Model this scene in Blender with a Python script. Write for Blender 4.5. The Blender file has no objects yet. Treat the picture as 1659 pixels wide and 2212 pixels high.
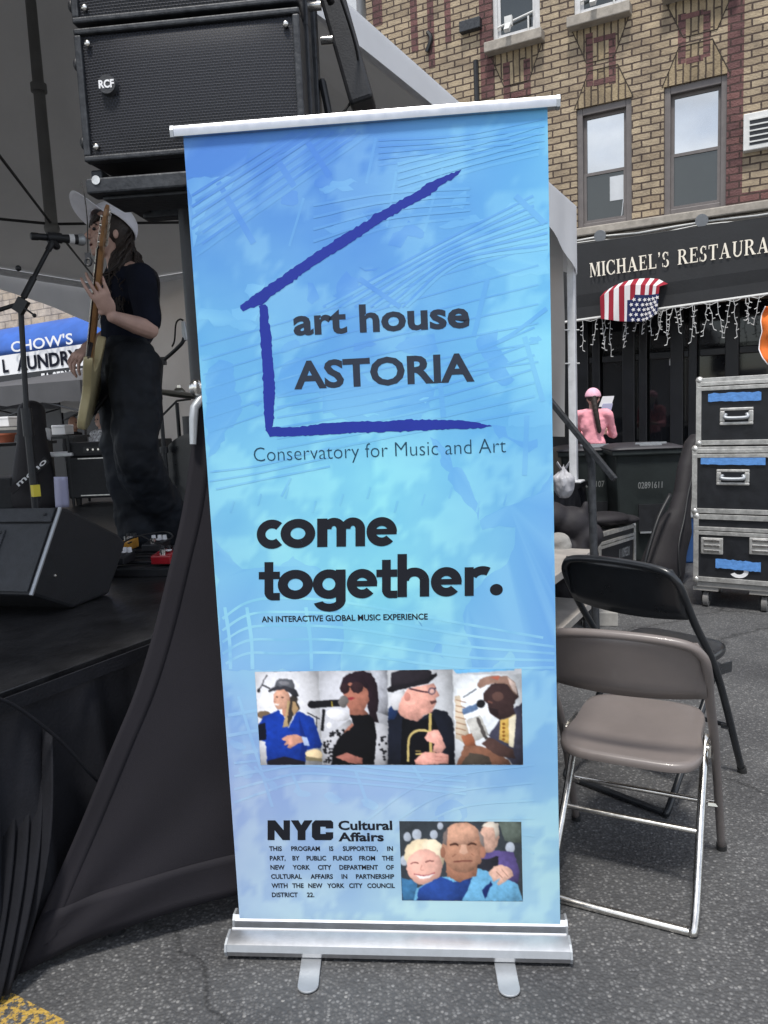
import bpy, bmesh, random
import numpy as np
from math import *
from mathutils import Vector, Matrix, noise
V = Vector
random.seed(11)
SC = bpy.context.scene
COL = SC.collection

# ---------------------------------------------------------------- camera
FPX, CX, CY = 1661.0, 829.5, 1106.0          # focal length and centre in units of a 1659 px wide picture
PITCH, ROLL, HC = radians(7.176), radians(2.491), 1.392
FW = V((0, cos(PITCH), -sin(PITCH)))
_up0, _rt0 = V((0, sin(PITCH), cos(PITCH))), V((1, 0, 0))
RT = _rt0 * cos(ROLL) - _up0 * sin(ROLL)
UP = _up0 * cos(ROLL) + _rt0 * sin(ROLL)
EYE = V((0, 0, HC))
cd = bpy.data.cameras.new('camera')
cam = bpy.data.objects.new('camera', cd)
COL.objects.link(cam)
cd.sensor_fit = 'HORIZONTAL'; cd.sensor_width = 36.0; cd.lens = 36.0 * FPX / 1659.0
cd.clip_start = 0.05; cd.clip_end = 500
cam.matrix_world = Matrix(((RT.x, UP.x, -FW.x, EYE.x), (RT.y, UP.y, -FW.y, EYE.y), (RT.z, UP.z, -FW.z, EYE.z), (0, 0, 0, 1)))
SC.camera = cam

# ---------------------------------------------------------------- light
SUN_EL, SUN_TRAVEL = radians(65), V((0.30, 0.95))     # light travels to +x +y
world = bpy.data.worlds.new('World'); SC.world = world; world.use_nodes = True
wn, wl = world.node_tree.nodes, world.node_tree.links
wn.clear()
out = wn.new('ShaderNodeOutputWorld'); bgn = wn.new('ShaderNodeBackground')
sky = wn.new('ShaderNodeTexSky'); sky.sky_type = 'NISHITA'; sky.sun_disc = False
sky.sun_elevation = SUN_EL
sky.sun_rotation = atan2(-SUN_TRAVEL.x, -SUN_TRAVEL.y)
tc = wn.new('ShaderNodeTexCoord'); mp = wn.new('ShaderNodeMapping'); mp.inputs['Scale'].default_value = (1, 1, 2.2)
nz = wn.new('ShaderNodeTexNoise'); nz.inputs['Scale'].default_value = 2.6; nz.inputs['Detail'].default_value = 7; nz.inputs['Roughness'].default_value = .55
rp = wn.new('ShaderNodeValToRGB'); rp.color_ramp.elements[0].position = .36; rp.color_ramp.elements[1].position = .62
n2 = wn.new('ShaderNodeTexNoise'); n2.inputs['Scale'].default_value = 4.0; n2.inputs['Detail'].default_value = 5
cr = wn.new('ShaderNodeValToRGB'); cr.color_ramp.elements[0].position = .3; cr.color_ramp.elements[1].position = .75
cr.color_ramp.elements[0].color = (4.2, 4.4, 4.8, 1); cr.color_ramp.elements[1].color = (10.5, 10.6, 10.8, 1)
mx = wn.new('ShaderNodeMixRGB')
wl.new(tc.outputs['Generated'], mp.inputs['Vector']); wl.new(mp.outputs[0], nz.inputs['Vector']); wl.new(mp.outputs[0], n2.inputs['Vector'])
wl.new(nz.outputs['Fac'], rp.inputs[0]); wl.new(n2.outputs['Fac'], cr.inputs[0])
wl.new(rp.outputs[0], mx.inputs[0]); wl.new(sky.outputs[0], mx.inputs[1]); wl.new(cr.outputs[0], mx.inputs[2])
wl.new(mx.outputs[0], bgn.inputs['Color']); bgn.inputs['Strength'].default_value = 0.105
wl.new(bgn.outputs[0], out.inputs[0])
sd = bpy.data.lights.new('sun', 'SUN'); sd.energy = 2.0; sd.angle = radians(9); sd.color = (1, .96, .9)
sun = bpy.data.objects.new('sun', sd); COL.objects.link(sun)
_h = SUN_TRAVEL.normalized() * cos(SUN_EL)
sun.rotation_euler = V((_h.x, _h.y, -sin(SUN_EL))).to_track_quat('-Z', 'Y').to_euler()
sun.location = (-3, -5, 9)
SC.view_settings.view_transform = 'Standard'; SC.view_settings.look = 'None'
SC.view_settings.exposure = 0.85; SC.view_settings.gamma = 1
SC.cycles.max_bounces = 7; SC.cycles.transparent_max_bounces = 8
SC.cycles.sample_clamp_indirect = 4

# ---------------------------------------------------------------- picture rays -> points in the place
def ray(px, py): return FW + RT * ((px - CX) / FPX) - UP * ((py - CY) / FPX)
def at(px, py, y):
    d = ray(px, py); return EYE + d * (y / d.y)
def on(px, py, p0, n):
    d = ray(px, py); return EYE + d * ((p0 - EYE).dot(n) / d.dot(n))
def ground(px, py, z=0.0):
    d = ray(px, py); return EYE + d * ((z - HC) / d.z)
def S(r, g, b):
    f = lambda c: (c / 255 / 12.92) if c <= 10 else ((c / 255 + .055) / 1.055) ** 2.4
    return (f(r), f(g), f(b))
STREET = radians(-28)                       # the street, stage, tent and facade share this heading
E1, E2 = V((cos(STREET), sin(STREET), 0)), V((-sin(STREET), cos(STREET), 0))

# ---------------------------------------------------------------- materials
def mat(name, col, rough=.6, metal=0., var=.12, scale=6., bump=0., bscale=80., spec=.5, transl=0., col2=None, coat=0.):
    m = bpy.data.materials.new(name); m.use_nodes = True
    n, l = m.node_tree.nodes, m.node_tree.links
    b = n['Principled BSDF']
    b.inputs['Roughness'].default_value = rough; b.inputs['Metallic'].default_value = metal
    b.inputs['Specular IOR Level'].default_value = spec
    if coat: b.inputs['Coat Weight'].default_value = coat
    t = n.new('ShaderNodeTexCoord')
    z = n.new('ShaderNodeTexNoise'); z.inputs['Scale'].default_value = scale; z.inputs['Detail'].default_value = 6; z.inputs['Roughness'].default_value = .65
    l.new(t.outputs['Object'], z.inputs['Vector'])
    r = n.new('ShaderNodeValToRGB')
    c2 = col2 or tuple(min(1, c * (1 + var)) for c in col)
    c1 = tuple(c * (1 - var) for c in col) if not col2 else col
    r.color_ramp.elements[0].position = .35; r.color_ramp.elements[1].position = .66
    r.color_ramp.elements[0].color = (*c1, 1); r.color_ramp.elements[1].color = (*c2, 1)
    l.new(z.outputs['Fac'], r.inputs[0]); l.new(r.outputs[0], b.inputs['Base Color'])
    rr = n.new('ShaderNodeMapRange'); rr.inputs[3].default_value = max(.02, rough - .1); rr.inputs[4].default_value = min(1, rough + .1)
    l.new(z.outputs['Fac'], rr.inputs[0]); l.new(rr.outputs[0], b.inputs['Roughness'])
    if bump:
        z2 = n.new('ShaderNodeTexNoise'); z2.inputs['Scale'].default_value = bscale; z2.inputs['Detail'].default_value = 3
        l.new(t.outputs['Object'], z2.inputs['Vector'])
        bp = n.new('ShaderNodeBump'); bp.inputs['Strength'].default_value = bump; bp.inputs['Distance'].default_value = .01
        l.new(z2.outputs['Fac'], bp.inputs['Height']); l.new(bp.outputs[0], b.inputs['Normal'])
    if transl:
        tr = n.new('ShaderNodeBsdfTranslucent'); l.new(r.outputs[0], tr.inputs['Color'])
        ms = n.new('ShaderNodeMixShader'); ms.inputs[0].default_value = transl
        l.new(b.outputs[0], ms.inputs[1]); l.new(tr.outputs[0], ms.inputs[2]); l.new(ms.outputs[0], n['Material Output'].inputs[0])
    return m
def vcol_mat(name, rough=.45, spec=.4):
    m = bpy.data.materials.new(name); m.use_nodes = True
    n, l = m.node_tree.nodes, m.node_tree.links
    a = n.new('ShaderNodeVertexColor'); a.layer_name = 'Col'
    l.new(a.outputs[0], n['Principled BSDF'].inputs['Base Color'])
    n['Principled BSDF'].inputs['Roughness'].default_value = rough
    n['Principled BSDF'].inputs['Specular IOR Level'].default_value = spec
    return m
M = {}
M['print'] = vcol_mat('printed vinyl', .5, .25)
M['cloth_print'] = vcol_mat('printed cloth', .8, .2)
M['alu'] = mat('brushed aluminium', (.5, .51, .53), .36, .9, .06, 30)
M['alu_flat'] = mat('satin aluminium', (.42, .44, .46), .45, .55, .06, 20)
M['chrome'] = mat('worn chrome', (.7, .68, .64), .22, 1., .2, 25, .05, 60)
M['steel_dark'] = mat('black steel', (.018, .019, .022), .45, .2, .3, 12, .1, 60)
M['steel_worn'] = mat('scratched dark steel', (.02, .022, .026), .5, .3, .3, 30, .2, 60, col2=(.048, .052, .058))
M['black_plastic'] = mat('black plastic', (.014, .015, .018), .5, 0, .25, 20, .08, 200)
M['rubber'] = mat('black rubber', (.02, .02, .02), .8, 0, .2, 20)
M['tolex'] = mat('black tolex', (.012, .013, .016), .65, 0, .3, 50, .25, 260)
M['wedge_paint'] = mat('grey textured paint', (.038, .041, .046), .7, 0, .2, 30, .3, 300)
M['stage_deck'] = mat('scuffed black deck', (.008, .008, .009), .38, 0, .4, 5, .25, 30, col2=(.03, .03, .032))
M['skirt'] = mat('black skirt cloth', (.012, .0125, .016), .85, 0, .3, 4, .15, 120, spec=.2)
M['spandex'] = mat('black spandex', (.011, .0098, .0135), .8, 0, .12, 3, .08, 400, spec=.3)
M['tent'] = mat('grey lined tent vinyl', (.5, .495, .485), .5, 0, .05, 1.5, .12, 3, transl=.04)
M['tent_wall'] = mat('white tent sidewall', (.66, .66, .66), .5, 0, .05, 1.5, .35, 4, transl=.75)
M['white_paint'] = mat('white painted pole', (.62, .63, .65), .4, 0, .1, 12)
M['cable'] = mat('dark cable', (.009, .009, .01), .6, 0, .2, 10)
M['skin'] = mat('skin', (.52, .335, .275), .55, 0, .1, 14, .05, 90)
M['skin_dark'] = mat('tanned skin', (.36, .2, .14), .55, 0, .1, 14)
M['hair'] = mat('dark brown hair', (.022, .014, .011), .55, 0, .4, 60, .4, 120)
M['tee'] = mat('navy black tee', (.009, .011, .02), .9, 0, .2, 8, .15, 60, spec=.15)
M['trousers'] = mat('black trousers', (.0105, .013, .018), .7, 0, .45, 5, .5, 14, spec=.25)
M['cap'] = mat('white cotton cap', (.8, .8, .86), .85, 0, .05, 10, .1, 200, spec=.2)
M['pink'] = mat('pink cotton', (.85, .36, .42), .85, 0, .1, 9, .35, 22, spec=.2)
M['dark_shirt'] = mat('dark shirt', (.012, .012, .014), .85, 0, .2, 8)
M['floral'] = mat('black and white print shirt', (.03, .03, .03), .85, 0, .1, 34, col2=(.75, .75, .78))
M['guitar_body'] = mat('cream lacquer', (.55, .47, .27), .3, 0, .06, 6, coat=.3)
M['maple'] = mat('maple neck', (.33, .17, .07), .35, 0, .2, 18, coat=.2)
M['rosewood'] = mat('dark fretboard', (.035, .02, .014), .45, 0, .25, 25)
M['white'] = mat('white matte', (.78, .78, .79), .6, 0, .04, 6)
M['paper'] = mat('pale lilac paper', (.42, .42, .58), .7, 0, .06, 5)
M['black_print'] = mat('black ink', (.02, .021, .025), .5, 0, .1, 6)
M['wood'] = mat('pale plywood', (.34, .315, .285), .6, 0, .15, 8, .1, 40)
M['wood_grey'] = mat('weathered board', (.3, .29, .27), .7, 0, .2, 9, .1, 40)
M['laminate'] = mat('black laminate', (.013, .014, .017), .35, 0, .25, 16, .12, 200)
M['case_alu'] = mat('flight case aluminium', (.62, .61, .58), .38, .75, .2, 25, .08, 60)
M['tape'] = mat('blue painters tape', (.1, .27, .62), .6, 0, .15, 30, .25, 60)
M['taupe'] = mat('taupe enamel', (.165, .142, .132), .36, 0, .07, 5, .03, 60, coat=.12)
M['black_enamel'] = mat('black enamel', (.014, .016, .019), .3, 0, .2, 12, .03, 60, coat=.25)
M['bin'] = mat('dark green bin plastic', (.016, .022, .022), .55, 0, .2, 8, .1, 150)
M['bin_lid'] = mat('dark bin lid plastic', (.03, .028, .034), .5, 0, .2, 8, .1, 150)
M['mast'] = mat('dull steel tube', (.12, .12, .115), .5, 0, .1, 8)
M['joint'] = mat('dark mortar', (.05, .038, .028), .8)
M['dull_ink'] = mat('faded grey ink', (.22, .23, .23), .7)
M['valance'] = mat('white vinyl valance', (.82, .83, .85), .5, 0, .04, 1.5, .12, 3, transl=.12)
M['pink_cap'] = mat('pale pink mesh cap', (.82, .45, .56), .8, 0, .08, 40, .3, 150)
M['castor'] = mat('grey castor tread', (.16, .155, .15), .6, 0, .15, 20)
M['gigbag'] = mat('black nylon', (.0125, .0105, .0135), .7, 0, .25, 10, .25, 200)
M['bag_white'] = mat('white plastic bag', (.5, .5, .53), .35, 0, .08, 9, .5, 18, transl=.2)
M['blue_plastic'] = mat('blue plastic', (.03, .1, .28), .5, 0, .15, 8)
M['red_enamel'] = mat('red enamel', (.35, .012, .02), .3, 0, .12, 12, coat=.3)
M['amber'] = mat('amber enamel', (.5, .24, .03), .35, 0, .1, 12)
M['yellow'] = mat('yellow label', (.68, .56, .05), .6, 0, .05, 8)
M['orange'] = mat('orange cloth', (.85, .2, .03), .75, 0, .1, 6, .25, 14, transl=.2)
M['awning'] = mat('black awning canvas', (.013, .014, .016), .7, 0, .25, 3, .1, 30)
M['cream'] = mat('cream letters', (.8, .74, .62), .5, 0, .04, 6)
M['stone'] = mat('limestone sill', (.31, .28, .24), .8, 0, .2, 9, .25, 40)
M['frame_brown'] = mat('brown grey window frame', (.13, .115, .11), .5, 0, .12, 8)
M['white_frame'] = mat('white window frame', (.55, .55, .55), .5, 0, .1, 8)
M['store_dark'] = mat('dark shopfront', (.008, .009, .012), .4, 0, .3, 3)
M['blue_awning'] = mat('blue awning vinyl', (.03, .11, .42), .5, 0, .15, 2.5, .1, 8)
M['grey_canopy'] = mat('grey canopy nylon', (.1, .1, .105), .7, 0, .12, 2, .15, 6, transl=.25)
M['plaster'] = mat('pale grey render', (.5, .52, .54), .85, 0, .1, 3, .15, 40)
M['concrete'] = mat('concrete pavement', (.26, .255, .245), .85, 0, .2, 6, .3, 60)
M['terracotta'] = mat('terracotta', (.35, .1, .05), .75, 0, .15, 8)
M['bronze'] = mat('cymbal bronze', (.3, .29, .25), .35, .8, .15, 30)
M['ac'] = mat('white enamel metal', (.6, .6, .58), .5, 0, .1, 10)
M['wire_white'] = mat('white wire', (.5, .5, .49), .5, 0, .05, 10)

def glass_mat(name, col, metal, rough=.04):
    m = mat(name, col, rough, metal, .05, 1.2); b = m.node_tree.nodes['Principled BSDF']
    for lk in list(b.inputs['Roughness'].links): m.node_tree.links.remove(lk)
    b.inputs['Roughness'].default_value = rough
    return m
M['pane_sky'] = glass_mat('reflective window glass', (.5, .53, .56), .85, .03)
M['pane_screen'] = glass_mat('screened window glass', (.075, .083, .085), .7, .16)
M['pane_dark'] = glass_mat('dark shop glass', (.012, .013, .016), .0, .05)

def brick_mat(name, c1, c2, mortar, w, h, vert=False, dirt=.48):
    m = bpy.data.materials.new(name); m.use_nodes = True
    n, l = m.node_tree.nodes, m.node_tree.links; b = n['Principled BSDF']; b.inputs['Roughness'].default_value = .85
    b.inputs['Specular IOR Level'].default_value = .25
    t = n.new('ShaderNodeTexCoord'); sp = n.new('ShaderNodeSeparateXYZ'); cb = n.new('ShaderNodeCombineXYZ')
    l.new(t.outputs['Object'], sp.inputs[0])
    l.new(sp.outputs['Z' if vert else 'X'], cb.inputs['X']); l.new(sp.outputs['X' if vert else 'Z'], cb.inputs['Y'])
    nw = n.new('ShaderNodeTexNoise'); nw.inputs['Scale'].default_value = 9; l.new(t.outputs['Object'], nw.inputs['Vector'])
    va = n.new('ShaderNodeVectorMath'); va.operation = 'MULTIPLY_ADD'; va.inputs[1].default_value = (.016, .016, 0)
    l.new(nw.outputs['Color'], va.inputs[0]); l.new(cb.outputs[0], va.inputs[2])
    k = n.new('ShaderNodeTexBrick'); k.inputs['Scale'].default_value = 1; k.inputs['Brick Width'].default_value = w; k.inputs['Row Height'].default_value = h
    k.inputs['Mortar Size'].default_value = .0105; k.inputs['Mortar Smooth'].default_value = .2; k.inputs['Bias'].default_value = -.1
    k.inputs['Color1'].default_value = (*c1, 1); k.inputs['Color2'].default_value = (*c2, 1); k.inputs['Mortar'].default_value = (*mortar, 1)
    l.new(va.outputs[0], k.inputs['Vector'])
    z = n.new('ShaderNodeTexNoise'); z.inputs['Scale'].default_value = 3.0; z.inputs['Detail'].default_value = 8; z.inputs['Roughness'].default_value = .7
    l.new(t.outputs['Object'], z.inputs['Vector'])
    r = n.new('ShaderNodeValToRGB'); r.color_ramp.elements[0].position = .3; r.color_ramp.elements[1].position = .62
    r.color_ramp.elements[0].color = (1 - dirt, 1 - dirt, 1 - dirt * .9, 1); r.color_ramp.elements[1].color = (1.08, 1.08, 1.08, 1)
    l.new(z.outputs['Fac'], r.inputs[0])
    mu = n.new('ShaderNodeMixRGB'); mu.blend_type = 'MULTIPLY'; mu.inputs[0].default_value = 1
    l.new(k.outputs['Color'], mu.inputs[1]); l.new(r.outputs[0], mu.inputs[2]); l.new(mu.outputs[0], b.inputs['Base Color'])
    z3 = n.new('ShaderNodeTexNoise'); z3.inputs['Scale'].default_value = 45; z3.inputs['Detail'].default_value = 4; l.new(t.outputs['Object'], z3.inputs['Vector'])
    ad = n.new('ShaderNodeMath'); ad.operation = 'MULTIPLY_ADD'; ad.inputs[1].default_value = -1.0
    l.new(k.outputs['Fac'], ad.inputs[0]); l.new(z3.outputs['Fac'], ad.inputs[2])
    bp = n.new('ShaderNodeBump'); bp.inputs['Strength'].default_value = .8; bp.inputs['Distance'].default_value = .014
    l.new(ad.outputs[0], bp.inputs['Height']); l.new(bp.outputs[0], b.inputs['Normal'])
    return m
BH = .085
M['brick'] = brick_mat('buff brick', (.41, .33, .225), (.295, .23, .155), (.085, .062, .05), .225, BH)
M['brick_red'] = brick_mat('red brick', (.175, .088, .08), (.125, .066, .064), (.07, .045, .04), .225, BH)
M['brick_soldier'] = brick_mat('buff soldier brick', (.36, .285, .18), (.265, .205, .125), (.08, .06, .045), .4, .085, True, .5)
M['brick_pale'] = brick_mat('pale brick', (.55, .47, .38), (.48, .39, .29), (.3, .26, .22), .4, .14)

def asphalt_mat(name, paint=None):
    m = bpy.data.materials.new(name); m.use_nodes = True
    n, l = m.node_tree.nodes, m.node_tree.links; b = n['Principled BSDF']; b.inputs['Roughness'].default_value = .62
    b.inputs['Specular IOR Level'].default_value = .5
    t = n.new('ShaderNodeTexCoord')
    v = n.new('ShaderNodeTexVoronoi'); v.inputs['Scale'].default_value = 105; v.inputs['Randomness'].default_value = 1; l.new(t.outputs['Object'], v.inputs['Vector'])
    sp = n.new('ShaderNodeSeparateColor'); l.new(v.outputs['Color'], sp.inputs[0])
    r = n.new('ShaderNodeValToRGB'); e = r.color_ramp.elements
    e[0].position = .0; e[0].color = (.06, .061, .063, 1); e[1].position = 1.; e[1].color = (.27, .265, .255, 1)
    for p, c in ((.25, .085), (.55, .115), (.82, .15), (.97, .20)):
        q = e.new(p); q.color = (c, c * 1.0, c * 1.0, 1)
    l.new(sp.outputs[0], r.inputs[0])
    d = n.new('ShaderNodeValToRGB'); d.color_ramp.elements[0].position = .36; d.color_ramp.elements[1].position = .56
    d.color_ramp.elements[0].color = (1, 1, 1, 1); d.color_ramp.elements[1].color = (.1, .1, .1, 1)
    mm = n.new('ShaderNodeMath'); mm.operation = 'MULTIPLY'; mm.inputs[1].default_value = 1.0
    l.new(v.outputs['Distance'], mm.inputs[0]); l.new(mm.outputs[0], d.inputs[0])
    mix = n.new('ShaderNodeMixRGB'); mix.inputs[1].default_value = (.072, .073, .075, 1)
    l.new(d.outputs[0], mix.inputs[0]); l.new(r.outputs[0], mix.inputs[2])
    z = n.new('ShaderNodeTexNoise'); z.inputs['Scale'].default_value = 2.2; z.inputs['Detail'].default_value = 7; l.new(t.outputs['Object'], z.inputs['Vector'])
    r2 = n.new('ShaderNodeValToRGB'); r2.color_ramp.elements[0].position = .3; r2.color_ramp.elements[1].position = .7
    r2.color_ramp.elements[0].color = (.6, .6, .62, 1); r2.color_ramp.elements[1].color = (1.15, 1.15, 1.14, 1)
    l.new(z.outputs['Fac'], r2.inputs[0])
    mu = n.new('ShaderNodeMixRGB'); mu.blend_type = 'MULTIPLY'; mu.inputs[0].default_value = 1
    l.new(mix.outputs[0], mu.inputs[1]); l.new(r2.outputs[0], mu.inputs[2])
    last = mu
    # cracks
    vc = n.new('ShaderNodeTexVoronoi'); vc.feature = 'DISTANCE_TO_EDGE'; vc.inputs['Scale'].default_value = .55
    zw = n.new('ShaderNodeTexNoise'); zw.inputs['Scale'].default_value = 3; zw.inputs['Detail'].default_value = 5; l.new(t.outputs['Object'], zw.inputs['Vector'])
    va = n.new('ShaderNodeVectorMath'); va.operation = 'MULTIPLY_ADD'; va.inputs[1].default_value = (.5, .5, 0)
    l.new(zw.outputs['Color'], va.inputs[0]); l.new(t.outputs['Object'], va.inputs[2]); l.new(va.outputs[0], vc.inputs['Vector'])
    rc = n.new('ShaderNodeValToRGB'); rc.color_ramp.elements[0].position = .002; rc.color_ramp.elements[1].position = .007
    rc.color_ramp.elements[0].color = (.3, .3, .3, 1); rc.color_ramp.elements[1].color = (1, 1, 1, 1)
    l.new(vc.outputs['Distance'], rc.inputs[0])
    mc = n.new('ShaderNodeMixRGB'); mc.blend_type = 'MULTIPLY'; mc.inputs[0].default_value = .7
    l.new(last.outputs[0], mc.inputs[1]); l.new(rc.outputs[0], mc.inputs[2]); last = mc
    if paint:
        zp = n.new('ShaderNodeTexNoise'); zp.inputs['Scale'].default_value = 60; zp.inputs['Detail'].default_value = 5; zp.inputs['Roughness'].default_value = .7
        l.new(t.outputs['Object'], zp.inputs['Vector'])
        rpn = n.new('ShaderNodeValToRGB'); rpn.color_ramp.elements[0].position = .47; rpn.color_ramp.elements[1].position = .53
        l.new(zp.outputs['Fac'], rpn.inputs[0])
        mpn = n.new('ShaderNodeMixRGB'); mpn.inputs[2].default_value = (*paint, 1)
        l.new(rpn.outputs[0], mpn.inputs[0]); l.new(last.outputs[0], mpn.inputs[1]); last = mpn
    l.new(last.outputs[0], b.inputs['Base Color'])
    bp = n.new('ShaderNodeBump'); bp.inputs['Strength'].default_value = .7; bp.inputs['Distance'].default_value = .004; bp.invert = True
    l.new(v.outputs['Distance'], bp.inputs['Height']); l.new(bp.outputs[0], b.inputs['Normal'])
    return m
M['asphalt'] = asphalt_mat('asphalt')
M['yellow_line'] = asphalt_mat('worn yellow paint', (.45, .29, .06))

def mesh_grille_mat():
    m = bpy.data.materials.new('perforated grille'); m.use_nodes = True
    n, l = m.node_tree.nodes, m.node_tree.links; b = n['Principled BSDF']; b.inputs['Roughness'].default_value = .42; b.inputs['Metallic'].default_value = .2
    t = n.new('ShaderNodeTexCoord'); sp = n.new('ShaderNodeSeparateXYZ'); cb = n.new('ShaderNodeCombineXYZ'); l.new(t.outputs['Object'], sp.inputs[0])
    l.new(sp.outputs['X'], cb.inputs['X']); l.new(sp.outputs['Z'], cb.inputs['Y'])
    k = n.new('ShaderNodeTexBrick'); k.inputs['Scale'].default_value = 1; k.inputs['Brick Width'].default_value = .0088; k.inputs['Row Height'].default_value = .0066
    k.inputs['Mortar Size'].default_value = .0013; k.inputs['Mortar Smooth'].default_value = .6
    k.inputs['Color1'].default_value = (.003, .003, .004, 1); k.inputs['Color2'].default_value = (.006, .006, .008, 1); k.inputs['Mortar'].default_value = (.03, .033, .044, 1)
    l.new(cb.outputs[0], k.inputs['Vector']); l.new(k.outputs['Color'], b.inputs['Base Color'])
    bp = n.new('ShaderNodeBump'); bp.inputs['Strength'].default_value = .8; bp.inputs['Distance'].default_value = .003
    l.new(k.outputs['Fac'], bp.inputs['Height']); l.new(bp.outputs[0], b.inputs['Normal'])
    return m
M['grille'] = mesh_grille_mat()

# ---------------------------------------------------------------- mesh builders
ROOT = {}
class MB:
    def __init__(s): s.v, s.f, s.m, s.c = [], [], [], []
    def add(s, vs, fs, mi=0, cols=None):
        o = len(s.v); s.v += [V(p) for p in vs]
        for f in fs: s.f.append([o + i for i in f]); s.m.append(mi)
        s.c += list(cols) if cols else [(1, 1, 1)] * len(vs)
        return s
    def box(s, c, d, R=None, mi=0):
        c = V(c); x, y, z = d[0] / 2, d[1] / 2, d[2] / 2
        vs = [V((a * x, b * y, e * z)) for e in (-1, 1) for b in (-1, 1) for a in (-1, 1)]
        if R is not None: vs = [R @ p for p in vs]
        return s.add([c + p for p in vs], [(0, 2, 3, 1), (4, 5, 7, 6), (0, 1, 5, 4), (2, 6, 7, 3), (0, 4, 6, 2), (1, 3, 7, 5)], mi)
    def prism(s, poly, ex, mi=0):
        n = len(poly); poly = [V(p) for p in poly]; ex = V(ex)
        return s.add(poly + [p + ex for p in poly], [list(range(n))[::-1], list(range(n, 2 * n))] + [(i, (i + 1) % n, n + (i + 1) % n, n + i) for i in range(n)], mi)
    def tube(s, pts, r, n=8, mi=0, cap=True, flat=None):
        pts = [V(p) for p in pts]; k = len(pts); rs = r if isinstance(r, (list, tuple)) else [r] * k
        vs = []; N = None
        for i, p in enumerate(pts):
            t = (pts[min(i + 1, k - 1)] - pts[max(i - 1, 0)]).normalized()
            if N is None:
                N = t.orthogonal().normalized() if flat is None else (V(flat) - t * V(flat).dot(t)).normalized()
            else: N = (N - t * N.dot(t)).normalized()
            B = t.cross(N)
            for j in range(n):
                a = 2 * pi * j / n + pi / n; vs.append(p + (N * cos(a) + B * sin(a)) * rs[i])
        fs = [(i * n + j, i * n + (j + 1) % n, (i + 1) * n + (j + 1) % n, (i + 1) * n + j) for i in range(k - 1) for j in range(n)]
        if cap: fs += [list(range(n))[::-1], [(k - 1) * n + j for j in range(n)]]
        return s.add(vs, fs, mi)
    def cyl(s, a, b, r0, r1=None, n=16, mi=0): return s.tube([a, b], [r0, r0 if r1 is None else r1], n, mi)
    def ell(s, c, r, R=None, n=16, m=10, mi=0, lo=0., hi=pi):
        c = V(c); r = (r, r, r) if isinstance(r, (int, float)) else r
        vs, fs = [], []
        for i in range(m + 1):
            a = lo + (hi - lo) * i / m
            for j in range(n):
                b = 2 * pi * j / n; p = V((r[0] * sin(a) * cos(b), r[1] * sin(a) * sin(b), r[2] * cos(a)))
                vs.append(c + (R @ p if R is not None else p))
        for i in range(m):
            for j in range(n): fs.append((i * n + j, (i + 1) * n + j, (i + 1) * n + (j + 1) % n, i * n + (j + 1) % n))
        return s.add(vs, fs, mi)
    def sheet(s, rows, mi=0, cols=None):
        h, w = len(rows), len(rows[0]); vs = [p for r in rows for p in r]
        return s.add(vs, [(i * w + j, i * w + j + 1, (i + 1) * w + j + 1, (i + 1) * w + j) for i in range(h - 1) for j in range(w - 1)], mi, cols)
    def capsule(s, a, ra, b, rb, n=12):
        a, b = V(a), V(b); s.tube([a, b], [ra, rb], n); s.ell(a, ra, None, n, 8); s.ell(b, rb, None, n, 8); return s
    def mesh(s, name, M4=None):
        me = bpy.data.meshes.new(name)
        vs = [M4 @ p for p in s.v] if M4 is not None else s.v
        me.from_pydata([tuple(p) for p in vs], [], s.f); return me
    def build(s, name, mats, parent=None, smooth=None, bevel=0., local=False, origin=None, rz=0., solid=0., merge=False, color=False, seg=2, fix=True):
        if not isinstance(mats, (list, tuple)): mats = [mats]
        M4 = None; own = None
        if parent is not None and not local: M4 = ROOT[parent.name].inverted()
        if parent is None:
            own = Matrix.Translation(V(origin or (0, 0, 0))) @ Matrix.Rotation(rz, 4, 'Z')
            if not local: M4 = own.inverted()
        me = s.mesh(name, M4)
        for m_ in mats: me.materials.append(m_)
        me.polygons.foreach_set('material_index', s.m)
        if color:
            ca = me.color_attributes.new('Col', 'FLOAT_COLOR', 'POINT')
            ca.data.foreach_set('color', np.array([(*c, 1) for c in s.c], 'f').ravel())
        if fix:
            bm = bmesh.new(); bm.from_mesh(me)
            if merge: bmesh.ops.remove_doubles(bm, verts=bm.verts, dist=1e-4)
            bmesh.ops.recalc_face_normals(bm, faces=bm.faces)
            bm.to_mesh(me); bm.free()
        if smooth is not None:
            me.polygons.foreach_set('use_smooth', [True] * len(me.polygons))
            if smooth < 180: me.set_sharp_from_angle(angle=radians(smooth))
        o = bpy.data.objects.new(name, me); COL.objects.link(o)
        if parent is not None:
            o.parent = parent; ROOT[o.name] = ROOT[parent.name]
        else:
            o.matrix_world = own; ROOT[o.name] = own
        if solid:
            md = o.modifiers.new('thick', 'SOLIDIFY'); md.thickness = solid; md.offset = 0
        if bevel:
            md = o.modifiers.new('bevel', 'BEVEL'); md.width = bevel; md.segments = seg; md.limit_method = 'ANGLE'; md.angle_limit = radians(40)
        return o
def tag(o, label=None, cat=None, group=None, kind=None):
    if label: o['label'] = label
    if cat: o['category'] = cat
    if group: o['group'] = group
    if kind: o['kind'] = kind
    return o
def thing(name, label, cat, loc=(0, 0, 0), rz=0., group=None):
    o = bpy.data.objects.new(name, None); COL.objects.link(o); o.empty_display_size = .2
    o.location = loc; o.rotation_euler = (0, 0, rz)
    ROOT[o.name] = Matrix.Translation(V(loc)) @ Matrix.Rotation(rz, 4, 'Z')
    return tag(o, label, cat, group)
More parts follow.
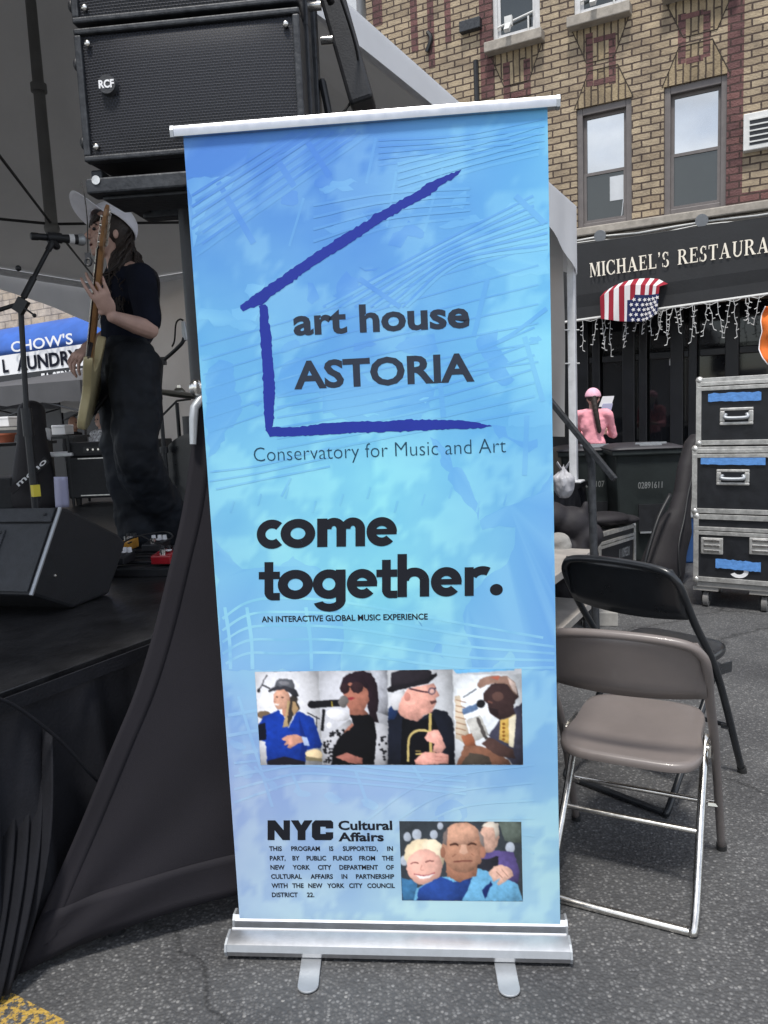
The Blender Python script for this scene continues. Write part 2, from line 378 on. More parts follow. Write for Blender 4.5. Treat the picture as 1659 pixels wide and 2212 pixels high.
def dup(root, loc, rz, label, group=None):
    r = root.copy(); COL.objects.link(r); r.location = loc; r.rotation_euler = (0, 0, rz); r['label'] = label
    if group: r['group'] = group
    for ch in list(root.children):
        c = ch.copy(); COL.objects.link(c); c.parent = r
        for g in list(ch.children):
            d = g.copy(); COL.objects.link(d); d.parent = c
    return r
def blob(name, mb, mats, parent, voxel=.008, smooth=4, origin=None, fac=.5):
    """one continuous surface from overlapping shapes"""
    me = mb.mesh(name + '_raw', ROOT[parent.name].inverted() if parent is not None else Matrix.Translation(-V(origin)))
    o = bpy.data.objects.new('raw', me); COL.objects.link(o)
    md = o.modifiers.new('r', 'REMESH'); md.mode = 'VOXEL'; md.voxel_size = voxel
    if smooth:
        s = o.modifiers.new('s', 'SMOOTH'); s.iterations = smooth; s.factor = fac
    dg = bpy.context.evaluated_depsgraph_get()
    m2 = bpy.data.meshes.new_from_object(o.evaluated_get(dg)); m2.name = name
    bpy.data.objects.remove(o); bpy.data.meshes.remove(me)
    m2.materials.clear(); m2.materials.append(mats)
    m2.polygons.foreach_set('use_smooth', [True] * len(m2.polygons))
    r = bpy.data.objects.new(name, m2); COL.objects.link(r)
    if parent is not None: r.parent = parent; ROOT[r.name] = ROOT[parent.name]
    else: r.location = origin
    return r
def bez(p, n=10):
    """smooth curve through points (Catmull-Rom)"""
    p = [V(q) for q in p]; q = [p[0] * 2 - p[1]] + p + [p[-1] * 2 - p[-2]]; o = []
    for i in range(1, len(q) - 2):
        a, b, c, d = q[i - 1], q[i], q[i + 1], q[i + 2]
        for k in range(n):
            t = k / n; o.append(.5 * ((2 * b) + (c - a) * t + (2 * a - 5 * b + 4 * c - d) * t * t + (3 * b - a - 3 * c + d) * t ** 3))
    o.append(p[-1]); return o

# lettering: glyph outlines of the built-in font as flat meshes, fitted where they stand
_TX = {}
def glyphs(text, off=0., shear=0.):
    key = (text, off, shear)
    if key in _TX: return _TX[key]
    cu = bpy.data.curves.new('t', 'FONT'); cu.body = text; cu.offset = off; cu.shear = shear; cu.resolution_u = 3; cu.fill_mode = 'FRONT'
    o = bpy.data.objects.new('t', cu); COL.objects.link(o)
    me = bpy.data.meshes.new_from_object(o.evaluated_get(bpy.context.evaluated_depsgraph_get()))
    r = ([tuple(v.co) for v in me.vertices], [list(p.vertices) for p in me.polygons])
    bpy.data.objects.remove(o); bpy.data.curves.remove(cu); bpy.data.meshes.remove(me)
    _TX[key] = r; return r
def fit_text(mb, text, p0, p1, h, upv, off=0., shear=0., mi=0, col=(1, 1, 1), ref='H'):
    """baseline from p0 to p1 (3D), capital height h along upv"""
    vs, fs = glyphs(text, off, shear); rv, _ = glyphs(ref, off, 0)
    x0, x1 = min(v[0] for v in vs), max(v[0] for v in vs); H = max(v[1] for v in rv)
    p0, p1, upv = V(p0), V(p1), V(upv).normalized()
    mb.add([p0 + (p1 - p0) * ((v[0] - x0) / (x1 - x0)) + upv * (v[1] * h / H) for v in vs], fs, mi, [col] * len(vs))

# ================================================================ SETTING
g = MB(); g.add([(-60, -40, 0), (60, -40, 0), (60, 80, 0), (-60, 80, 0)], [(0, 1, 2, 3)])
tag(g.build('road', M['asphalt']), kind='structure')
y0, y1 = ground(-30, 2118), ground(185, 2230)
dirn = (y1 - y0).normalized(); nrm = V((-dirn.y, dirn.x, 0)) * -1
g = MB(); a, b_ = y0 - dirn * 3.0, y1 + dirn * 3.5
g.add([p + V((0, 0, .004)) for p in (a, b_, b_ + nrm * .13, a + nrm * .13)], [(0, 1, 2, 3)])
tag(g.build('road_marking', M['yellow_line']), kind='structure')

# street frame: x along the facade (to the right and nearer), y across into the building
FO = at(1255, 690, 10.5); FO.z = 0
F4 = Matrix.Translation(FO) @ Matrix.Rotation(STREET, 4, 'Z')
def FS(px, py, off=0.):
    """picture ray -> (along, height) on the plane parallel to the facade at depth off"""
    p = F4.inverted() @ on(px, py, F4 @ V((0, off, 0)), E2); return p.x, p.z
def fl(x, y, z): return F4 @ V((x, y, z))
g = MB(); g.box((0, -1.35, .07), (70, 2.66, .14)); 
tag(g.build('pavement', M['concrete'], local=True, origin=FO, rz=STREET), kind='structure')
g = MB(); g.box((0, -2.76, .07), (70, .15, .15)); 
tag(g.build('kerb', M['stone'], local=True, origin=FO, rz=STREET, bevel=.02), kind='structure')

def z1b(x, y): return (1000 + x / 1.106) * .6636, (y / 1.106) * .6636      # reading frame used for the upper facade
def z2b(x, y): return (1750 + x / 2.212) * .6636, (600 + y / 2.212) * .6636
XL = FS(790, 10)[0]; XR = 9.5; ZT = 11.5
bld = thing('brick_building', 'buff brick building with red brick strips above the black restaurant awning', 'building', FO, STREET)
def win_rect(c, off=0):
    xs, zs = zip(*[FS(*z1b(*p), off) for p in c])
    return (xs[0] + xs[3]) / 2, (xs[1] + xs[2]) / 2, (zs[2] + zs[3]) / 2, (zs[0] + zs[1]) / 2     # x0 x1 z0 z1
W = [win_rect([(958, 398), (1165, 346), (1172, 803), (983, 832)]), win_rect([(1283, 312), (1513, 266), (1512, 745), (1284, 787)])]
u0 = FS(*z1b(657, 165)); u1 = FS(*z1b(847, 118)); v0 = FS(*z1b(952, 75)); v1 = FS(*z1b(1160, 22))
W += [(u0[0] + .03, u1[0] - .03, (u0[1] + u1[1]) / 2, (u0[1] + u1[1]) / 2 + 1.55), (v0[0] + .03, v1[0] - .03, (v0[1] + v1[1]) / 2, (v0[1] + v1[1]) / 2 + 1.55)]
dx = W[1][0] - W[0][0]
W.append((W[1][0] + .05, W[1][1] + .05, W[3][2] + .02, W[3][3] + .02))
SZ = FS(1257, 500)[1]                     # cornice height over the shopfront
holes = [w for w in W]
SX0, SX1, SZ0, SZ1 = FS(1120, 900)[0], 8.4, .14, 2.62   # shopfront opening
holes.append((SX0, SX1, SZ0, SZ1))
xs = sorted({XL, XR, *[h[0] for h in holes], *[h[1] for h in holes]}); zs = sorted({0., ZT, *[h[2] for h in holes], *[h[3] for h in holes]})
g = MB()
for i in range(len(xs) - 1):
    for k in range(len(zs) - 1):
        cx, cz = (xs[i] + xs[i + 1]) / 2, (zs[k] + zs[k + 1]) / 2
        if any(h[0] < cx < h[1] and h[2] < cz < h[3] for h in holes): continue
        g.add([(xs[i], 0, zs[k]), (xs[i + 1], 0, zs[k]), (xs[i + 1], 0, zs[k + 1]), (xs[i], 0, zs[k + 1])], [(0, 1, 2, 3)])
for h in holes:
    d = .16 if h is not holes[-1] else .5
    x0, x1, z0, z1 = h
    for q in (((x0, z0), (x0, z1)), ((x1, z0), (x1, z1)), ((x0, z1), (x1, z1)), ((x0, z0), (x1, z0))):
        (a, b), (c, e) = q; g.add([(a, 0, b), (c, 0, e), (c, d, e), (a, d, b)], [(0, 1, 2, 3)])
for (a, c) in (((XL, 0), (XL, 9)), ((XR, 0), (XR, 9)), ((XL, 9), (XR, 9))):
    g.add([(a[0], a[1], 0), (c[0], c[1], 0), (c[0], c[1], ZT), (a[0], a[1], ZT)], [(0, 1, 2, 3)])
g.add([(XL, 0, ZT), (XR, 0, ZT), (XR, 9, ZT), (XL, 9, ZT)], [(0, 1, 2, 3)])
g.build('wall', M['brick'], bld, local=True, fix=False)
def strip(mb, x0, x1, z0, z1, d=.005):
    mb.box(((x0 + x1) / 2, -d / 2 + .001, (z0 + z1) / 2), (x1 - x0, d + .002, z1 - z0))
g = MB()
def red(ax, bx, y_top, y_bot):
    a = FS(*z1b(ax, (y_top + y_bot) / 2)); c = FS(*z1b(bx, (y_top + y_bot) / 2)); xm = (ax + bx) / 2
    t = FS(*z1b(xm, y_top))[1] if y_top > -900 else ZT - .3
    strip(g, a[0], c[0], FS(*z1b(xm, y_bot))[1], t)
for r_ in ((215, 250, -999, 100), (355, 380, -999, 195), (418, 441, -999, 250), (480, 502, -999, 160), (610, 660, -999, 360), (1517, 1577, -999, 745),
           (1003, 1029, 120, 312), (1086, 1111, 120, 302), (1031, 1086, 283, 306), (1335, 1363, 50, 230), (1426, 1452, 40, 205), (1364, 1426, 203, 226), (1364, 1426, 42, 62), (1031, 1086, 130, 150),
           (706, 731, 225, 360), (780, 804, 212, 345), (733, 780, 330, 350)): red(*r_)
strip(g, FS(*z1b(1517, 700))[0], XR - .1, FS(*z1b(1600, 742))[1], FS(*z1b(1600, 690))[1], .006)
g.build('red_brick_strip', M['brick_red'], bld, local=True)
g = MB(); gs = MB()
for (x0, x1, z0, z1), kind in zip(W, 'aabbb'):
    w = x1 - x0
    zz = z1 if kind == 'a' else z0 - .13; sgn = 1 if kind == 'a' else -1
    gs = MB(); g = MB(); pl = [(x0 - .02, zz), (x1 + .02, zz), (x1 - w * .24, zz + sgn * .42), (x0 + w * .24, zz + sgn * .42)]
    gs.prism([(p[0], -.004, p[1]) for p in pl], (0, .006, 0))
    for a, b in ((0, 3), (1, 2), (3, 2)):           # raised mortar joint round the soldier course
        p, q = pl[a], pl[b]
        g.tube([(p[0], -.006, p[1]), (q[0], -.006, q[1])], .006, 4)
    so_c = gs.build('soldier_course', M['brick_soldier'], bld, local=True)
    g.build('joint_line', M['joint'], so_c, local=True)
# windows
for i, (x0, x1, z0, z1) in enumerate(W):
    fm = M['frame_brown'] if i < 2 else M['white_frame']
    f = MB(); t = .075; zc = z0 + (z1 - z0) * (.475 if i != 0 else .46)
    for bx, bd in (((x0 + t / 2, .09, (z0 + z1) / 2), (t, .12, z1 - z0)), ((x1 - t / 2, .09, (z0 + z1) / 2), (t, .12, z1 - z0)),
                   (((x0 + x1) / 2, .09, z0 + t * .6), (x1 - x0 - 2 * t, .12, t * 1.2)), (((x0 + x1) / 2, .09, z1 - t * .6), (x1 - x0 - 2 * t, .12, t * 1.2))): f.box(bx, bd)
    wn_ = f.build('window', fm, bld, local=True, bevel=.008)
    sx0, sx1, sz0, sz1 = x0 + t, x1 - t, z0 + 1.2 * t, z1 - 1.2 * t
    for nm, a, b, y, pm in (('upper_sash', zc - .03, sz1, .115, 'pane_sky'), ('lower_sash', sz0, zc + .02, .075, 'pane_screen')):
        q = MB(); s_ = .038
        for bx, bd in (((sx0 + s_ / 2, y, (a + b) / 2), (s_, .03, b - a)), ((sx1 - s_ / 2, y, (a + b) / 2), (s_, .03, b - a)),
                       (((sx0 + sx1) / 2, y, a + s_ / 2), (sx1 - sx0 - 2 * s_, .03, s_)), (((sx0 + sx1) / 2, y, b - s_ / 2), (sx1 - sx0 - 2 * s_, .03, s_))): q.box(bx, bd)
        q.build(nm, fm, wn_, local=True)
        q = MB(); q.box(((sx0 + sx1) / 2, y + .004, (a + b) / 2), (sx1 - sx0 - 2 * s_ + .004, .006, b - a - 2 * s_ + .004))
        q.build('pane', M[pm], wn_, local=True)
    if i == 0:
        nx, nz_ = FS(*z1b(1124, 675), .07); q = MB(); q.box((nx, .071, nz_), (.24, .004, .30)); q.tube([(nx + .05, .07, nz_ - .15), (nx + .03, .07, nz_ - .34), (nx - .03, .07, nz_ - .46)], .006, 5); q.tube([(nx + .05, .07, nz_ - .15), (nx + .09, .07, nz_ - .34), (nx + .11, .07, nz_ - .44)], .006, 5); q.build('paper_notice', M['plaster'], wn_, local=True)
    if i >= 2:
        q = MB(); q.box(((x0 + x1) / 2, -.04, z0 - .065), (x1 - x0 + .12, .24, .13)); q.build('sill', M['stone'], wn_, local=True, bevel=.012)
        q = MB(); xm = x0 + (x1 - x0) * .45
        q.box((xm, -.2, z0 + .10), (.07, .22, .05), Matrix.Rotation(.9, 3, 'X')); q.box((xm, -.18, z0 + .16), (.1, .05, .12)); q.tube([(x0 + .08, .03, z0 + .22), (x1 - .1, .03, z0 + .3)], .014, 6); q.tube([(xm + .2, .03, z0 + .26), (xm + .2, .03, z0 + .02)], .012, 6)
        q.build('bracket', M['ac'], wn_, local=True)
# air conditioner grille at the right edge
a = FS(1607, 262); c_ = FS(1690, 320)
q = MB(); x0, z1_, x1, z0_ = a[0], FS(1630, 248)[1], a[0] + .85, FS(1630, 328)[1]
q.box(((x0 + x1) / 2, -.03, (z0_ + z1_) / 2), (x1 - x0, .14, z1_ - z0_))
acm = q.build('air_conditioner', M['ac'], bld, local=True, bevel=.01)
q = MB(); q.box(((x0 + x1) / 2, -.101, (z0_ + z1_) / 2 - .01), (x1 - x0 - .14, .006, z1_ - z0_ - .13)); q.build('grille', M['store_dark'], acm, local=True)
q = MB()
for k in range(5): q.box(((x0 + x1) / 2, -.108, z0_ + .09 + k * (z1_ - z0_ - .17) / 4), (x1 - x0 - .13, .012, .016))
q.build('louvre', M['ac'], acm, local=True)
# cornice over the shopfront, with floodlights and loose conduit
zc0 = FS(1257, 516)[1]; zc1 = FS(1257, 498)[1]
q = MB(); q.box(((SX0 + XR) / 2, -.09, (zc0 + zc1) / 2 + .0), (XR - SX0, .18, zc1 - zc0)); q.box(((SX0 + XR) / 2, -.05, zc0 - .05), (XR - SX0, .10, .09))
q.build('cornice', M['stone'], bld, local=True, bevel=.015)
q = MB(); q.tube([(FS(1230, 520)[0] + k * .45, -.14 - .02 * (k % 2), zc0 - .045 + .012 * sin(k * 2.1)) for k in range(12)], .012, 6)
q.tube([(FS(1240, 520)[0] + k * .3, -.16, zc0 - .09 + .02 * sin(k * 1.3 + 1)) for k in range(14)], .007, 6)
q.build('conduit', M['ac'], bld, local=True, smooth=60)
for px, py in ((1300, 503), (1518, 469)):
    x, z = FS(px, py, -.2); q = MB(); q.cyl((x, -.2, z - .02), (x, -.31, z - .06), .05, .075); q.cyl((x, -.12, z + .01), (x, -.22, z - .02), .02); q.ell((x, -.22, z - .02), .05)
    q.build('floodlight', M['alu_flat'], bld, local=True, smooth=40)
# dark pipe stub and junction box on the brickwork
x, z = FS(*z1b(613, 320)); q = MB(); q.tube([(x, -.04, z - .35), (x, -.04, z + .35)], .035, 8); q.build('pipe', M['steel_dark'], bld, local=True)
x, z = FS(*z1b(593, 98)); q = MB(); q.box((x, -.05, z), (.3, .1, .14)); q.build('vent_hood', M['steel_worn'], bld, local=True, bevel=.01)
x, z = FS(*z1b(437, 150)); q = MB(); q.tube(bez([(x, -.02, z + .12), (x + .05, -.03, z + .02), (x - .02, -.03, z - .14)], 5), .03, 6); q.build('bracket', M['steel_dark'], bld, local=True)
# shopfront: dark frames, glass, inside wall
q = MB(); q.box(((SX0 + SX1) / 2, .46, (SZ0 + SZ1) / 2), (SX1 - SX0, .05, SZ1 - SZ0)); q.build('shop_backing', M['store_dark'], bld, local=True)
fr = MB(); pn = MB()
cols_x = [FS(px, 900, .3)[0] for px in (1262, 1291, 1360, 1391, 1463, 1497, 1580, 1700, 1800)]
for k, x in enumerate(cols_x): fr.box((x, .3, 1.38), (.1 if k % 2 else .16, .16, 2.48))
zt = FS(1400, 770, .3)[1]
for k in range(len(cols_x) - 1):
    a, b = cols_x[k] + .08, cols_x[k + 1] - .05
    fr.box(((a + b) / 2, .3, zt), (b - a, .12, .09)); fr.box(((a + b) / 2, .3, .3), (b - a, .12, .3))
    pn.box(((a + b) / 2, .32, (zt + .45) / 2 + .1), (b - a + .01, .012, zt - .45)); pn.box(((a + b) / 2, .32, (zt + 2.62) / 2), (b - a + .01, .012, 2.55 - zt))
sf = fr.build('shopfront', M['store_dark'], bld, local=True, bevel=.01); pn.build('pane', M['pane_dark'], sf, local=True)
x, z = FS(1455, 778, .3); q = MB(); q.box((x, .31, z), (.11, .006, .13)); q.build('sticker', M['white'], sf, local=True)

# awning
aw = thing('shop_awning', 'long black canvas awning carrying cream serif restaurant lettering', 'awning', FO, STREET)
AX0, AX1, AY = FS(1175, 600, -.75)[0], 8.6, -.75
at0 = FS(1257, 528, AY); ab0 = FS(1257, 690, AY); ab1 = FS(1659, 634, AY); at1 = FS(1659, 470, AY)
def line(p, q, x): return p[1] + (q[1] - p[1]) * (x - p[0]) / (q[0] - p[0])
rows = []
for k in range(7):
    v_ = k / 6; r = []
    for i in range(41):
        x = AX0 + (AX1 - AX0) * i / 40; zt_, zb_ = line(at0, at1, x), line(ab0, ab1, x)
        r.append((x, AY + .012 * sin(x * 2.3 + v_) + (.02 if v_ > .68 else 0), zt_ + (zb_ - zt_) * v_))
    rows.append(r)
top = [[(p[0], -.02, zc0 - .06 + .0) for p in rows[0]], rows[0]]
g = MB(); g.sheet(top); g.sheet(rows)
for r0 in (0, 40): g.add([(rows[0][r0][0], -.02, zc0 - .06), rows[0][r0], rows[-1][r0], (rows[0][r0][0], -.02, rows[-1][r0][2])], [(0, 1, 2, 3)])
g.build('canvas', M['awning'], aw, local=True, solid=.012)
g = MB(); g.tube([(p[0], AY - .02, p[2] - .005) for p in rows[-1]], .016, 6); g.build('edge_rope', M['ac'], aw, local=True)
for i in range(7):
    g = MB(); x = AX0 + .3 + i * 1.2; g.tube([(x, AY + .03, line(ab0, ab1, x) + .03), (x, -.02, line(ab0, ab1, x) + .05)], .014, 6)
    g.build('frame_arm', M['steel_dark'], aw, local=True)

# serif lettering made of strokes
def arcband(cx, cy, rx, ry, wx, wy, a0, a1, n=18):
    """band between an outer ellipse and a narrower inner ellipse"""
    o = []
    for i in range(n):
        p = []
        for j in (i, i + 1):
            t = radians(a0 + (a1 - a0) * j / n); p.append(((cx + rx * cos(t), cy + ry * sin(t)), (cx + (rx - wx) * cos(t), cy + (ry - wy) * sin(t))))
        o.append([p[0][0], p[1][0], p[1][1], p[0][1]])
    return o
def rect(x0, y0, x1, y1): return [[(x0, y0), (x1, y0), (x1, y1), (x0, y1)]]
def serifs(ch):
    T, t, s = .17, .065, .05
    def stem(x, w=T, ser='tb'):
        o = rect(x, 0, x + w, 1)
        if 'b' in ser: o += rect(x - .08, 0, x + w + .08, s)
        if 't' in ser: o += rect(x - .08, 1 - s, x + w + .08, 1)
        return o
    if ch == 'I': return stem(.08), .33
    if ch == 'M': return stem(.1, t) + [[(.1, 1), (.28, 1), (.55, .22), (.48, .0)]] + [[(.48, 0), (.55, .22), (.82, 1), (.74, 1)]] + stem(.76), 1.02
    if ch == 'C': return arcband(.42, .5, .42, .52, .17, .06, 42, 318, 26) + rect(.70, .66, .75, .98) + rect(.70, .02, .75, .26), .8
    if ch == 'H': return stem(.08) + stem(.6) + rect(.25, .47, .6, .54), .86
    if ch == 'A': return [[(.1, 0), (.17, 0), (.42, .9), (.40, 1)], [(.40, 1), (.50, 1), (.83, 0), (.63, 0), (.37, .85)]] + rect(.22, .3, .62, .36) + rect(0, 0, .28, s) + rect(.54, 0, .92, s), .92
    if ch == 'E': return stem(.08, T, 'tb') + rect(.25, 1 - .065, .64, 1) + rect(.25, 0, .68, .065) + rect(.25, .48, .5, .54) + rect(.59, .78, .64, 1) + rect(.63, 0, .68, .25) + rect(.46, .38, .5, .64), .72
    if ch == 'L': return stem(.08) + rect(.25, 0, .66, .065) + rect(.6, 0, .66, .28), .7
    if ch == "'": return [[(.06, 1.04), (.2, 1.04), (.2, .9), (.12, .72), (.07, .74), (.12, .88), (.06, .9)]], .26
    if ch == 'S': return arcband(.3, .745, .25, .275, .14, .07, 40, 250, 18) + arcband(.3, .255, .27, .275, .15, .07, 68, -140, 18) + rect(.48, .74, .53, .99) + rect(.02, .02, .07, .28), .62
    if ch == 'R': return stem(.08) + arcband(.36, .745, .32, .255, .17, .065, 92, -92, 16) + rect(.25, .935, .37, 1) + rect(.25, .49, .37, .55) + [[(.36, .5), (.52, .5), (.84, .0), (.62, 0)]] + rect(.58, 0, .9, s), .88
    if ch == 'T': return rect(.3, 0, .47, .94) + rect(.2, 0, .57, s) + rect(.02, .935, .75, 1) + rect(.02, .74, .07, .94) + rect(.70, .74, .75, .94), .78
    if ch == 'U': return rect(.1, .3, .27, 1) + rect(.02, 1 - s, .36, 1) + rect(.68, .3, .745, 1) + rect(.58, 1 - s, .84, 1) + arcband(.4225, .32, .3225, .34, .12, .09, 180, 360, 16), .86
    if ch == 'N': return rect(.1, 0, .165, 1) + rect(0, 0, .27, s) + [[(.04, 1), (.24, 1), (.8, .12), (.8, -.02), (.75, -.02)]] + rect(.735, 0, .8, 1) + rect(.63, 1 - s, .9, 1), .9
    return [], .35
def serif_text(mb, text, p0, p1, h, upv, nrm, shear=0.):
    pos, tot = [], 0
    for ch in text:
        pl, w = serifs(ch); pos.append((tot, pl)); tot += w + .1
    p0, p1 = V(p0), V(p1); ux = (p1 - p0) / tot; up_ = V(upv).normalized() * h; n_ = 0
    for x, pl in pos:
        for p in pl:
            n_ += 1; mb.add([p0 + ux * (x + q[0] + shear * q[1]) + up_ * q[1] + V(nrm) * (.00015 * (n_ % 40)) for q in p], [list(range(len(p)))])
g = MB(); LY = AY - .03
a = FS(1274, 599, LY); b = FS(1449, 575, LY); c_ = FS(1464, 572, LY); hz = FS(1300, 560, LY)[1] - FS(1300, 595, LY)[1]
P3 = lambda p: (p[0], LY, p[1])
serif_text(g, "MICHAEL'S", P3(a), P3(b), hz * .88, (0, 0, 1), (0, -1, 0), -.04)
g.build('lettering', M['cream'], aw, local=True); g = MB()
w9 = (b[0] - a[0]); serif_text(g, "RESTAURANT", P3(c_), (c_[0] + w9 * 1.29, LY, c_[1] + (b[1] - a[1]) / w9 * w9 * 1.29), hz * .88, (0, 0, 1), (0, -1, 0))
g.build('lettering', M['cream'], aw, local=True)

# icicle lights along the awning edge
il = thing('icicle_lights', 'white icicle string lights dangling from the lower edge of the black awning', 'string lights', FO, STREET)
main = MB(); mp_ = []
rr_ = random.Random(5)
drops = [(1258, 70), (1290, 60), (1303, 75), (1309, 72), (1319, 92), (1352, 75), (1356, 55), (1375, 40), (1397, 50), (1407, 55), (1422, 42), (1433, 65), (1441, 80), (1453, 60), (1458, 55), (1471, 40), (1497, 62), (1502, 80), (1529, 70), (1535, 58), (1551, 78), (1579, 70), (1585, 80), (1612, 55), (1620, 48), (1640, 60), (1668, 66), (1700, 60)]
for k in range(60):
    px = 1240 + k * 9; x = FS(px, 660, AY)[0]; mp_.append((x, AY - .03, line(ab0, ab1, x) - .02 + .02 * sin(k * 1.1)))
main.tube(mp_, .004, 5); main.build('main_wire', M['wire_white'], il, local=True)
for px, ln in drops:
    x = FS(px, 660, AY)[0]; z = line(ab0, ab1, x) - .02; L = ln / 1661 * 8.6; p = []; q = MB()
    n = max(5, int(L / .06)); dxx = rr_.uniform(-.06, .06)
    for k in range(n + 1):
        f = k / n; p.append((x + dxx * f + rr_.uniform(-.012, .012), AY - .035 + rr_.uniform(-.012, .012), z - L * f))
    q.tube(p, .0034, 5)
    for k in range(1, n + 1, 1):
        d = rr_.choice((-1, 1)); q.tube([p[k], (p[k][0] + d * .028, p[k][1] - .01, p[k][2] + rr_.uniform(-.02, .02))], .0052, 5)
    q.build('light_strand', M['wire_white'], il, local=True)

# flag hung under the awning
FY = AY - .12
def fz(x, y): p = FS(*z2b(x, y), FY); return p
def fc(pts, t):
    t *= len(pts) - 1; i = min(int(t), len(pts) - 2); f = t - i; return (pts[i][0] + (pts[i + 1][0] - pts[i][0]) * f, pts[i][1] + (pts[i + 1][1] - pts[i][1]) * f)
ridge = [(470, 765), (540, 722), (620, 690), (700, 672), (790, 667), (860, 672), (930, 708)]
fold = [(452, 812), (520, 770), (600, 735), (690, 722), (770, 728), (830, 728), (880, 736)]
bot = [(455, 968), (520, 978), (600, 986), (680, 990), (750, 988), (800, 975), (862, 930)]
g = MB(); NS = 78; rc, wc, bc = (.28, .02, .035), (.68, .66, .66), (.018, .025, .085)
rows_, cols_ = [], []
for v_ in range(29):
    r = []; 
    for u in range(NS + 1):
        t = u / NS
        if v_ <= 6: p = fc(ridge, t); q = fc(fold, t); f = v_ / 6; e = (p[0] + (q[0] - p[0]) * f, p[1] + (q[1] - p[1]) * f); dy = .10 - .12 * f
        else: p = fc(fold, t); q = fc(bot, t); f = (v_ - 6) / 22; e = (p[0] + (q[0] - p[0]) * f, p[1] + (q[1] - p[1]) * f); dy = -.02 + .025 * sin(t * 17 + f * 2) * f
        s_, z_ = fz(*e); r.append((s_, FY + dy, z_))
    rows_.append(r)
for j in range(28):
    for u in range(NS):
        t = (u + .5) / NS; canton = (j > 14 and t > .42) or (j > 11 and t > .52)
        c = bc if canton else (rc if int(t * 13) % 2 == 0 else wc)
        g.add([rows_[j][u], rows_[j][u + 1], rows_[j + 1][u + 1], rows_[j + 1][u]], [(0, 1, 2, 3)], 0, [c] * 4)
for j in range(15, 28, 3):
    for u in range(38, 76, 7):
        uu = u + (3 if (j // 3) % 2 else 0)
        if uu > 76: continue
        c0 = V(rows_[j][uu]); c0.y -= .012; st = []
        for k in range(10):
            a_ = pi / 2 + k * pi / 5 + .3; r0 = .026 if k % 2 == 0 else .012; st.append((c0.x + r0 * cos(a_), c0.y, c0.z + r0 * sin(a_)))
        g.add(st, [list(range(10))], 0, [wc] * 10)
fl_o = g.build('flag', M['cloth_print'], None, local=True, origin=FO, rz=STREET, color=True, fix=False)
tag(fl_o, 'red white and blue starred flag draped from the black awning edge', 'flag')

# orange cloth at the right edge
def oz(x, y): p = FS(*z2b(x, y), -1.0); return (p[0], p[1])
le = [(1640, 880), (1612, 930), (1606, 985), (1618, 1060), (1600, 1120), (1594, 1190), (1620, 1250), (1660, 1300)]
g = MB(); rws = []
for k in range(25):
    p = fc(le, k / 24); x, z = oz(*p)
    rws.append([(x + .06 * i, -1.0 + .05 * sin(i * 1.1 + k * .25) + .03 * sin(k * .5), z) for i in range(12)])
g.sheet(rws)
ob_ = thing('orange_windsock', 'orange cloth streamer with pale edging hanging by the awning at the right edge', 'streamer', fl(*rws[0][0]), STREET)
g2 = MB(); g2.v = [fl(*p) for p in g.v]; g2.f, g2.m, g2.c = g.f, g.m, g.c
g2.build('cloth', M['orange'], ob_, smooth=180, solid=.006)
g2 = MB(); g2.tube([fl(*r[0]) for r in rws], .006, 6); g2.build('piping', M['white'], ob_, smooth=180)

# left-hand building with the laundry awning
XB0, XB1 = -16.0, XL - .02
lb = thing('laundry_building', 'pale two storey building over the blue laundry awning', 'building', fl(XL - 6, 0, 0), STREET)
R4 = ROOT[lb.name]
LZ = FS(790, 30)[1] - .1
g = MB(); g.box((XL - 8.03, 3.3, 3.9), (16, 6.2, 7.8)); 
g.v = [F4 @ p for p in g.v]; g.build('wall', M['brick_pale'], lb)
g = MB(); g.box((XL - 8.03, .15, 8.1), (16, .4, .6)); g.v = [F4 @ p for p in g.v]; g.build('parapet', M['plaster'], lb)
g = MB(); g.box((XL - .55, .05, 5.6), (.9, .3, 4.6)); g.v = [F4 @ p for p in g.v]; g.build('pier', M['plaster'], lb)
g = MB(); g.box((XL - 8, .12, 1.3), (14, .14, 2.3)); g.v = [F4 @ p for p in g.v]; g.build('shopfront', M['store_dark'], lb)
la = thing('laundry_awning', 'rounded blue awning with white laundry lettering above the far tents', 'awning', fl(XL - 6, 0, 0), STREET)
BY = -1.0
def lz(x, y): return (x / 3.16) * .6636, (1050 + y / 3.16) * .6636     # reading frame for the far left
bx0, bx1 = FS(-160, 760, BY)[0], FS(330, 760, BY)[0]
zb1 = FS(*lz(0, 345), BY); zb2 = FS(*lz(880, 218), BY)           # blue/white border
zw1 = FS(*lz(0, 440), BY); 
def bl(x): return line(zb1, zb2, x)
ztop = FS(100, 690, -.5)[1]
wh = .36
g = MB(); rws = []
for k in range(13):
    t = k / 12 * pi / 2
    rws.append([(bx0 + (bx1 - bx0) * i / 16, BY * sin(t) ** .8 , bl(bx0 + (bx1 - bx0) * i / 16) + (ztop - bl((bx0 + bx1) / 2)) * cos(t) ** .8 * 1.0) for i in range(17)])
g.sheet(rws); g.v = [F4 @ p for p in g.v]; g.build('canvas', M['blue_awning'], la, smooth=180, solid=.01)
g = MB(); g.sheet([[(bx0 + (bx1 - bx0) * i / 8, BY, bl(bx0 + (bx1 - bx0) * i / 8) - d) for i in range(9)] for d in (0, wh)]); g.v = [F4 @ p for p in g.v]; g.build('white_band', M['white'], la, solid=.01)
g = MB(); g.sheet([[(bx0 + (bx1 - bx0) * i / 8, BY, bl(bx0 + (bx1 - bx0) * i / 8) - d) for i in range(9)] for d in (wh, wh + .42)]); g.v = [F4 @ p for p in g.v]; g.build('black_band', M['store_dark'], la, solid=.01)
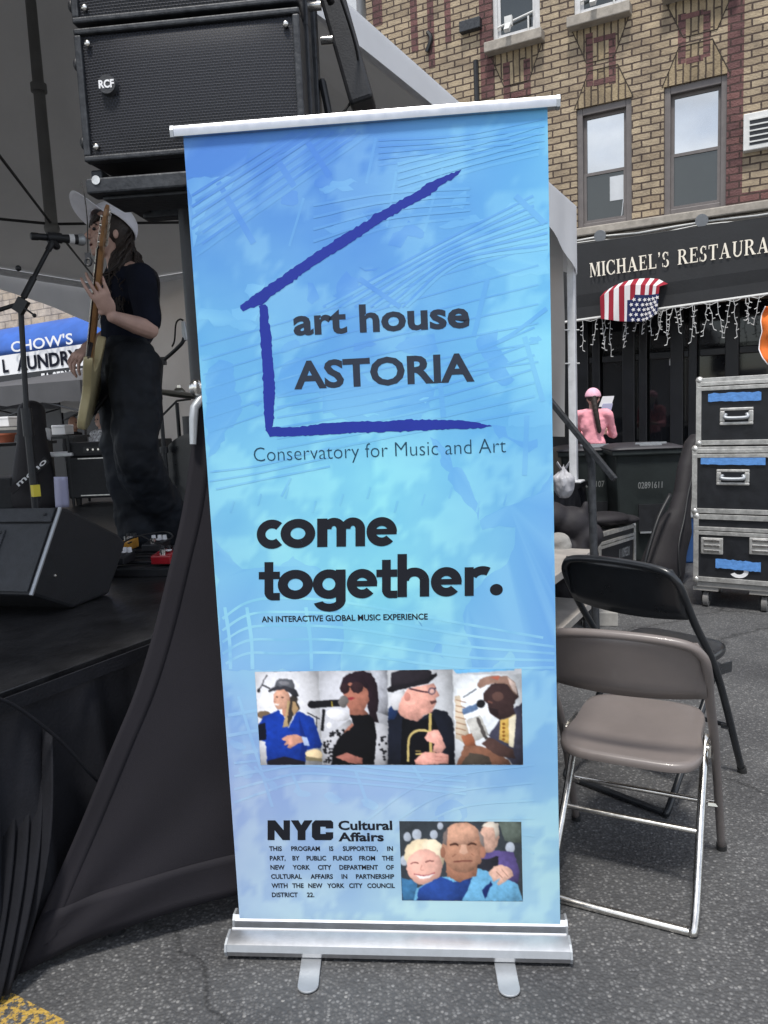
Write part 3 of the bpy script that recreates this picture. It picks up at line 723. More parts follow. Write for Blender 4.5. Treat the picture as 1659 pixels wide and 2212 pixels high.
def ltext(t, p0, p1, h, mb, y, **k):
    a, b = FS(*lz(*p0), y), FS(*lz(*p1), y); fit_text(mb, t, F4 @ V((a[0], y, a[1])), F4 @ V((b[0], y, b[1])), h, (0, 0, 1), **k)
hpx = lambda a, b, y: FS(*lz(*a), y)[1] - FS(*lz(*b), y)[1]
g = MB(); ltext("CHOW'S", (118, 306), (752, 216), hpx((420, 152), (420, 260), BY - .1), g, BY - .1, off=.015); g.build('white_lettering', M['white'], la); g = MB(); sx_ = [FS(*lz(x, 500), BY)[0] for x in (430, 860)]; fit_text(g, 'EA SERVICE', F4 @ V((sx_[0], BY - .02, bl(sx_[0]) - wh - .24)), F4 @ V((sx_[1], BY - .02, bl(sx_[1]) - wh - .24)), .19, (0, 0, 1), .02)
g.build('white_lettering', M['white'], la)
g = MB()
for t_, xa, xb in (('L', 32, 92), ('AUNDRY', 180, 830)):
    sx_ = [FS(*lz(x, 420), BY)[0] for x in (xa, xb)]; fit_text(g, t_, F4 @ V((sx_[0], BY - .02, bl(sx_[0]) - wh + .055)), F4 @ V((sx_[1], BY - .02, bl(sx_[1]) - wh + .055)), .235, (0, 0, 1), .03)
g.build('dark_lettering', M['tee'], la)

# ================================================================ ROLL-UP BANNER
BL, BRZ = V((-.0132, 1.8812, 0)), radians(-5.362)
BN = V((sin(BRZ), -cos(BRZ), 0))                  # towards the viewer
banner = thing('roll_up_banner', 'tall blue retractable banner of a music conservatory in an aluminium floor stand', 'banner', BL, BRZ)
BW, BZ0, BZ1 = .85, .031, 2.068
B4 = ROOT[banner.name]; B4i = B4.inverted()
def bp(px, py, lev=0):
    p = B4i @ on(px, py, BL, BN); return V((p.x, -.0006, p.z))
def Z(ox, oy, s): return lambda x, y: ((ox + x / s) * .6636, (oy + y / s) * .6636)
A1, A2, A3, A4 = Z(550, 300, 1.2762), Z(600, 900, 1.3272), Z(600, 1600, 1.3272), Z(700, 2100, 1.4426)
BG = [(0, [(88, 140, 226), (92, 148, 232), (112, 186, 244)]), (.12, [(96, 156, 232), (98, 156, 234), (110, 182, 244)]),
      (.25, [(108, 180, 240), (104, 166, 236), (112, 190, 246)]), (.4, [(118, 188, 240), (126, 204, 244), (116, 182, 240)]),
      (.55, [(124, 188, 236), (136, 212, 242), (118, 176, 234)]), (.68, [(126, 168, 234), (134, 192, 240), (118, 172, 234)]),
      (.8, [(152, 174, 230), (152, 182, 236), (140, 188, 232)]), (.9, [(156, 180, 230), (158, 192, 230), (152, 194, 228)]), (1.01, [(166, 194, 232), (164, 200, 232), (158, 196, 230)])]
def bgc(x, z):
    u = min(1, max(0, x / BW + .5)); v = min(1, max(0, (BZ1 - z) / (BZ1 - BZ0)))
    for i in range(len(BG) - 1):
        if v <= BG[i + 1][0]: break
    f = (v - BG[i][0]) / (BG[i + 1][0] - BG[i][0])
    row = [[a + (b - a) * f for a, b in zip(p, q)] for p, q in zip(BG[i][1], BG[i + 1][1])]
    k, w = (0, u * 2) if u < .5 else (1, u * 2 - 1)
    c = [a + (b - a) * w for a, b in zip(row[k], row[k + 1])]
    n = noise.fractal(V((x * 4, z * 4, 3.3)), .8, 2, 4) * 9 + noise.noise(V((x * 22 + z * 8, z * 40, 1))) * 2.5
    q_ = noise.fractal(V((x * 7 + 9, z * 7, 6.1)), .7, 2.1, 5); n += 15 * max(-.5, min(.5, (q_ - .05) * 5))
    return [max(0, min(255, c_ + d_ + n * w_)) for c_, d_, w_ in zip(c, (4, 3, -16), (1.2, 1.1, .35))]
def tone(c, k):
    """k<0 towards the darker print blue, k>0 towards the pale print blue"""
    t = (72, 124, 222) if k < 0 else (158, 226, 250); k = abs(k) * (.5 if k < 0 else .42)
    return S(*[a + (b - a) * k for a, b in zip(c, t)])
pr = MB()
NU, NV = 56, 132
pr.sheet([[V((-BW / 2 + BW * i / NU, 0, BZ0 + (BZ1 - BZ0) * j / NV)) for i in range(NU + 1)] for j in range(NV + 1)], 0,
         [tone(bgc(-BW / 2 + BW * i / NU, BZ0 + (BZ1 - BZ0) * j / NV), 0) for j in range(NV + 1) for i in range(NU + 1)])
LEV = [1]
def clipx(p): p.x = max(-BW / 2 + .001, min(BW / 2 - .001, p.x)); return p
def patch(A, pts, k, rough=.0, lev=None):
    P = [clipx(bp(*A(x, y))) for x, y in pts]; q = []
    for i, p in enumerate(P):
        e = P[(i + 1) % len(P)]; n = max(2, int((e - p).length / .012))
        for j in range(n):
            w = p + (e - p) * (j / n); a = noise.noise_vector(V((w.x * 38, w.z * 38, k))) * .011 + noise.noise_vector(V((w.x * 110, w.z * 110, k))) * .004; q.append(clipx(V((w.x + a.x, 0, w.z + a.z))))
    LEV[0] += 1; y = -.00008 - .000008 * (LEV[0] % 14)
    for p in q: p.y = y
    cc = V((sum(p.x for p in q) / len(q), 0, sum(p.z for p in q) / len(q)))
    pr.add(q, [list(range(len(q)))], 0, [tone(bgc(p.x, p.z), k) for p in q])
def stroke(A, pts, w, k, smooth=True, taper=False):
    P = [bp(*A(x, y)) for x, y in pts]
    if smooth and len(P) > 2: P = bez(P, 8)
    Q = [P[0]]
    for p in P[1:]:
        n = max(1, int((p - Q[-1]).length / .03)); s_ = Q[-1].copy(); Q += [s_ + (p - s_) * ((j + 1) / n) for j in range(n)]
    Q = [p for p in Q if abs(p.x) < BW / 2 - .003]
    if len(Q) < 2: return
    LEV[0] += 1; y = -.0002 - .000008 * (LEV[0] % 40); L, R, cl = [], [], []
    for i, p in enumerate(Q):
        t = Q[min(i + 1, len(Q) - 1)] - Q[max(i - 1, 0)]; t = V((t.x, 0, t.z)).normalized(); n = V((-t.z, 0, t.x))
        h = w / 2 * (1 + .25 * noise.noise(p * 30)) * (min(1, .25 + 3 * min(i, len(Q) - 1 - i) / len(Q)) if taper else 1)
        a, b = p + n * h, p - n * h; a.y = b.y = y; L.append(clipx(a)); R.append(clipx(b)); cl.append(tone(bgc(p.x, p.z), k))
    pr.sheet([L, R], 0, cl + cl)
def oval(A, cx, cy, rx, ry, rot, k):
    patch(A, [(cx + rx * cos(a) * cos(rot) - ry * sin(a) * sin(rot), cy + rx * cos(a) * sin(rot) + ry * sin(a) * cos(rot)) for a in [i * pi / 10 for i in range(20)]], k)
# land and sea shapes
D, L_ = -.42, .55
patch(A1, [(60, 180), (300, 168), (420, 150), (330, 250), (300, 350), (210, 352), (80, 358)], -.28)
patch(A1, [(80, 362), (200, 356), (290, 352), (236, 430), (150, 500), (118, 600), (100, 640), (90, 500)], L_)
patch(A1, [(610, 395), (640, 375), (700, 368), (782, 360), (740, 386), (764, 404), (700, 400), (640, 424), (618, 415)], L_)
patch(A1, [(1000, 340), (1060, 330), (1090, 344), (1040, 350)], L_); patch(A1, [(1210, 420), (1260, 402), (1235, 440), (1222, 474), (1168, 478), (1190, 450)], .4)
patch(A1, [(640, 570), (720, 535), (800, 515), (830, 540), (760, 580), (690, 590)], .4); patch(A1, [(940, 590), (1000, 540), (1060, 570), (1050, 610), (1000, 600), (960, 640), (915, 635)], D)
patch(A1, [(700, 790), (740, 745), (780, 770), (775, 820), (730, 850), (690, 840)], D); patch(A1, [(790, 735), (850, 730), (885, 726), (860, 738), (800, 742)], D); patch(A1, [(575, 800), (600, 790), (625, 850), (590, 880), (570, 850)], D)
patch(A1, [(320, 800), (400, 790), (370, 830), (330, 850), (312, 830)], L_); patch(A1, [(1130, 560), (1250, 515), (1320, 520), (1260, 545), (1180, 566)], .4)
patch(A1, [(1390, 480), (1470, 450), (1500, 470), (1440, 500)], .5); patch(A1, [(1420, 640), (1500, 600), (1575, 610), (1576, 760), (1400, 760), (1300, 720)], .35)
patch(A2, [(200, 150), (270, 110), (330, 150), (300, 190), (230, 190)], L_); patch(A2, [(60, 130), (180, 150), (320, 210), (290, 240), (160, 215), (60, 180)], .3)
patch(A2, [(385, 520), (390, 460), (440, 365), (530, 355), (620, 380), (700, 400), (860, 470), (960, 440), (1050, 430), (1072, 500), (1066, 570), (1000, 640), (880, 620), (720, 625), (610, 585), (585, 500), (480, 505)], -.34)
patch(A2, [(1262, 275), (1300, 245), (1355, 236), (1350, 290), (1400, 350), (1412, 366), (1390, 400), (1420, 440), (1418, 470), (1375, 468), (1322, 430), (1325, 390), (1280, 330)], -.5)
patch(A2, [(95, 400), (150, 365), (212, 372), (210, 490), (262, 530), (250, 570), (195, 660), (150, 740), (105, 790), (92, 600)], -.4)
patch(A2, [(285, 535), (310, 525), (333, 540), (310, 555)], -.5); patch(A2, [(730, 290), (780, 268), (828, 290), (790, 318), (735, 318)], -.4); patch(A2, [(910, 310), (960, 260), (1080, 250), (1100, 330), (1000, 345)], -.35); patch(A2, [(640, 95), (690, 45), (740, 60), (720, 105)], -.4)
patch(A2, [(830, 535), (860, 525), (890, 530), (870, 542)], L_); patch(A2, [(765, 600), (820, 588), (848, 605), (800, 615)], L_); patch(A2, [(1000, 530), (1060, 515), (1050, 540)], L_)
patch(A2, [(1055, 690), (1085, 700), (1130, 750), (1165, 820), (1195, 830), (1232, 890), (1240, 930), (1262, 985), (1275, 1050), (1240, 1010), (1190, 950), (1140, 880), (1150, 850), (1100, 800), (1105, 770)], -.5)
patch(A2, [(1330, 640), (1385, 645), (1400, 690), (1480, 722), (1520, 705), (1532, 740), (1480, 755), (1400, 705), (1360, 690)], -.4); patch(A2, [(1440, 545), (1585, 520), (1592, 640), (1480, 650), (1385, 640)], .3)
patch(A3, [(128, 205), (155, 240), (200, 275), (250, 330), (300, 325), (405, 322), (470, 290), (505, 296), (530, 330), (585, 330), (600, 400), (655, 470), (672, 545), (690, 630), (682, 700), (668, 772), (160, 772)], -.34)
patch(A3, [(1596, -90), (1540, 0), (1450, 45), (1400, 60), (1320, 100), (1282, 120), (1290, 160), (1340, 150), (1442, 150), (1430, 225), (1380, 320), (1300, 380), (1250, 425), (1210, 520), (1215, 620), (1240, 680), (1238, 772), (1330, 770), (1400, 690), (1425, 720), (1432, 772), (1608, 772)], -.34)
patch(A3, [(1050, 690), (1108, 650), (1120, 715), (1112, 712)], -.3); patch(A3, [(1010, 560), (1035, 590), (1020, 575)], -.4)
# staves and notes, dark
for k in range(6):
    stroke(A1, [(95, 430 + 46 * k), (520 + 55 * k, 165)], .0065, -.42, False)
    stroke(A1, [(110, 452 + 46 * k), (560 + 55 * k, 172)], .006, .16, False)
for a, b in (((430, 250), (520, 392)), ((568, 195), (668, 350)), ((205, 375), (352, 628))): stroke(A1, [a, b], .014, -.5, False)
stroke(A1, [(422, 245), (580, 180)], .03, -.3, False)
oval(A1, 740, 178, 38, 28, -.5, -.5); oval(A1, 508, 440, 42, 34, -.6, -.5); oval(A1, 648, 370, 34, 20, -.5, -.35)
for k in range(6):
    stroke(A1, [(640 + 66 * k, 893), (1100 + 20 * k, 640 + 12 * k), (1574, 400 + 46 * k)], .0055, -.5)
    stroke(A1, [(655 + 66 * k, 893), (1110 + 20 * k, 650 + 12 * k), (1574, 418 + 46 * k)], .007, .22)
stroke(A1, [(1440, 430), (1560, 545)], .013, -.4, False); stroke(A1, [(790, 775), (960, 893)], .012, -.5, False)
for k in range(5):
    stroke(A1, [(870, 200 + 26 * k), (1200, 180 + 20 * k), (1560, 110 + 30 * k)], .005, -.25); stroke(A1, [(950, 300 + 30 * k), (1300, 210 + 26 * k), (1570, 130 + 30 * k)], .007, .3)
    stroke(A1, [(600, 470 + 50 * k), (900, 420 + 36 * k), (1250, 400 + 30 * k)], .006, .22)
for a, b in (((860, 190), (820, 380)), ((1160, 180), (1120, 400)), ((945, 330), (905, 560)), ((1105, 420), (1060, 580)), ((560, 440), (500, 640))): stroke(A1, [a, b], .006, .3, False)
for k in range(7):
    stroke(A2, [(70 + 6 * k, 300 + 62 * k), (700, 120 + 62 * k), (1588, -150 + 85 * k)], .0042, -.36)
    stroke(A2, [(400, 520 + 45 * k), (1000, 420 + 42 * k), (1588, 190 + 62 * k)], .0055, -.4 if k < 4 else -.2)
stroke(A2, [(1590, 120), (1400, 260), (1270, 315)], .009, -.5)
for a, b in (((1310, 10), (1250, 260)), ((1470, 260), (1550, 540)), ((1105, 450), (1120, 610)), ((1480, 600), (1470, 860))): stroke(A2, [a, b], .012, -.3, False)
for k in range(3): stroke(A2, [(110, 845 + 40 * k), (330, 815 + 32 * k), (630, 740 + 40 * k)], .005, -.36)
stroke(A2, [(420, 950), (460, 870)], .006, -.3, False); oval(A2, 455, 305, 40, 20, -.3, -.3); oval(A2, 1520, 270, 26, 18, -.5, -.4)
for k in range(12):
    x = 200 + k * 118; stroke(A3, [(x, 90 - 30 * (k % 3)), (x + 14, 40 - 30 * (k % 3))], .005, -.2, False)
# pale curved staves in the lower part
for k in range(5):
    stroke(A3, [(150, 560 + 50 * k), (270, 480 + 55 * k), (420, 460 + 60 * k), (700, 480 + 55 * k), (1200, 570 + 48 * k), (1600, 640 + 30 * k)], .0065, .3)
for x in (175, 270, 525): stroke(A3, [(x, 500), (x + 20, 640), (x + 25, 768)], .009, .4)
for k in range(4):
    stroke(A4, [(60, 330 + 95 * k), (200, 305 + 95 * k)], .009, .36, False)
    stroke(A4, [(90, 740 - 62 * k), (230, 690 - 50 * k), (430, 640 - 38 * k), (800, 660 - 26 * k), (1180, 700 - 30 * k)], .0065, .38)
for x, y in ((265, 650), (410, 690), (550, 715), (715, 740), (105, 470), (150, 590)): oval(A4, x, y, 40, 22, .5, .32)
for a, b in (((110, 240), (270, 760)), ((185, 570), (250, 640)), ((360, 600), (400, 690)), ((660, 590), (715, 740)), ((930, 570), (975, 640))): stroke(A4, [a, b], .008, .38, False)
for k in range(6): stroke(A4, [(700 + 100 * k, 830 + 26 * k), (1000 + 80 * k, 640 + 60 * k), (1500, 560 + 84 * k)], .006, .16)
oval(A4, 1110, 790, 75, 60, 0, -.22); oval(A4, 1110, 800, 40, 36, 0, .12)
pan = pr.build('print_panel', M['print'], banner, local=True, color=True, fix=False)
g = MB(); g.box((0, .0012, (BZ0 + BZ1) / 2), (BW, .001, BZ1 - BZ0)); g.build('backing', M['white'], banner, local=True)

# the house emblem, brush strokes
def outline(mb, pts, lev, rough):
    q = []
    for i, p in enumerate(pts):
        e = pts[(i + 1) % len(pts)]; n = max(1, int((e - p).length / .006))
        for j in range(n): 
            w = p + (e - p) * (j / n); a = noise.noise_vector(V((w.x * 160, w.z * 160, 5))) * rough; q.append(V((w.x + a.x, -.0006 - lev * .00001, w.z + a.z)))
    mb.add(q, [list(range(len(q)))])
em = MB()
up_e = [A1(*p) for p in ((1215, 323), (1150, 345), (1070, 380), (1045, 405), (980, 440), (870, 500), (845, 510), (840, 525), (760, 570), (680, 620), (560, 700), (460, 770), (380, 825), (310, 875))] + [A2(*p) for p in ((243, 122), (240, 138), (255, 148))]
lo_e = [A1(*p) for p in ((385, 885), (420, 850), (495, 800), (600, 720), (700, 660), (800, 595), (900, 530), (1000, 470), (1085, 425), (1130, 390), (1200, 345))]
outline(em, [bp(*p) for p in up_e + lo_e], 1, .0035)
outline(em, [bp(*A2(*p)) for p in ((325, 130), (333, 123), (348, 121), (360, 130), (365, 200), (375, 240), (385, 400), (392, 480), (387, 560), (387, 620), (376, 662), (352, 662), (345, 600), (342, 500), (335, 350), (325, 200))], 2, .003)
outline(em, [bp(*A2(*p)) for p in ((350, 665), (365, 650), (500, 650), (620, 632), (780, 625), (860, 625), (960, 617), (1090, 620), (1190, 621), (1250, 628), (1330, 645), (1280, 655), (1150, 660), (1000, 668), (850, 672), (650, 680), (500, 688), (370, 692))], 3, .003)
em.build('emblem', mat('indigo ink', S(36, 52, 150), .5, 0, .05, 6, spec=.25), banner, local=True, fix=False)

# lettering on the print
BUP = V((0, 0, 1))
def btxt(mb, t, A, p0, p1, hp, off=0., col=None, ref='H', y=-.0007):
    a, b = bp(*A(*p0)), bp(*A(*p1)); a.y = b.y = y; h = bp(*A(p0[0], p0[1] - hp)).z - bp(*A(*p0)).z
    fit_text(mb, t, a, b, h, BUP, off, 0, ref=ref)
ink = mat('charcoal ink', S(44, 52, 66), .5, 0, .06, 6, spec=.25); ink2 = mat('black ink', S(26, 28, 36), .5, 0, .06, 6, spec=.25); ink3 = mat('teal ink', S(30, 66, 88), .5, 0, .06, 6, spec=.25)
g = MB(); btxt(g, 'art house', A2, (473, 251), (1233, 216), 116, .031); g.build('title_lettering', ink, banner, local=True, fix=False); g = MB(); btxt(g, 'ASTORIA', A2, (475, 483), (1254, 448), 116, .033)
g.build('title_lettering', ink, banner, local=True, fix=False)
g = MB(); btxt(g, 'Conservatory for Music and Art', A2, (302, 800), (1390, 760), 60, -.013); g.build('subtitle_lettering', ink3, banner, local=True, fix=False)

# big geometric lettering: rings, stems and arches in x-height units
def band(cx, cy, rx, ry, w, a0, a1, n=28): return arcband(cx, cy, rx, ry, w, w, a0, a1, n)
def geo(ch):
    T = .31
    if ch == 'o': return band(.5, .5, .54, .515, T, 0, 360, 36), (-.04, 1.04)
    if ch == 'c': return band(.54, .5, .54, .515, T, 48, 312, 30), (0, .88)
    if ch == 'e': return band(.52, .5, .52, .515, T, 0, 318, 34) + rect(.06, .40, 1.03, .60), (0, 1.04)
    if ch == 'm': return rect(0, 0, T, 1) + band(.505, .62, .365, .4, .29, 0, 180, 18) + rect(.58, 0, .87, .62) + band(1.075, .62, .365, .4, .29, 0, 180, 18) + rect(1.15, 0, 1.44, .62), (0, 1.44)
    if ch == 't': return rect(.2, .2, .2 + T, 1.32) + rect(0, .72, .74, .98) + band(.5, .27, .3, .29, .28, 180, 272, 12) + rect(.5, -.02, .74, .24), (0, .74)
    if ch == 'g': return band(.5, .5, .5, .515, .3, 0, 360, 34) + rect(.72, -.1, 1.02, 1) + band(.52, -.06, .5, .4, .28, 195, 360, 20), (0, 1.02)
    if ch == 'h': return rect(0, 0, T, 1.5) + band(.555, .56, .485, .46, .31, 0, 180, 20) + rect(.73, 0, 1.04, .56), (0, 1.04)
    if ch == 'r': return rect(0, 0, T, 1) + band(.62, .5, .56, .53, .3, 62, 150, 12), (0, .82)
    if ch == '.': return [[(.2 + .2 * cos(i * pi / 14), .2 + .2 * sin(i * pi / 14)) for i in range(28)]], (0, .4)
g = MB(); cnt = 0
def place(ch, xa, xb, yb, xh, A):
    global cnt
    pl, (a, b) = geo(ch); sc = (xb - xa) / (b - a)
    for p in pl:
        cnt += 1; q = []
        for x, y in p:
            X = xa + (x - a) * sc; w = bp(*A(X, yb - y * xh - (X - xa) * .02)); w.y = -.0007 - (cnt % 60) * .000006; q.append(w)
        g.add(q, [list(range(len(q)))])
for ch, a, b, y in (('c', 313, 420, 250), ('o', 416, 566, 247), ('m', 574, 781, 243), ('e', 787, 919, 239)): place(ch, a, b, y - 3, 123, A3)
g.build('headline_lettering', ink2, banner, local=True, fix=False); g = MB()
for ch, a, b, y in (('t', 322, 413, 472), ('o', 404, 556, 468), ('g', 555, 697, 466), ('e', 702, 834, 464), ('t', 830, 920, 462), ('h', 921, 1058, 459), ('e', 1065, 1199, 456), ('r', 1211, 1315, 454), ): place(ch, a, b, y - 3, 124, A3)
g.build('headline_lettering', ink2, banner, local=True, fix=False); g = MB(); place('.', 1320, 1376, 449, 124, A3)
g.build('headline_lettering', ink2, banner, local=True, fix=False)
g = MB(); btxt(g, 'AN INTERACTIVE GLOBAL MUSIC EXPERIENCE', A3, (335, 564), (1052, 552), 25, .022); g.build('tagline_lettering', ink2, banner, local=True, fix=False)
g = MB(); lv = 0
for pl in ([(247, 822), (283, 822), (322, 868), (322, 822), (352, 822), (352, 915), (318, 915), (280, 868), (280, 915), (247, 915)], [(356, 822), (392, 822), (405, 845), (420, 822), (458, 822), (425, 872), (425, 915), (388, 915), (388, 872)],
           [(470, 822), (545, 822), (555, 832), (555, 860), (520, 860), (520, 852), (495, 852), (495, 886), (520, 886), (520, 878), (555, 878), (555, 905), (545, 915), (470, 915), (455, 900), (455, 838)]):
    q = [bp(*A4(*p)) for p in pl]
    for p in q: p.y = -.0007
    g.add(q, [list(range(len(q)))])
btxt(g, 'Cultural', A4, (580, 866), (833, 866), 42, .03); btxt(g, 'Affairs', A4, (580, 919), (793, 919), 40, .03)
for i, (t, x0, y, x1) in enumerate((('THIS PROGRAM IS SUPPORTED, IN', 255, 965, 836), ('PART, BY PUBLIC FUNDS FROM THE', 258, 1010, 838), ('NEW YORK CITY DEPARTMENT OF', 261, 1053, 840), ('CULTURAL AFFAIRS IN PARTNERSHIP', 264, 1096, 842), ('WITH THE NEW YORK CITY COUNCIL', 266, 1139, 845), ('DISTRICT 22.', 268, 1182, 467))):
    ws = t.split(); wd = []
    for w in ws:
        v_ = glyphs(w, .028)[0]; wd.append((max(p[0] for p in v_) - min(p[0] for p in v_)) * 29)
    gap = (x1 - x0 - sum(wd)) / max(1, len(ws) - 1); k_ = 1.
    if gap < 9: k_ = (x1 - x0 - 11 * (len(ws) - 1)) / sum(wd); gap = 11
    x = x0
    for w, d in zip(ws, wd): btxt(g, w, A4, (x, y), (x + d * k_, y), 21, .028); x += d * k_ + gap
g.build('credit_lettering', ink2, banner, local=True, fix=False)

# the five printed portraits: flat shapes of ink
class Pic:
    def __init__(s): s.polys = []
    def poly(s, c, pts, clip=None):
        if clip: pts = [(max(clip[0], min(clip[2], x)), max(clip[1], min(clip[3], y))) for x, y in pts]
        s.polys.append((c, pts))
    def el(s, c, cx, cy, rx, ry, rot=0., clip=None, n=22):
        s.poly(c, [(cx + rx * cos(a) * cos(rot) - ry * sin(a) * sin(rot), cy + rx * cos(a) * sin(rot) + ry * sin(a) * cos(rot)) for a in [i * 2 * pi / n for i in range(n)]], clip)
    def ln(s, c, pts, w, n=8):
        if len(pts) > 2: pts = [(p.x, p.y) for p in bez([(x, y, 0) for x, y in pts], n)]
        L, R = [], []
        for i, p in enumerate(pts):
            a, b = pts[max(0, i - 1)], pts[min(len(pts) - 1, i + 1)]; d = hypot(b[0] - a[0], b[1] - a[1]) or 1; nx, ny = -(b[1] - a[1]) / d * w / 2, (b[0] - a[0]) / d * w / 2
            L.append((p[0] + nx, p[1] + ny)); R.append((p[0] - nx, p[1] - ny))
        for i in range(len(pts) - 1): s.poly(c, [L[i], L[i + 1], R[i + 1], R[i]])
P = Pic()
P.poly((206, 208, 212), [(185, 125), (1440, 110), (1447, 562), (214, 562)])
# drummer in blue
c1 = (190, 120, 515, 561)
P.poly((222, 222, 226), [(187, 125), (496, 121), (512, 561), (215, 561)]); P.ln((60, 60, 65), [(205, 215), (248, 142)], 5); P.ln((60, 60, 65), [(222, 185), (262, 205)], 7); P.el((40, 40, 44), 208, 213, 8, 8)
P.el((120, 100, 80), 232, 325, 34, 18, 0, c1); P.ln((40, 40, 45), [(485, 330), (487, 480)], 4); P.ln((40, 40, 45), [(440, 315), (500, 345)], 5)
P.poly((58, 52, 48), [(345, 250), (372, 232), (392, 250), (405, 300), (372, 330), (348, 385), (322, 382), (340, 320)]); P.poly((196, 142, 118), [(318, 290), (352, 280), (350, 330), (325, 335)])
P.el((206, 154, 130), 318, 252, 40, 50); P.poly((214, 164, 140), [(278, 232), (284, 285), (300, 304), (330, 300), (350, 260), (345, 225), (300, 215)]); P.el((70, 45, 40), 296, 243, 6, 3); P.el((70, 45, 40), 322, 244, 6, 3); P.ln((190, 130, 110), [(288, 245), (282, 262), (292, 266)], 4); P.poly((240, 232, 225), [(284, 272), (308, 274), (302, 283), (287, 281)])
P.poly((22, 56, 150), [(203, 372), (236, 330), (300, 305), (330, 335), (350, 390), (385, 318), (402, 310), (470, 342), (508, 450), (505, 480), (432, 488), (430, 561), (248, 561), (240, 450), (205, 440)], c1)
P.poly((18, 42, 118), [(400, 330), (430, 420), (440, 480), (430, 561), (400, 561), (412, 470)]); P.poly((16, 20, 36), [(203, 372), (240, 360), (244, 440), (206, 446)], c1); P.poly((28, 26, 36), [(250, 540), (330, 520), (430, 545), (430, 561), (250, 561)], c1)
P.poly((190, 162, 120), [(345, 258), (360, 262), (345, 330), (350, 380), (322, 384), (336, 330)]); P.poly((172, 142, 104), [(372, 262), (384, 266), (398, 300), (376, 330), (366, 300)])
P.poly((88, 90, 96), [(276, 208), (292, 165), (310, 156), (345, 158), (372, 165), (386, 215), (330, 200)]); P.poly((52, 52, 58), [(254, 215), (275, 200), (330, 190), (390, 210), (398, 236), (384, 244), (330, 206), (280, 214), (262, 222)]); P.el((130, 130, 136), 330, 178, 26, 10, .1)
P.poly((206, 150, 128), [(316, 440), (345, 420), (392, 418), (425, 432), (428, 455), (398, 458), (362, 482), (345, 480), (352, 460), (330, 470), (338, 450)]); P.poly((172, 190, 226), [(412, 425), (440, 430), (452, 470), (425, 468)])
P.el((226, 202, 160), 476, 512, 46, 24, .05, (190, 120, 514, 561)); P.poly((120, 110, 84), [(430, 520), (516, 530), (514, 545), (436, 540)])
# singer in black
c2 = (500, 118, 820, 561)
P.poly((196, 197, 203), [(498, 121), (820, 117), (822, 561), (514, 561)]); P.poly((180, 182, 190), [(700, 119), (820, 117), (821, 330), (740, 300)]); P.el((235, 235, 238), 545, 375, 14, 14); P.el((232, 232, 236), 585, 325, 55, 28, .2)
P.poly((38, 26, 34), [(600, 190), (612, 150), (655, 128), (700, 122), (742, 135), (770, 180), (778, 260), (770, 330), (782, 380), (758, 410), (738, 350), (725, 260), (640, 220)])
P.poly((166, 108, 90), [(606, 200), (622, 178), (690, 172), (728, 210), (735, 260), (712, 300), (735, 330), (642, 332), (640, 296), (622, 270)]); P.poly((38, 26, 34), [(600, 195), (640, 150), (700, 145), (735, 190), (720, 205), (680, 175), (640, 178), (606, 206)])
P.el((46, 30, 34), 618, 203, 23, 25); P.el((52, 34, 38), 676, 198, 30, 27); P.ln((30, 22, 26), [(640, 198), (650, 196)], 6); P.poly((150, 50, 58), [(632, 246), (655, 242), (668, 248), (650, 256), (634, 256)])
P.poly((186, 186, 190), [(516, 561), (520, 440), (560, 400), (640, 345), (655, 360), (590, 440), (556, 480), (548, 561)], c2); P.poly((186, 186, 190), [(750, 360), (775, 362), (820, 366), (822, 561), (745, 561), (770, 440)], c2)
rd = random.Random(3)
for k in range(60):
    x, y = rd.choice(((rd.uniform(520, 560), rd.uniform(440, 556)), (rd.uniform(780, 816), rd.uniform(380, 556)), (rd.uniform(550, 620), rd.uniform(395, 430))))
    P.el((20, 20, 24), x, y, rd.uniform(4, 8), rd.uniform(4, 7), 0, c2, 8)
P.poly((14, 14, 18), [(642, 328), (735, 326), (752, 345), (770, 420), (756, 561), (556, 561), (566, 470), (606, 415), (660, 370)]); P.poly((166, 110, 92), [(612, 410), (650, 362), (662, 372), (640, 395)])
P.poly((162, 104, 92), [(575, 522), (628, 502), (660, 512), (705, 530), (700, 558), (640, 552)])
P.ln((24, 24, 28), [(468, 278), (610, 268)], 32); P.el((22, 22, 26), 462, 278, 20, 18); P.el((110, 106, 104), 612, 264, 24, 26); P.ln((170, 150, 60), [(556, 262), (560, 288)], 7); P.ln((24, 24, 28), [(520, 300), (512, 400)], 14)
# horn player
c3 = (820, 112, 1132, 561)
P.poly((208, 210, 214), [(821, 117), (1122, 113), (1132, 561), (822, 561)])
P.poly((24, 28, 40), [(822, 330), (850, 305), (895, 300), (960, 350), (1040, 300), (1095, 310), (1120, 345), (1132, 440), (1132, 561), (822, 561)], c3); P.poly((30, 48, 84), [(822, 300), (850, 270), (868, 310), (850, 345), (822, 350)], c3); P.poly((14, 15, 20), [(888, 340), (960, 358), (1030, 330), (1060, 400), (1060, 561), (880, 561)])
P.poly((206, 206, 208), [(832, 232), (900, 212), (905, 240), (880, 300), (850, 304), (836, 280)]); P.poly((224, 164, 148), [(884, 250), (912, 205), (980, 190), (1036, 178), (1044, 200), (1062, 238), (1048, 248), (1046, 270), (1036, 288), (1028, 312), (990, 328), (960, 356), (900, 342), (866, 310)])
P.el((208, 140, 126), 912, 242, 16, 20); P.ln((56, 36, 44), [(920, 204), (1010, 220), (1046, 200)], 7); P.el((92, 80, 92), 1026, 215, 18, 17); P.el((214, 170, 160), 1026, 216, 12, 11); P.poly((84, 56, 54), [(1016, 262), (1048, 256), (1050, 268), (1024, 276)])
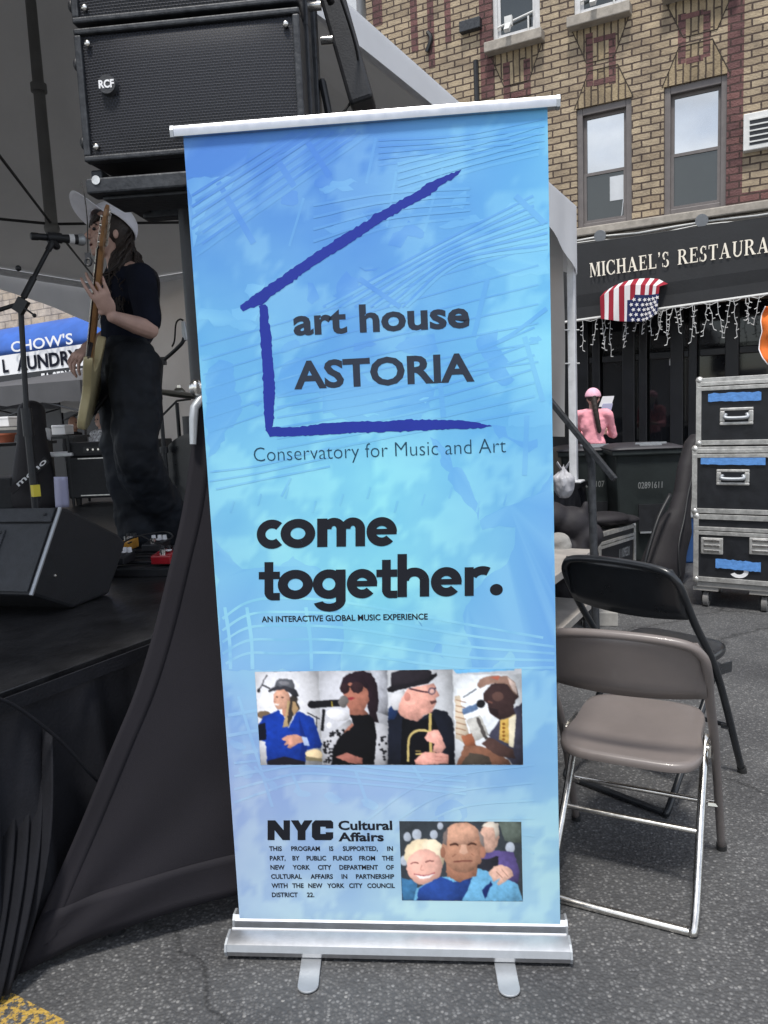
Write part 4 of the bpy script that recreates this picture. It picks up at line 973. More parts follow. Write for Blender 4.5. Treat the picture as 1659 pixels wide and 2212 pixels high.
P.poly((40, 36, 42), [(836, 205), (838, 132), (880, 118), (1000, 114), (1022, 124), (1030, 165), (940, 182)]); P.poly((30, 28, 33), [(818, 205), (836, 192), (930, 176), (1000, 160), (1030, 138), (1050, 130), (1050, 145), (1010, 180), (920, 200), (850, 220), (826, 220)])
P.ln((196, 172, 104), [(1020, 318), (1018, 400), (1022, 500)], 13); P.ln((206, 184, 118), [(916, 545), (920, 440), (950, 402), (1000, 400), (1030, 430)], 11); P.ln((200, 176, 110), [(950, 510), (1040, 500)], 8); P.ln((150, 128, 74), [(950, 495), (975, 495)], 6)
P.poly((226, 166, 152), [(992, 432), (1020, 400), (1056, 395), (1076, 430), (1092, 480), (1070, 505), (1030, 495), (1040, 460), (1004, 450)]); P.poly((222, 160, 146), [(946, 540), (985, 500), (1035, 500), (1100, 508), (1104, 556), (1000, 560), (950, 560)]); P.ln((180, 118, 106), [(1040, 520), (1100, 524)], 3); P.ln((180, 118, 106), [(1040, 538), (1100, 540)], 3)
# kora player
c4 = (1125, 112, 1447, 561)
P.poly((222, 226, 230), [(1124, 140), (1440, 136), (1447, 561), (1134, 561)]); P.poly((110, 180, 226), [(1122, 113), (1405, 110), (1405, 120), (1140, 134)])
P.poly((58, 58, 74), [(1286, 420), (1340, 350), (1400, 300), (1442, 270), (1447, 561), (1398, 561), (1330, 470)], c4); P.poly((196, 160, 84), [(1342, 352), (1412, 322), (1402, 400), (1396, 470), (1334, 440)]); P.poly((226, 216, 190), [(1380, 340), (1414, 322), (1402, 480), (1380, 470)])
for k in range(5): P.el((130, 84, 30), 1356, 368 + 18 * k, 7, 6)
P.poly((58, 42, 42), [(1262, 226), (1300, 180), (1412, 180), (1424, 240), (1400, 280), (1410, 320), (1340, 350), (1300, 322), (1286, 300), (1284, 270), (1266, 262)]); P.ln((120, 80, 70), [(1284, 262), (1306, 270)], 8); P.el((96, 70, 64), 1330, 240, 26, 22); P.poly((40, 30, 32), [(1284, 290), (1330, 300), (1336, 330), (1300, 322)])
P.poly((142, 112, 98), [(1236, 190), (1250, 160), (1300, 143), (1370, 146), (1410, 176), (1420, 236), (1404, 228), (1372, 182), (1300, 178), (1248, 204)]); P.poly((190, 170, 160), [(1370, 150), (1412, 180), (1420, 236), (1396, 210)]); P.poly((180, 100, 80), [(1290, 150), (1340, 145), (1330, 165)])
P.poly((206, 190, 168), [(1132, 240), (1156, 236), (1166, 300), (1186, 370), (1200, 430), (1190, 470), (1136, 430)], c4)
for k in range(7): P.ln((150, 110, 86), [(1136, 256 + 26 * k), (1184, 268 + 26 * k)], 4)
P.poly((190, 188, 182), [(1186, 350), (1250, 325), (1290, 420), (1220, 450)]); P.poly((122, 84, 66), [(1140, 561), (1176, 470), (1240, 470), (1310, 490), (1380, 540), (1390, 561)], c4); P.poly((70, 62, 54), [(1160, 561), (1200, 500), (1290, 520), (1300, 561)], c4); P.poly((150, 92, 66), [(1180, 470), (1160, 425), (1210, 410), (1230, 470)])
P.poly((74, 54, 50), [(1256, 460), (1290, 430), (1330, 450), (1400, 490), (1410, 530), (1340, 520), (1290, 490)]); P.ln((78, 74, 72), [(1236, 338), (1276, 440)], 16); P.ln((92, 116, 150), [(1168, 312), (1236, 286)], 28); P.el((28, 28, 32), 1252, 274, 20, 19); P.ln((70, 74, 80), [(1170, 245), (1232, 206)], 5)
# embracing group
CUT5 = len(P.polys)
c5 = (866, 827, 1440, 1200)
P.poly((58, 64, 70), [(865, 826), (1438, 829), (1446, 1203), (878, 1198)])
for x, y, r in ((905, 900, 18), (950, 890, 22), (940, 950, 24), (1030, 890, 18), (1385, 950, 22), (890, 1010, 20), (1060, 850, 14), (1400, 880, 16)): P.el((176, 184, 196), x, y, r, r * 1.2)
P.poly((90, 100, 92), [(1330, 830), (1438, 830), (1440, 930), (1360, 920)]); P.poly((88, 76, 128), [(1240, 1000), (1290, 960), (1400, 970), (1430, 1060), (1420, 1130), (1240, 1110)]); P.poly((40, 40, 48), [(1236, 1010), (1330, 990), (1330, 1110), (1236, 1100)])
P.el((196, 158, 140), 1290, 900, 44, 74, .1); P.poly((206, 196, 182), [(1250, 850), (1290, 828), (1332, 838), (1334, 890), (1316, 910), (1310, 860)])
P.el((222, 204, 172), 985, 990, 96, 80, .3); P.el((232, 218, 190), 1030, 960, 60, 44, .5); P.poly((60, 110, 150), [(877, 1090), (950, 1110), (960, 1199), (880, 1198)]); P.el((228, 176, 160), 985, 1040, 84, 84, -.1); P.ln((120, 70, 66), [(920, 1024), (940, 1018), (958, 1022)], 5); P.ln((120, 70, 66), [(990, 1018), (1010, 1010), (1030, 1014)], 5); P.poly((246, 236, 232), [(940, 1074), (985, 1082), (1032, 1070), (1010, 1092), (965, 1096)]); P.ln((160, 70, 76), [(936, 1072), (985, 1080), (1036, 1066)], 4); P.ln((200, 140, 126), [(975, 1030), (968, 1052), (985, 1056)], 4)
P.poly((112, 176, 214), [(932, 1198), (950, 1140), (1040, 1096), (1100, 1080), (1230, 1046), (1340, 1080), (1420, 1120), (1445, 1202)]); P.poly((40, 70, 140), [(950, 1198), (960, 1140), (1060, 1085), (1130, 1110), (1210, 1090), (1186, 1150), (1160, 1200)])
P.poly((158, 112, 90), [(1088, 1000), (1240, 1000), (1230, 1080), (1150, 1112), (1090, 1084)]); P.el((176, 130, 106), 1166, 950, 98, 118); P.el((198, 152, 128), 1160, 886, 78, 52); P.poly((120, 108, 104), [(1070, 930), (1076, 880), (1096, 862), (1090, 940)]); P.poly((132, 122, 118), [(1236, 866), (1262, 900), (1266, 950), (1248, 930)]); P.el((150, 104, 84), 1072, 972, 12, 26); P.el((170, 120, 98), 1258, 972, 14, 28)
P.ln((70, 44, 36), [(1104, 938), (1128, 932), (1146, 940)], 8); P.ln((70, 44, 36), [(1186, 938), (1208, 930), (1230, 938)], 8); P.poly((212, 168, 144), [(1158, 934), (1178, 934), (1192, 974), (1170, 984), (1148, 974)]); P.ln((110, 62, 54), [(1122, 1016), (1166, 1012), (1210, 1012)], 6); P.ln((140, 96, 78), [(1116, 992), (1134, 980)], 4); P.ln((140, 96, 78), [(1216, 986), (1204, 976)], 4)
P.poly((206, 166, 148), [(1286, 1066), (1310, 1038), (1350, 1030), (1392, 1050), (1402, 1080), (1372, 1100), (1336, 1128), (1322, 1120), (1340, 1092), (1306, 1110), (1300, 1092)]); P.poly((24, 40, 92), [(1254, 1150), (1296, 1104), (1302, 1120), (1270, 1190)]); P.ln((150, 110, 96), [(1320, 1060), (1350, 1092)], 3); P.ln((150, 110, 96), [(1345, 1050), (1375, 1084)], 3)

# soft tones and grain, as ink on a fine grid of print dots
def raster(polys, quad, nx, ny, seed):
    SSX = 2; W_, H_ = nx * SSX, ny * SSX; rng = np.random.default_rng(seed)
    u, v = np.meshgrid((np.arange(W_) + .5) / W_, (np.arange(H_) + .5) / H_); q = np.array(quad, float)
    X = (q[0][0] * (1 - u) + q[1][0] * u) * (1 - v) + (q[3][0] * (1 - u) + q[2][0] * u) * v
    Y = (q[0][1] * (1 - u) + q[1][1] * u) * (1 - v) + (q[3][1] * (1 - u) + q[2][1] * u) * v
    img = np.zeros((H_, W_, 3)) + 128.
    def nz_(c):
        g_ = rng.standard_normal((H_ // c + 3, W_ // c + 3)); yy, xx = np.arange(H_) / c, np.arange(W_) / c; y0, x0 = yy.astype(int), xx.astype(int); fy, fx = (yy - y0)[:, None], (xx - x0)[None]
        fy, fx = fy * fy * (3 - 2 * fy), fx * fx * (3 - 2 * fx)
        return (g_[np.ix_(y0, x0)] * (1 - fx) + g_[np.ix_(y0, x0 + 1)] * fx) * (1 - fy) + (g_[np.ix_(y0 + 1, x0)] * (1 - fx) + g_[np.ix_(y0 + 1, x0 + 1)] * fx) * fy
    grain = .022 * nz_(3) + .03 * nz_(9) + .025 * nz_(22); wx, wy = 1.8 * nz_(7), 1.8 * nz_(7)
    for col, pts in polys:
        p = np.array(pts); x0, y0 = p.min(0) - 8; x1, y1 = p.max(0) + 8
        big = min(x1 - x0, y1 - y0) > 60; Xw, Yw = (X + wx, Y + wy) if big else (X + wx * .4, Y + wy * .4)
        bb = np.where((Xw >= x0) & (Xw <= x1) & (Yw >= y0) & (Yw <= y1)); xs_, ys_ = Xw[bb], Yw[bb]; ins = np.zeros(len(xs_), bool)
        for k in range(len(p)):
            a, b = p[k], p[(k + 1) % len(p)]
            if a[1] == b[1]: continue
            ins ^= ((a[1] > ys_) != (b[1] > ys_)) & (xs_ < (b[0] - a[0]) * (ys_ - a[1]) / (b[1] - a[1]) + a[0])
        w_, h_ = x1 - x0, y1 - y0; nxx, nyy = (xs_ - x0) / w_ * 2 - 1, (ys_ - y0) / h_ * 2 - 1
        amp = (.24 if big else .12) if w_ < 420 else .07
        sh_ = 1 + amp * (-.55 * nxx - .5 * nyy) - amp * .9 * np.clip(nxx ** 2 + nyy ** 2, 0, 1.4) ** 1.5 + amp * .35
        c = np.array(col)[None] * (sh_ + grain[bb] * (.7 if (not big or sum(col) > 560) else 1.4))[:, None]
        sel = (bb[0][ins], bb[1][ins]); img[sel] = c[ins]
    for _ in range(2):
        img = (img + np.roll(img, 1, 0) + np.roll(img, -1, 0) + np.roll(img, 1, 1) + np.roll(img, -1, 1)) / 5
    img = np.clip(img.reshape(ny, SSX, nx, SSX, 3).mean((1, 3)), 2, 250)
    lin = np.where(img / 255 <= .04045, img / 255 / 12.92, ((img / 255 + .055) / 1.055) ** 2.4)
    mb = MB(); cs_ = [V((*bp(*A4(*c)),)) for c in quad]; rows = []
    for j in range(ny):
        fv = j / (ny - 1); a, b = cs_[0] + (cs_[3] - cs_[0]) * fv, cs_[1] + (cs_[2] - cs_[1]) * fv
        rows.append([V((a.x + (b.x - a.x) * i / (nx - 1), -.0006, a.z + (b.z - a.z) * i / (nx - 1))) for i in range(nx)])
    mb.sheet(rows, 0, [tuple(c) for c in lin.reshape(-1, 3)])
    mb.build('portrait_print', M['print'], banner, local=True, color=True, fix=False)
raster(P.polys[:CUT5], [(187, 125), (1439, 110), (1447, 562), (214, 562)], 330, 118, 4)
raster(P.polys[CUT5:], [(865, 826), (1438, 829), (1446, 1203), (878, 1198)], 165, 106, 8)

# aluminium hardware
g = MB()
prof = [(-.06, .006), (-.078, .014), (-.085, .03), (-.079, .046), (-.062, .054), (-.034, .058), (-.03, .052), (-.03, .03), (-.008, .03), (-.004, .06), (.006, .072), (.03, .072), (.046, .06), (.054, .04), (.052, .014), (.044, .008)]
w2 = .436
g.prism([(-w2 - .002, y, z) for y, z in prof], (2 * w2 + .004, 0, 0))
base = g.build('base_cassette', M['alu'], banner, local=True, smooth=32)
for s in (-1, 1):
    q = MB(); q.prism([(s * (w2 + .0021), y * 1.03, z * 1.02) for y, z in prof], (s * .006, 0, 0)); q.build('end_cap', M['alu_flat'], base, local=True)
q = MB(); q.box((0, -.033, .0595), (2 * w2, .003, .003)); q.build('lip_seal', M['white'], base, local=True)
for px, tx, ty in ((672, 664, 2148), (1090, 1103, 2156)):
    a = B4i @ ground(px, 2085); b_ = B4i @ ground(tx, ty); q = MB(); d = (b_ - a); d.z = 0; L = d.length; d.normalize(); n = V((-d.y, d.x, 0)); pl = []
    for k in range(11): t = pi * k / 10 - pi / 2; pl.append(a + d * (L - .02 + .024 * cos(t)) + n * (.026 * sin(t)))
    pl += [a - d * .12 + n * .026, a - d * .12 - n * .026]
    q.prism([V((p.x, p.y, .004)) for p in pl], (0, 0, .005)); q.build('foot', M['alu_flat'], banner, local=True, bevel=.0015)
g = MB(); tp = [(-.012, 0), (-.014, .014), (-.010, .024), (.004, .028), (.012, .02), (.012, .004), (.006, -.001)]
g.prism([(-.444, y, BZ1 - .004 + z) for y, z in tp], (.888, 0, 0)); tb = g.build('top_rail', M['alu'], banner, local=True, smooth=30)
for s in (-1, 1):
    q = MB(); q.prism([(s * .4441, y * 1.14, BZ1 - .0055 + z * 1.1) for y, z in tp], (s * .008, 0, 0)); q.build('end_cap', M['alu_flat'], tb, local=True)
g = MB(); g.tube([(0, .03, .1), (0, .03, BZ1 + .01)], .011, 12); g.build('support_pole', M['alu'], banner, local=True, smooth=60)

# ================================================================ STAGE, TENT, SOUND
ZS = .735
Sa, Sb = ground(0, 1495, ZS), ground(330, 1375, ZS)
DE = V(((Sb - Sa).x, (Sb - Sa).y, 0)).normalized()          # along the stage side, away from the camera
DX = V((DE.y, -DE.x, 0))                                     # outwards from the stage
ST_RZ = atan2(DX.y, DX.x)
C1 = ground(1249, 1042, ZS)
def sp(t, o=0, z=ZS):                                        # point t metres along the stage side, o metres outwards
    p = Sa + DE * t + DX * o; return V((p.x, p.y, z))
TL_ = (C1 - Sa).dot(DE); T0 = -2.2
stage = thing('stage', 'black deck stage with scuffed top and gathered black skirt on its side', 'stage', sp(TL_ / 2, -2.6, 0), ST_RZ)
g = MB(); d0, d1, d2, d3 = sp(T0, 0), sp(TL_ + .25, 0), sp(TL_ + .25, -5.4), sp(T0, -5.4)
g.prism([p - V((0, 0, .09)) for p in (d0, d1, d2, d3)], (0, 0, .09)); g.build('deck', M['stage_deck'], stage, bevel=.004)
g = MB(); rws = []
n = 260
for k in range(10):
    f = k / 9; r = []
    for i in range(n + 1):
        t = T0 + (TL_ + .2 - T0) * i / n
        a = .03 * (sin(t * 29 + .6 * sin(t * 7)) + .55 * sin(t * 53 + 1.3 * sin(t * 3.1))) * (.25 + .75 * f ** .7) + .035 * f
        r.append(sp(t + .008 * sin(t * 40) * f, .022 + a, ZS - .012 - (ZS - .03) * f))
    rws.append(r)
g.sheet(rws); g.build('skirt', M['skirt'], stage, smooth=180, fix=False)
g = MB(); g.prism([sp(T0, .045, ZS - .002), sp(TL_ + .2, .045, ZS - .002), sp(TL_ + .2, .045, ZS - .04), sp(T0, .045, ZS - .04)], DX * .006); g.build('hem_band', M['skirt'], stage)
g = MB()
for t in np.arange(T0 + .3, TL_, 1.2):
    for o in (-.3, -2.6, -5.1): g.cyl(sp(t, o, 0), sp(t, o, ZS - .09), .025)
g.build('leg', M['steel_dark'], stage, smooth=60)
# dark curtain gathered at the near corner
cur = MB(); rws = []
ct = [(-20, 1512), (25, 1520), (70, 1545), (110, 1590)]; cb = [(-60, 2150), (-25, 2160), (5, 2150), (25, 2105)]
for k in range(16):
    f = k / 15; r = []
    for i in range(49):
        u = i / 48; zt = ZS - .05; 
        a, b = fc(ct, u), fc(cb, u); p = ground(a[0], a[1], ZS - .05 - .09 * u); q = ground(b[0], b[1], .02)
        w = p + (q - p) * f; bulge = .05 * sin(f * pi) ; w += DX * (bulge + .022 * sin(u * 26 + f * 1.5) * (.3 + f) * (1 - .3 * f)); r.append(w)
    rws.append(r)
cur.sheet(rws); cu_ = cur.build('curtain', M['skirt'], None, smooth=180, origin=ground(0, 2140), solid=.004, fix=False)
tag(cu_, 'gathered dark curtain hanging off the near stage edge at the left', 'curtain')
g = MB(); g.tube(bez([on(px, py, sp(0, .085), DX) for px, py in ((-40, 1500), (30, 1524), (130, 1600), (215, 1690), (300, 1745))], 10), .0045, 8)
tag(g.build('cable', M['skirt'], None, smooth=180, origin=ground(130, 1600, .6)), 'thick black cable sagging across the stage skirt', 'cable')

# -------- tent
EZ = at(1250, 449, C1.y).z
TS = 5.5; TY = 6.4
tent = thing('event_tent', 'big white peaked event tent over the stage, dim grey inside', 'tent', (C1 - E1 * TS / 2 - E2 * TY / 2).xy.to_3d(), STREET)
T4 = ROOT[tent.name]; hs = TS / 2; hy = TY / 2
def th(x, y):
    x, y = x / hs, y / hy; r = max(abs(x), abs(y)); r = .75 * r + .25 * min(1, hypot(x, y))
    return EZ + 2.35 * max(0, 1 - r) ** 1.45
N_ = 40
g = MB(); g.sheet([[(-hs + TS * i / N_, -hy + TY * j / N_, th(-hs + TS * i / N_, -hy + TY * j / N_)) for i in range(N_ + 1)] for j in range(N_ + 1)])
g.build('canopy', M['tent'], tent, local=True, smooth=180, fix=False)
def val_depth(u): a = abs(u - .5) * 2; return .115 + .43 * a ** 2.6
for (a, b) in (((hs, hy), (hs, -hy)), ((hs, -hy), (-hs, -hy)), ((-hs, -hy), (-hs, hy)), ((-hs, hy), (hs, hy))):
    g = MB(); r0, r1, r2 = [], [], []
    a, b = V((*a, 0)), V((*b, 0)); nn = V(((b - a).y, -(b - a).x, 0)).normalized(); nn = nn if nn.dot(a + b) > 0 else -nn
    for i in range(61):
        u = i / 60; p = a + (b - a) * u + nn * .012; w = nn * (.012 * sin(u * 70) * (abs(u - .5) * 2) ** 2)
        d = val_depth(u); r0.append(p + V((0, 0, EZ + .012))); r1.append(p + w * .5 + V((0, 0, EZ - d * .5))); r2.append(p + w + V((0, 0, EZ - d)))
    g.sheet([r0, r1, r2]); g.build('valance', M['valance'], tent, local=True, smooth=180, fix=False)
for x, y in ((hs, hy), (hs, -hy), (-hs, hy), (-hs, -hy), (-.75, hy)):
    g = MB(); g.box((x - (.03 if x > 0 else -.03), y - (.03 if y > 0 else -.03), (EZ + ZS) / 2), (.065, .065, EZ - ZS - .004)); g.box((x - (.03 if x > 0 else -.03), y - (.03 if y > 0 else -.03), ZS + .012), (.16, .16, .02))
    g.build('leg', M['white_paint'], tent, local=True, bevel=.008)
g = MB(); ra, rb = hs - .05, hy - .05
for a, b in (((ra, rb), (ra, -rb)), ((ra, -rb), (-ra, -rb)), ((-ra, -rb), (-ra, rb)), ((-ra, rb), (ra, rb))): g.tube([(*a, EZ - .05), (*b, EZ - .05)], .034, 10)
g.build('eave_rail', M['white_paint'], tent, local=True, smooth=60)
MZ = at(165, 492, (T4 @ V((.05, .15, 0))).y).z
MX_, MY_ = .05, .15; g = MB(); g.cyl((MX_, MY_, MZ), (MX_, MY_, EZ + 1.7), .04, .03); g.cyl((MX_, MY_, MZ + .85), (MX_, MY_, MZ + .9), .05); g.ell((MX_, MY_, MZ), .05); g.build('mast', M['mast'], tent, local=True, smooth=60)
for x, y in ((hs, hy), (hs, -hy), (-hs, hy), (-hs, -hy)):
    g = MB(); g.tube([(MX_, MY_, MZ + .03), (x * .985, y * .985, EZ - .08)], .009, 6); g.build('stay_cable', M['cable'], tent, local=True)
zw = at(1215, 943, C1.y).z
def wall_sheet(a, b, zb, nm='sidewall'):
    g = MB(); rws = []
    for k in range(15):
        f = k / 14; r = []
        for i in range(91):
            u = i / 90; p = V(a) + (V(b) - V(a)) * u; q = .02 * sin(u * 60 + 2 * sin(f * 4)) * (.3 + f) + .03 * noise.noise(V((u * 9, f * 3, 2)))
            r.append((p.x, p.y + q, EZ - .1 + (zb - EZ + .1 + .02 * sin(u * 12)) * f))
        rws.append(r)
    g.sheet(rws); return g.build(nm, M['tent_wall'], tent, local=True, smooth=180, fix=False)
wall_sheet((hs - .08, hy - .1), (-hs + .08, hy - .1), zw)
# the sleeve on the corner leg
g = MB()
for z in (.62, .9): g.tube([(hs - .08, hy - .1, zw + z), (hs + .02, hy + .01, zw + z)], .006, 5)
g.build('tie_cord', M['wire_white'], tent, local=True)

# -------- lifting tower with spandex cover, loudspeakers on top
TC = V((-.49, 2.24, 0)); 
tower = thing('speaker_tower', 'dark speaker lifting tower with a silver crank handle, standing behind the blue banner', 'speaker stand', TC)
spz0 = at(400, 345, 2.1).z
g = MB(); g.tube([TC + V((0, 0, .03)), TC + V((0, 0, spz0 - .07))], .04, 4); g.tube([TC + V((0, 0, 1.5)), TC + V((0, 0, spz0 - .07))], .048, 14); g.build('column', M['steel_dark'], tower, smooth=50)
FEET = [V((-1.0, 1.81, 0)), V((.12, 2.16, 0)), V((-.20, 2.85, 0))]
g = MB()
for f in FEET: g.tube([TC + V((0, 0, .1)), f + (TC - f) * .4 + V((0, 0, .035))], .02, 8); g.cyl(f + (TC - f) * .4, f + (TC - f) * .4 + V((0, 0, .04)), .025)
g.build('outrigger', M['steel_dark'], tower, smooth=60)
ch = MB(); k0 = at(424, 838, 2.14); 
ch.ell(k0, (.02, .02, .024)); ch.cyl(k0, at(446, 838, 2.15), .016, .02)
hd_ = ch.build('crank_knob', M['chrome'], tower, smooth=50)
ch = MB(); ch.tube([at(436, 846, 2.15), at(434, 862, 2.14), at(420, 880, 2.12), at(418, 905, 2.12), at(417, 960, 2.11)], [.011, .012, .012, .012, .009], 10); ch.build('crank_arm', M['alu_flat'], tower, smooth=60)
GZ = [(0, 1), (.2, .72), (.535, .485), (.8, .315), (1.15, .19), (1.5, .105), (1.62, .085)]
def gz(z):
    for (a, b), (c, d) in zip(GZ, GZ[1:]):
        if z <= c: return b + (d - b) * (z - a) / (c - a)
    return GZ[-1][1]
cov = thing('spandex_cover', 'stretched black fabric skirt tapering down from the speaker tower to the asphalt', 'fabric cover', TC)
APX = TC + V((0, 0, 1.62))
for a, b in ((0, 1),):
    g = MB(); rws = []; fa, fb = FEET[a], FEET[b]
    ap = APX + ((fa + fb) / 2 - TC).normalized() * .055; pn_ = (fb - fa).cross(ap - fa).normalized(); pn_ = pn_ if pn_.dot((fa + fb) / 2 - TC) > 0 else -pn_
    lat = (fb - fa).normalized(); mid = (fa + fb) / 2; half = (fb - fa).length / 2
    def edge(z, sgn): c = mid + (ap - mid) * (z / 1.62); return c + lat * sgn * max(.045, half * gz(z))
    if a == 0:
        le_ = bez([on(px, py, fa, pn_) for px, py in ((432, 850), (415, 960), (395, 1100), (370, 1210), (330, 1372), (290, 1500), (240, 1620), (170, 1790), (100, 1950), (30, 2108))], 6)
    else: le_ = [edge(1.62 * (1 - k / 54), -1) for k in range(55)]
    n_r = len(le_) - 1
    for k in range(n_r + 1):
        f = k / n_r; L_p = le_[k]; z0 = max(0., L_p.z); R_p = edge(z0, 1); r = []
        for i in range(37):
            u = i / 36; p = L_p + (R_p - L_p) * u; p = p + (ap - p) * (.05 * (1 - (2 * u - 1) ** 2) * max(0, 1 - z0 / .5))
            d_ = p - fa; ang = atan2(d_.z, d_.dot(lat) + 1e-6); rad = d_.length
            p = p + pn_ * (.012 * sin(ang * 17) * exp(-rad * 2.2) * min(1, rad * 6) + .004 * noise.noise(p * 5)); p.z = max(.004, p.z); r.append(p)
        rws.append(r)
    g.sheet(rws); o = g.build('fabric_panel', M['spandex'], cov, smooth=180, fix=False, solid=.0025)
    if a == 0:
        hem = MB(); h0, h1 = [], []
        for j in range(len(rws)):
            row = rws[j]; o_ = V((-.25, -.97, 0)) * .004; w = min(.055 / max(.02, (row[36] - row[0]).length), .4) * 36
            hh0 = []
            for e in range(5):
                c_ = w * e / 4; i0 = int(c_); hh0.append(row[i0] + (row[i0 + 1] - row[i0]) * (c_ - i0) + o_ * .5)
            h0.append(hh0)
        hem.sheet(h0); hem.sheet([[p + V((-.1, -1, .15)) * .0035 for p in rw_] for rw_ in rws[:-7:-1]])
        hem.build('hem_band', M['spandex'], o, smooth=180, solid=.002, fix=False)
# crossbar below the cabinets
SRZ = radians(-6); sc_ = at(415, 350, 2.08); sw, sdp, sh = .565, .40, .318
lb_ = MB(); R_ = Matrix.Rotation(SRZ, 3, 'Z'); fx = R_ @ V((1, 0, 0)); fy = R_ @ V((0, 1, 0))
LL = at(184, 356, 2.03); x_ax, y_ax = fx, fy
def q3(u, v, z): return V((LL.x, LL.y, 0)) + x_ax * u + y_ax * v + V((0, 0, z))
zb_ = at(190, 356, 2.03).z
lb_.box(q3(sw / 2 - .005, .02, zb_ - .054), (sw * .98, .06, .038), R_); lb_.box(q3(sw / 2, .30, zb_ - .05), (sw * .9, .05, .03), R_); lb_.box(q3(sw / 2 - .01, .08, zb_ - .078), (sw * .86, .13, .01), R_)
lb_.box(q3(.015, .05, zb_ - .03), (.03, .05, .05), R_); lb_.box(q3(.03, .22, zb_ - .03), (.05, .3, .045), R_); lb_.box(q3(sw - .03, .22, zb_ - .03), (.05, .3, .045), R_)
lb_.build('load_bar', M['steel_worn'], tower, bevel=.006)
lb_ = MB(); lb_.cyl(q3(.03, -.013, zb_ - .042), q3(.03, .0, zb_ - .042), .011); lb_.build('bolt', M['chrome'], tower, smooth=50)
def cabinet(z0, label, name, badge):
    t = thing(name, label, 'loudspeaker', q3(sw / 2, sdp / 2, z0), SRZ)
    g = MB(); x0, x1, y0, y1 = -sw / 2, sw / 2, -sdp / 2, sdp / 2
    pl = [(x0, y0 + .02), (x1, y0 + .02), (x1 - .03, y1), (x0 + .03, y1)]
    g.prism([(x, y, .004) for x, y in pl], (0, 0, sh - .008)); g.build('cabinet', M['black_plastic'], t, local=True, bevel=.008)
    g = MB(); fr_ = .022
    g.box((0, y0 + .01, .011), (sw, .03, .014)); g.box((0, y0 + .01, sh - .009), (sw, .03, .014)); g.box((x0 + .009, y0 + .01, sh / 2), (.018, .03, sh - .034)); g.box((x1 - .009, y0 + .01, sh / 2), (.018, .03, sh - .034)); g.build('front_frame', M['steel_worn'], t, local=True, bevel=.004)
    g = MB(); r = []
    for j in range(9):
        v_ = j / 8; r.append([(x0 + .018 + (sw - .036) * i / 12, y0 + .006 - .012 * (1 - (2 * i / 12 - 1) ** 4) * (1 - (2 * v_ - 1) ** 4), .017 + (sh - .034) * v_) for i in range(13)])
    g.sheet(r); gr = g.build('grille', M['grille'], t, local=True, smooth=180, fix=False)
    for sx in (-1, 1):
        for sz in (0, 1):
            q = MB(); c = V((sx * (sw / 2 - .034), y0 - .003, .038 + sz * (sh - .076))); q.ell(c, (.008, .006, .008), None, 12, 8); q.build('screw', M['chrome'], t, local=True, smooth=180)
    g = MB()
    for yy in (-.08, .1): g.box((x1 - .005 - (yy + .2) * .06, yy, sh / 2), (.03, .045, sh + .01))
    g.build('rigging_rail', M['steel_worn'], t, local=True, bevel=.004)
    for yy in (-.08, .1):
        q = MB(); q.cyl((x1 + .002, yy, .05), (x1 + .035, yy, .05), .011); q.build('locking_pin', M['chrome'], t, local=True, smooth=50)
    if badge:
        q = MB(); bc_ = V((-sw / 2 + .081, y0 - .0105, sh - .142)); q.cyl(bc_ + V((0, .012, 0)), bc_ + V((0, -.008, 0)), .024, .022, 28); bo = q.build('badge', M['wedge_paint'], t, local=True, smooth=40)
        q = MB(); fit_text(q, 'RCF', bc_ + V((-.0195, -.0092, -.0085)), bc_ + V((.0195, -.0092, -.0085)), .018, (0, 0, 1), .04); q.build('badge_lettering', M['white'], bo, local=True, fix=False)
    for zz in (.06, sh - .07):
        q = MB(); q.ell((x0 - .012, y0 + .03, zz), (.01, .012, .016), None, 12, 8); q.build('knob', M['black_plastic'], t, local=True, smooth=180)
    return t
cabinet(zb_ + .002, 'lower black loudspeaker with perforated grille and round silver badge, above the singer', 'loudspeaker', True)
cabinet(zb_ + .008 + sh, 'upper black loudspeaker with perforated grille, cut off by the top of the picture', 'loudspeaker', False)
# rear bracket and cable loops beside the cabinets
g = MB(); bx = q3(sw + .03, .33, zb_ + .16)
R2 = Matrix.Rotation(SRZ, 3, 'Z') @ Matrix.Rotation(radians(-14), 3, 'Y')
g.box(q3(sw + .055, .36, zb_ + .42), (.07, .10, .42), R2); g.box(q3(sw + .03, .30, zb_ + .08), (.02, .03, .4), Matrix.Rotation(SRZ, 3, 'Z') @ Matrix.Rotation(radians(-9), 3, 'Y'))
am = g.build('amplifier_pack', M['black_plastic'], None, origin=q3(sw + .05, .36, zb_ + .1), bevel=.014); tag(am, 'slanted black amplifier pack hanging behind the right side of the loudspeakers', 'amplifier')
g = MB(); g.tube(bez([q3(sw + .02, .1, zb_ + .55), q3(sw + .05, .15, zb_ + .5), q3(sw + .10, .3, zb_ + .34), q3(sw + .085, .34, zb_ + .25), q3(sw + .05, .34, zb_ + .2)], 10), .004, 6); g.tube(bez([q3(sw - .02, .05, zb_ + .52), q3(sw + .02, .08, zb_ + .49), q3(sw + .05, .2, zb_ + .42)], 8), .01, 8)
tag(g.build('cable', M['cable'], None, smooth=180, origin=q3(sw + .08, .3, zb_ + .3)), 'thin black cable looped beside the loudspeakers near the banner top', 'cable')
KP = [at(176, 395, 2.1), at(183, 425, 2.1), at(186, 447, 2.1), at(189, 480, 2.1), at(190, 552, 2.1)]
g = MB(); g.tube(KP, .0016, 5)
kc = thing('keeper_strap', 'thin dangling cord with a small black pull tab below the loudspeakers', 'cord', KP[-1]); g.build('cord', M['cable'], kc, smooth=180)
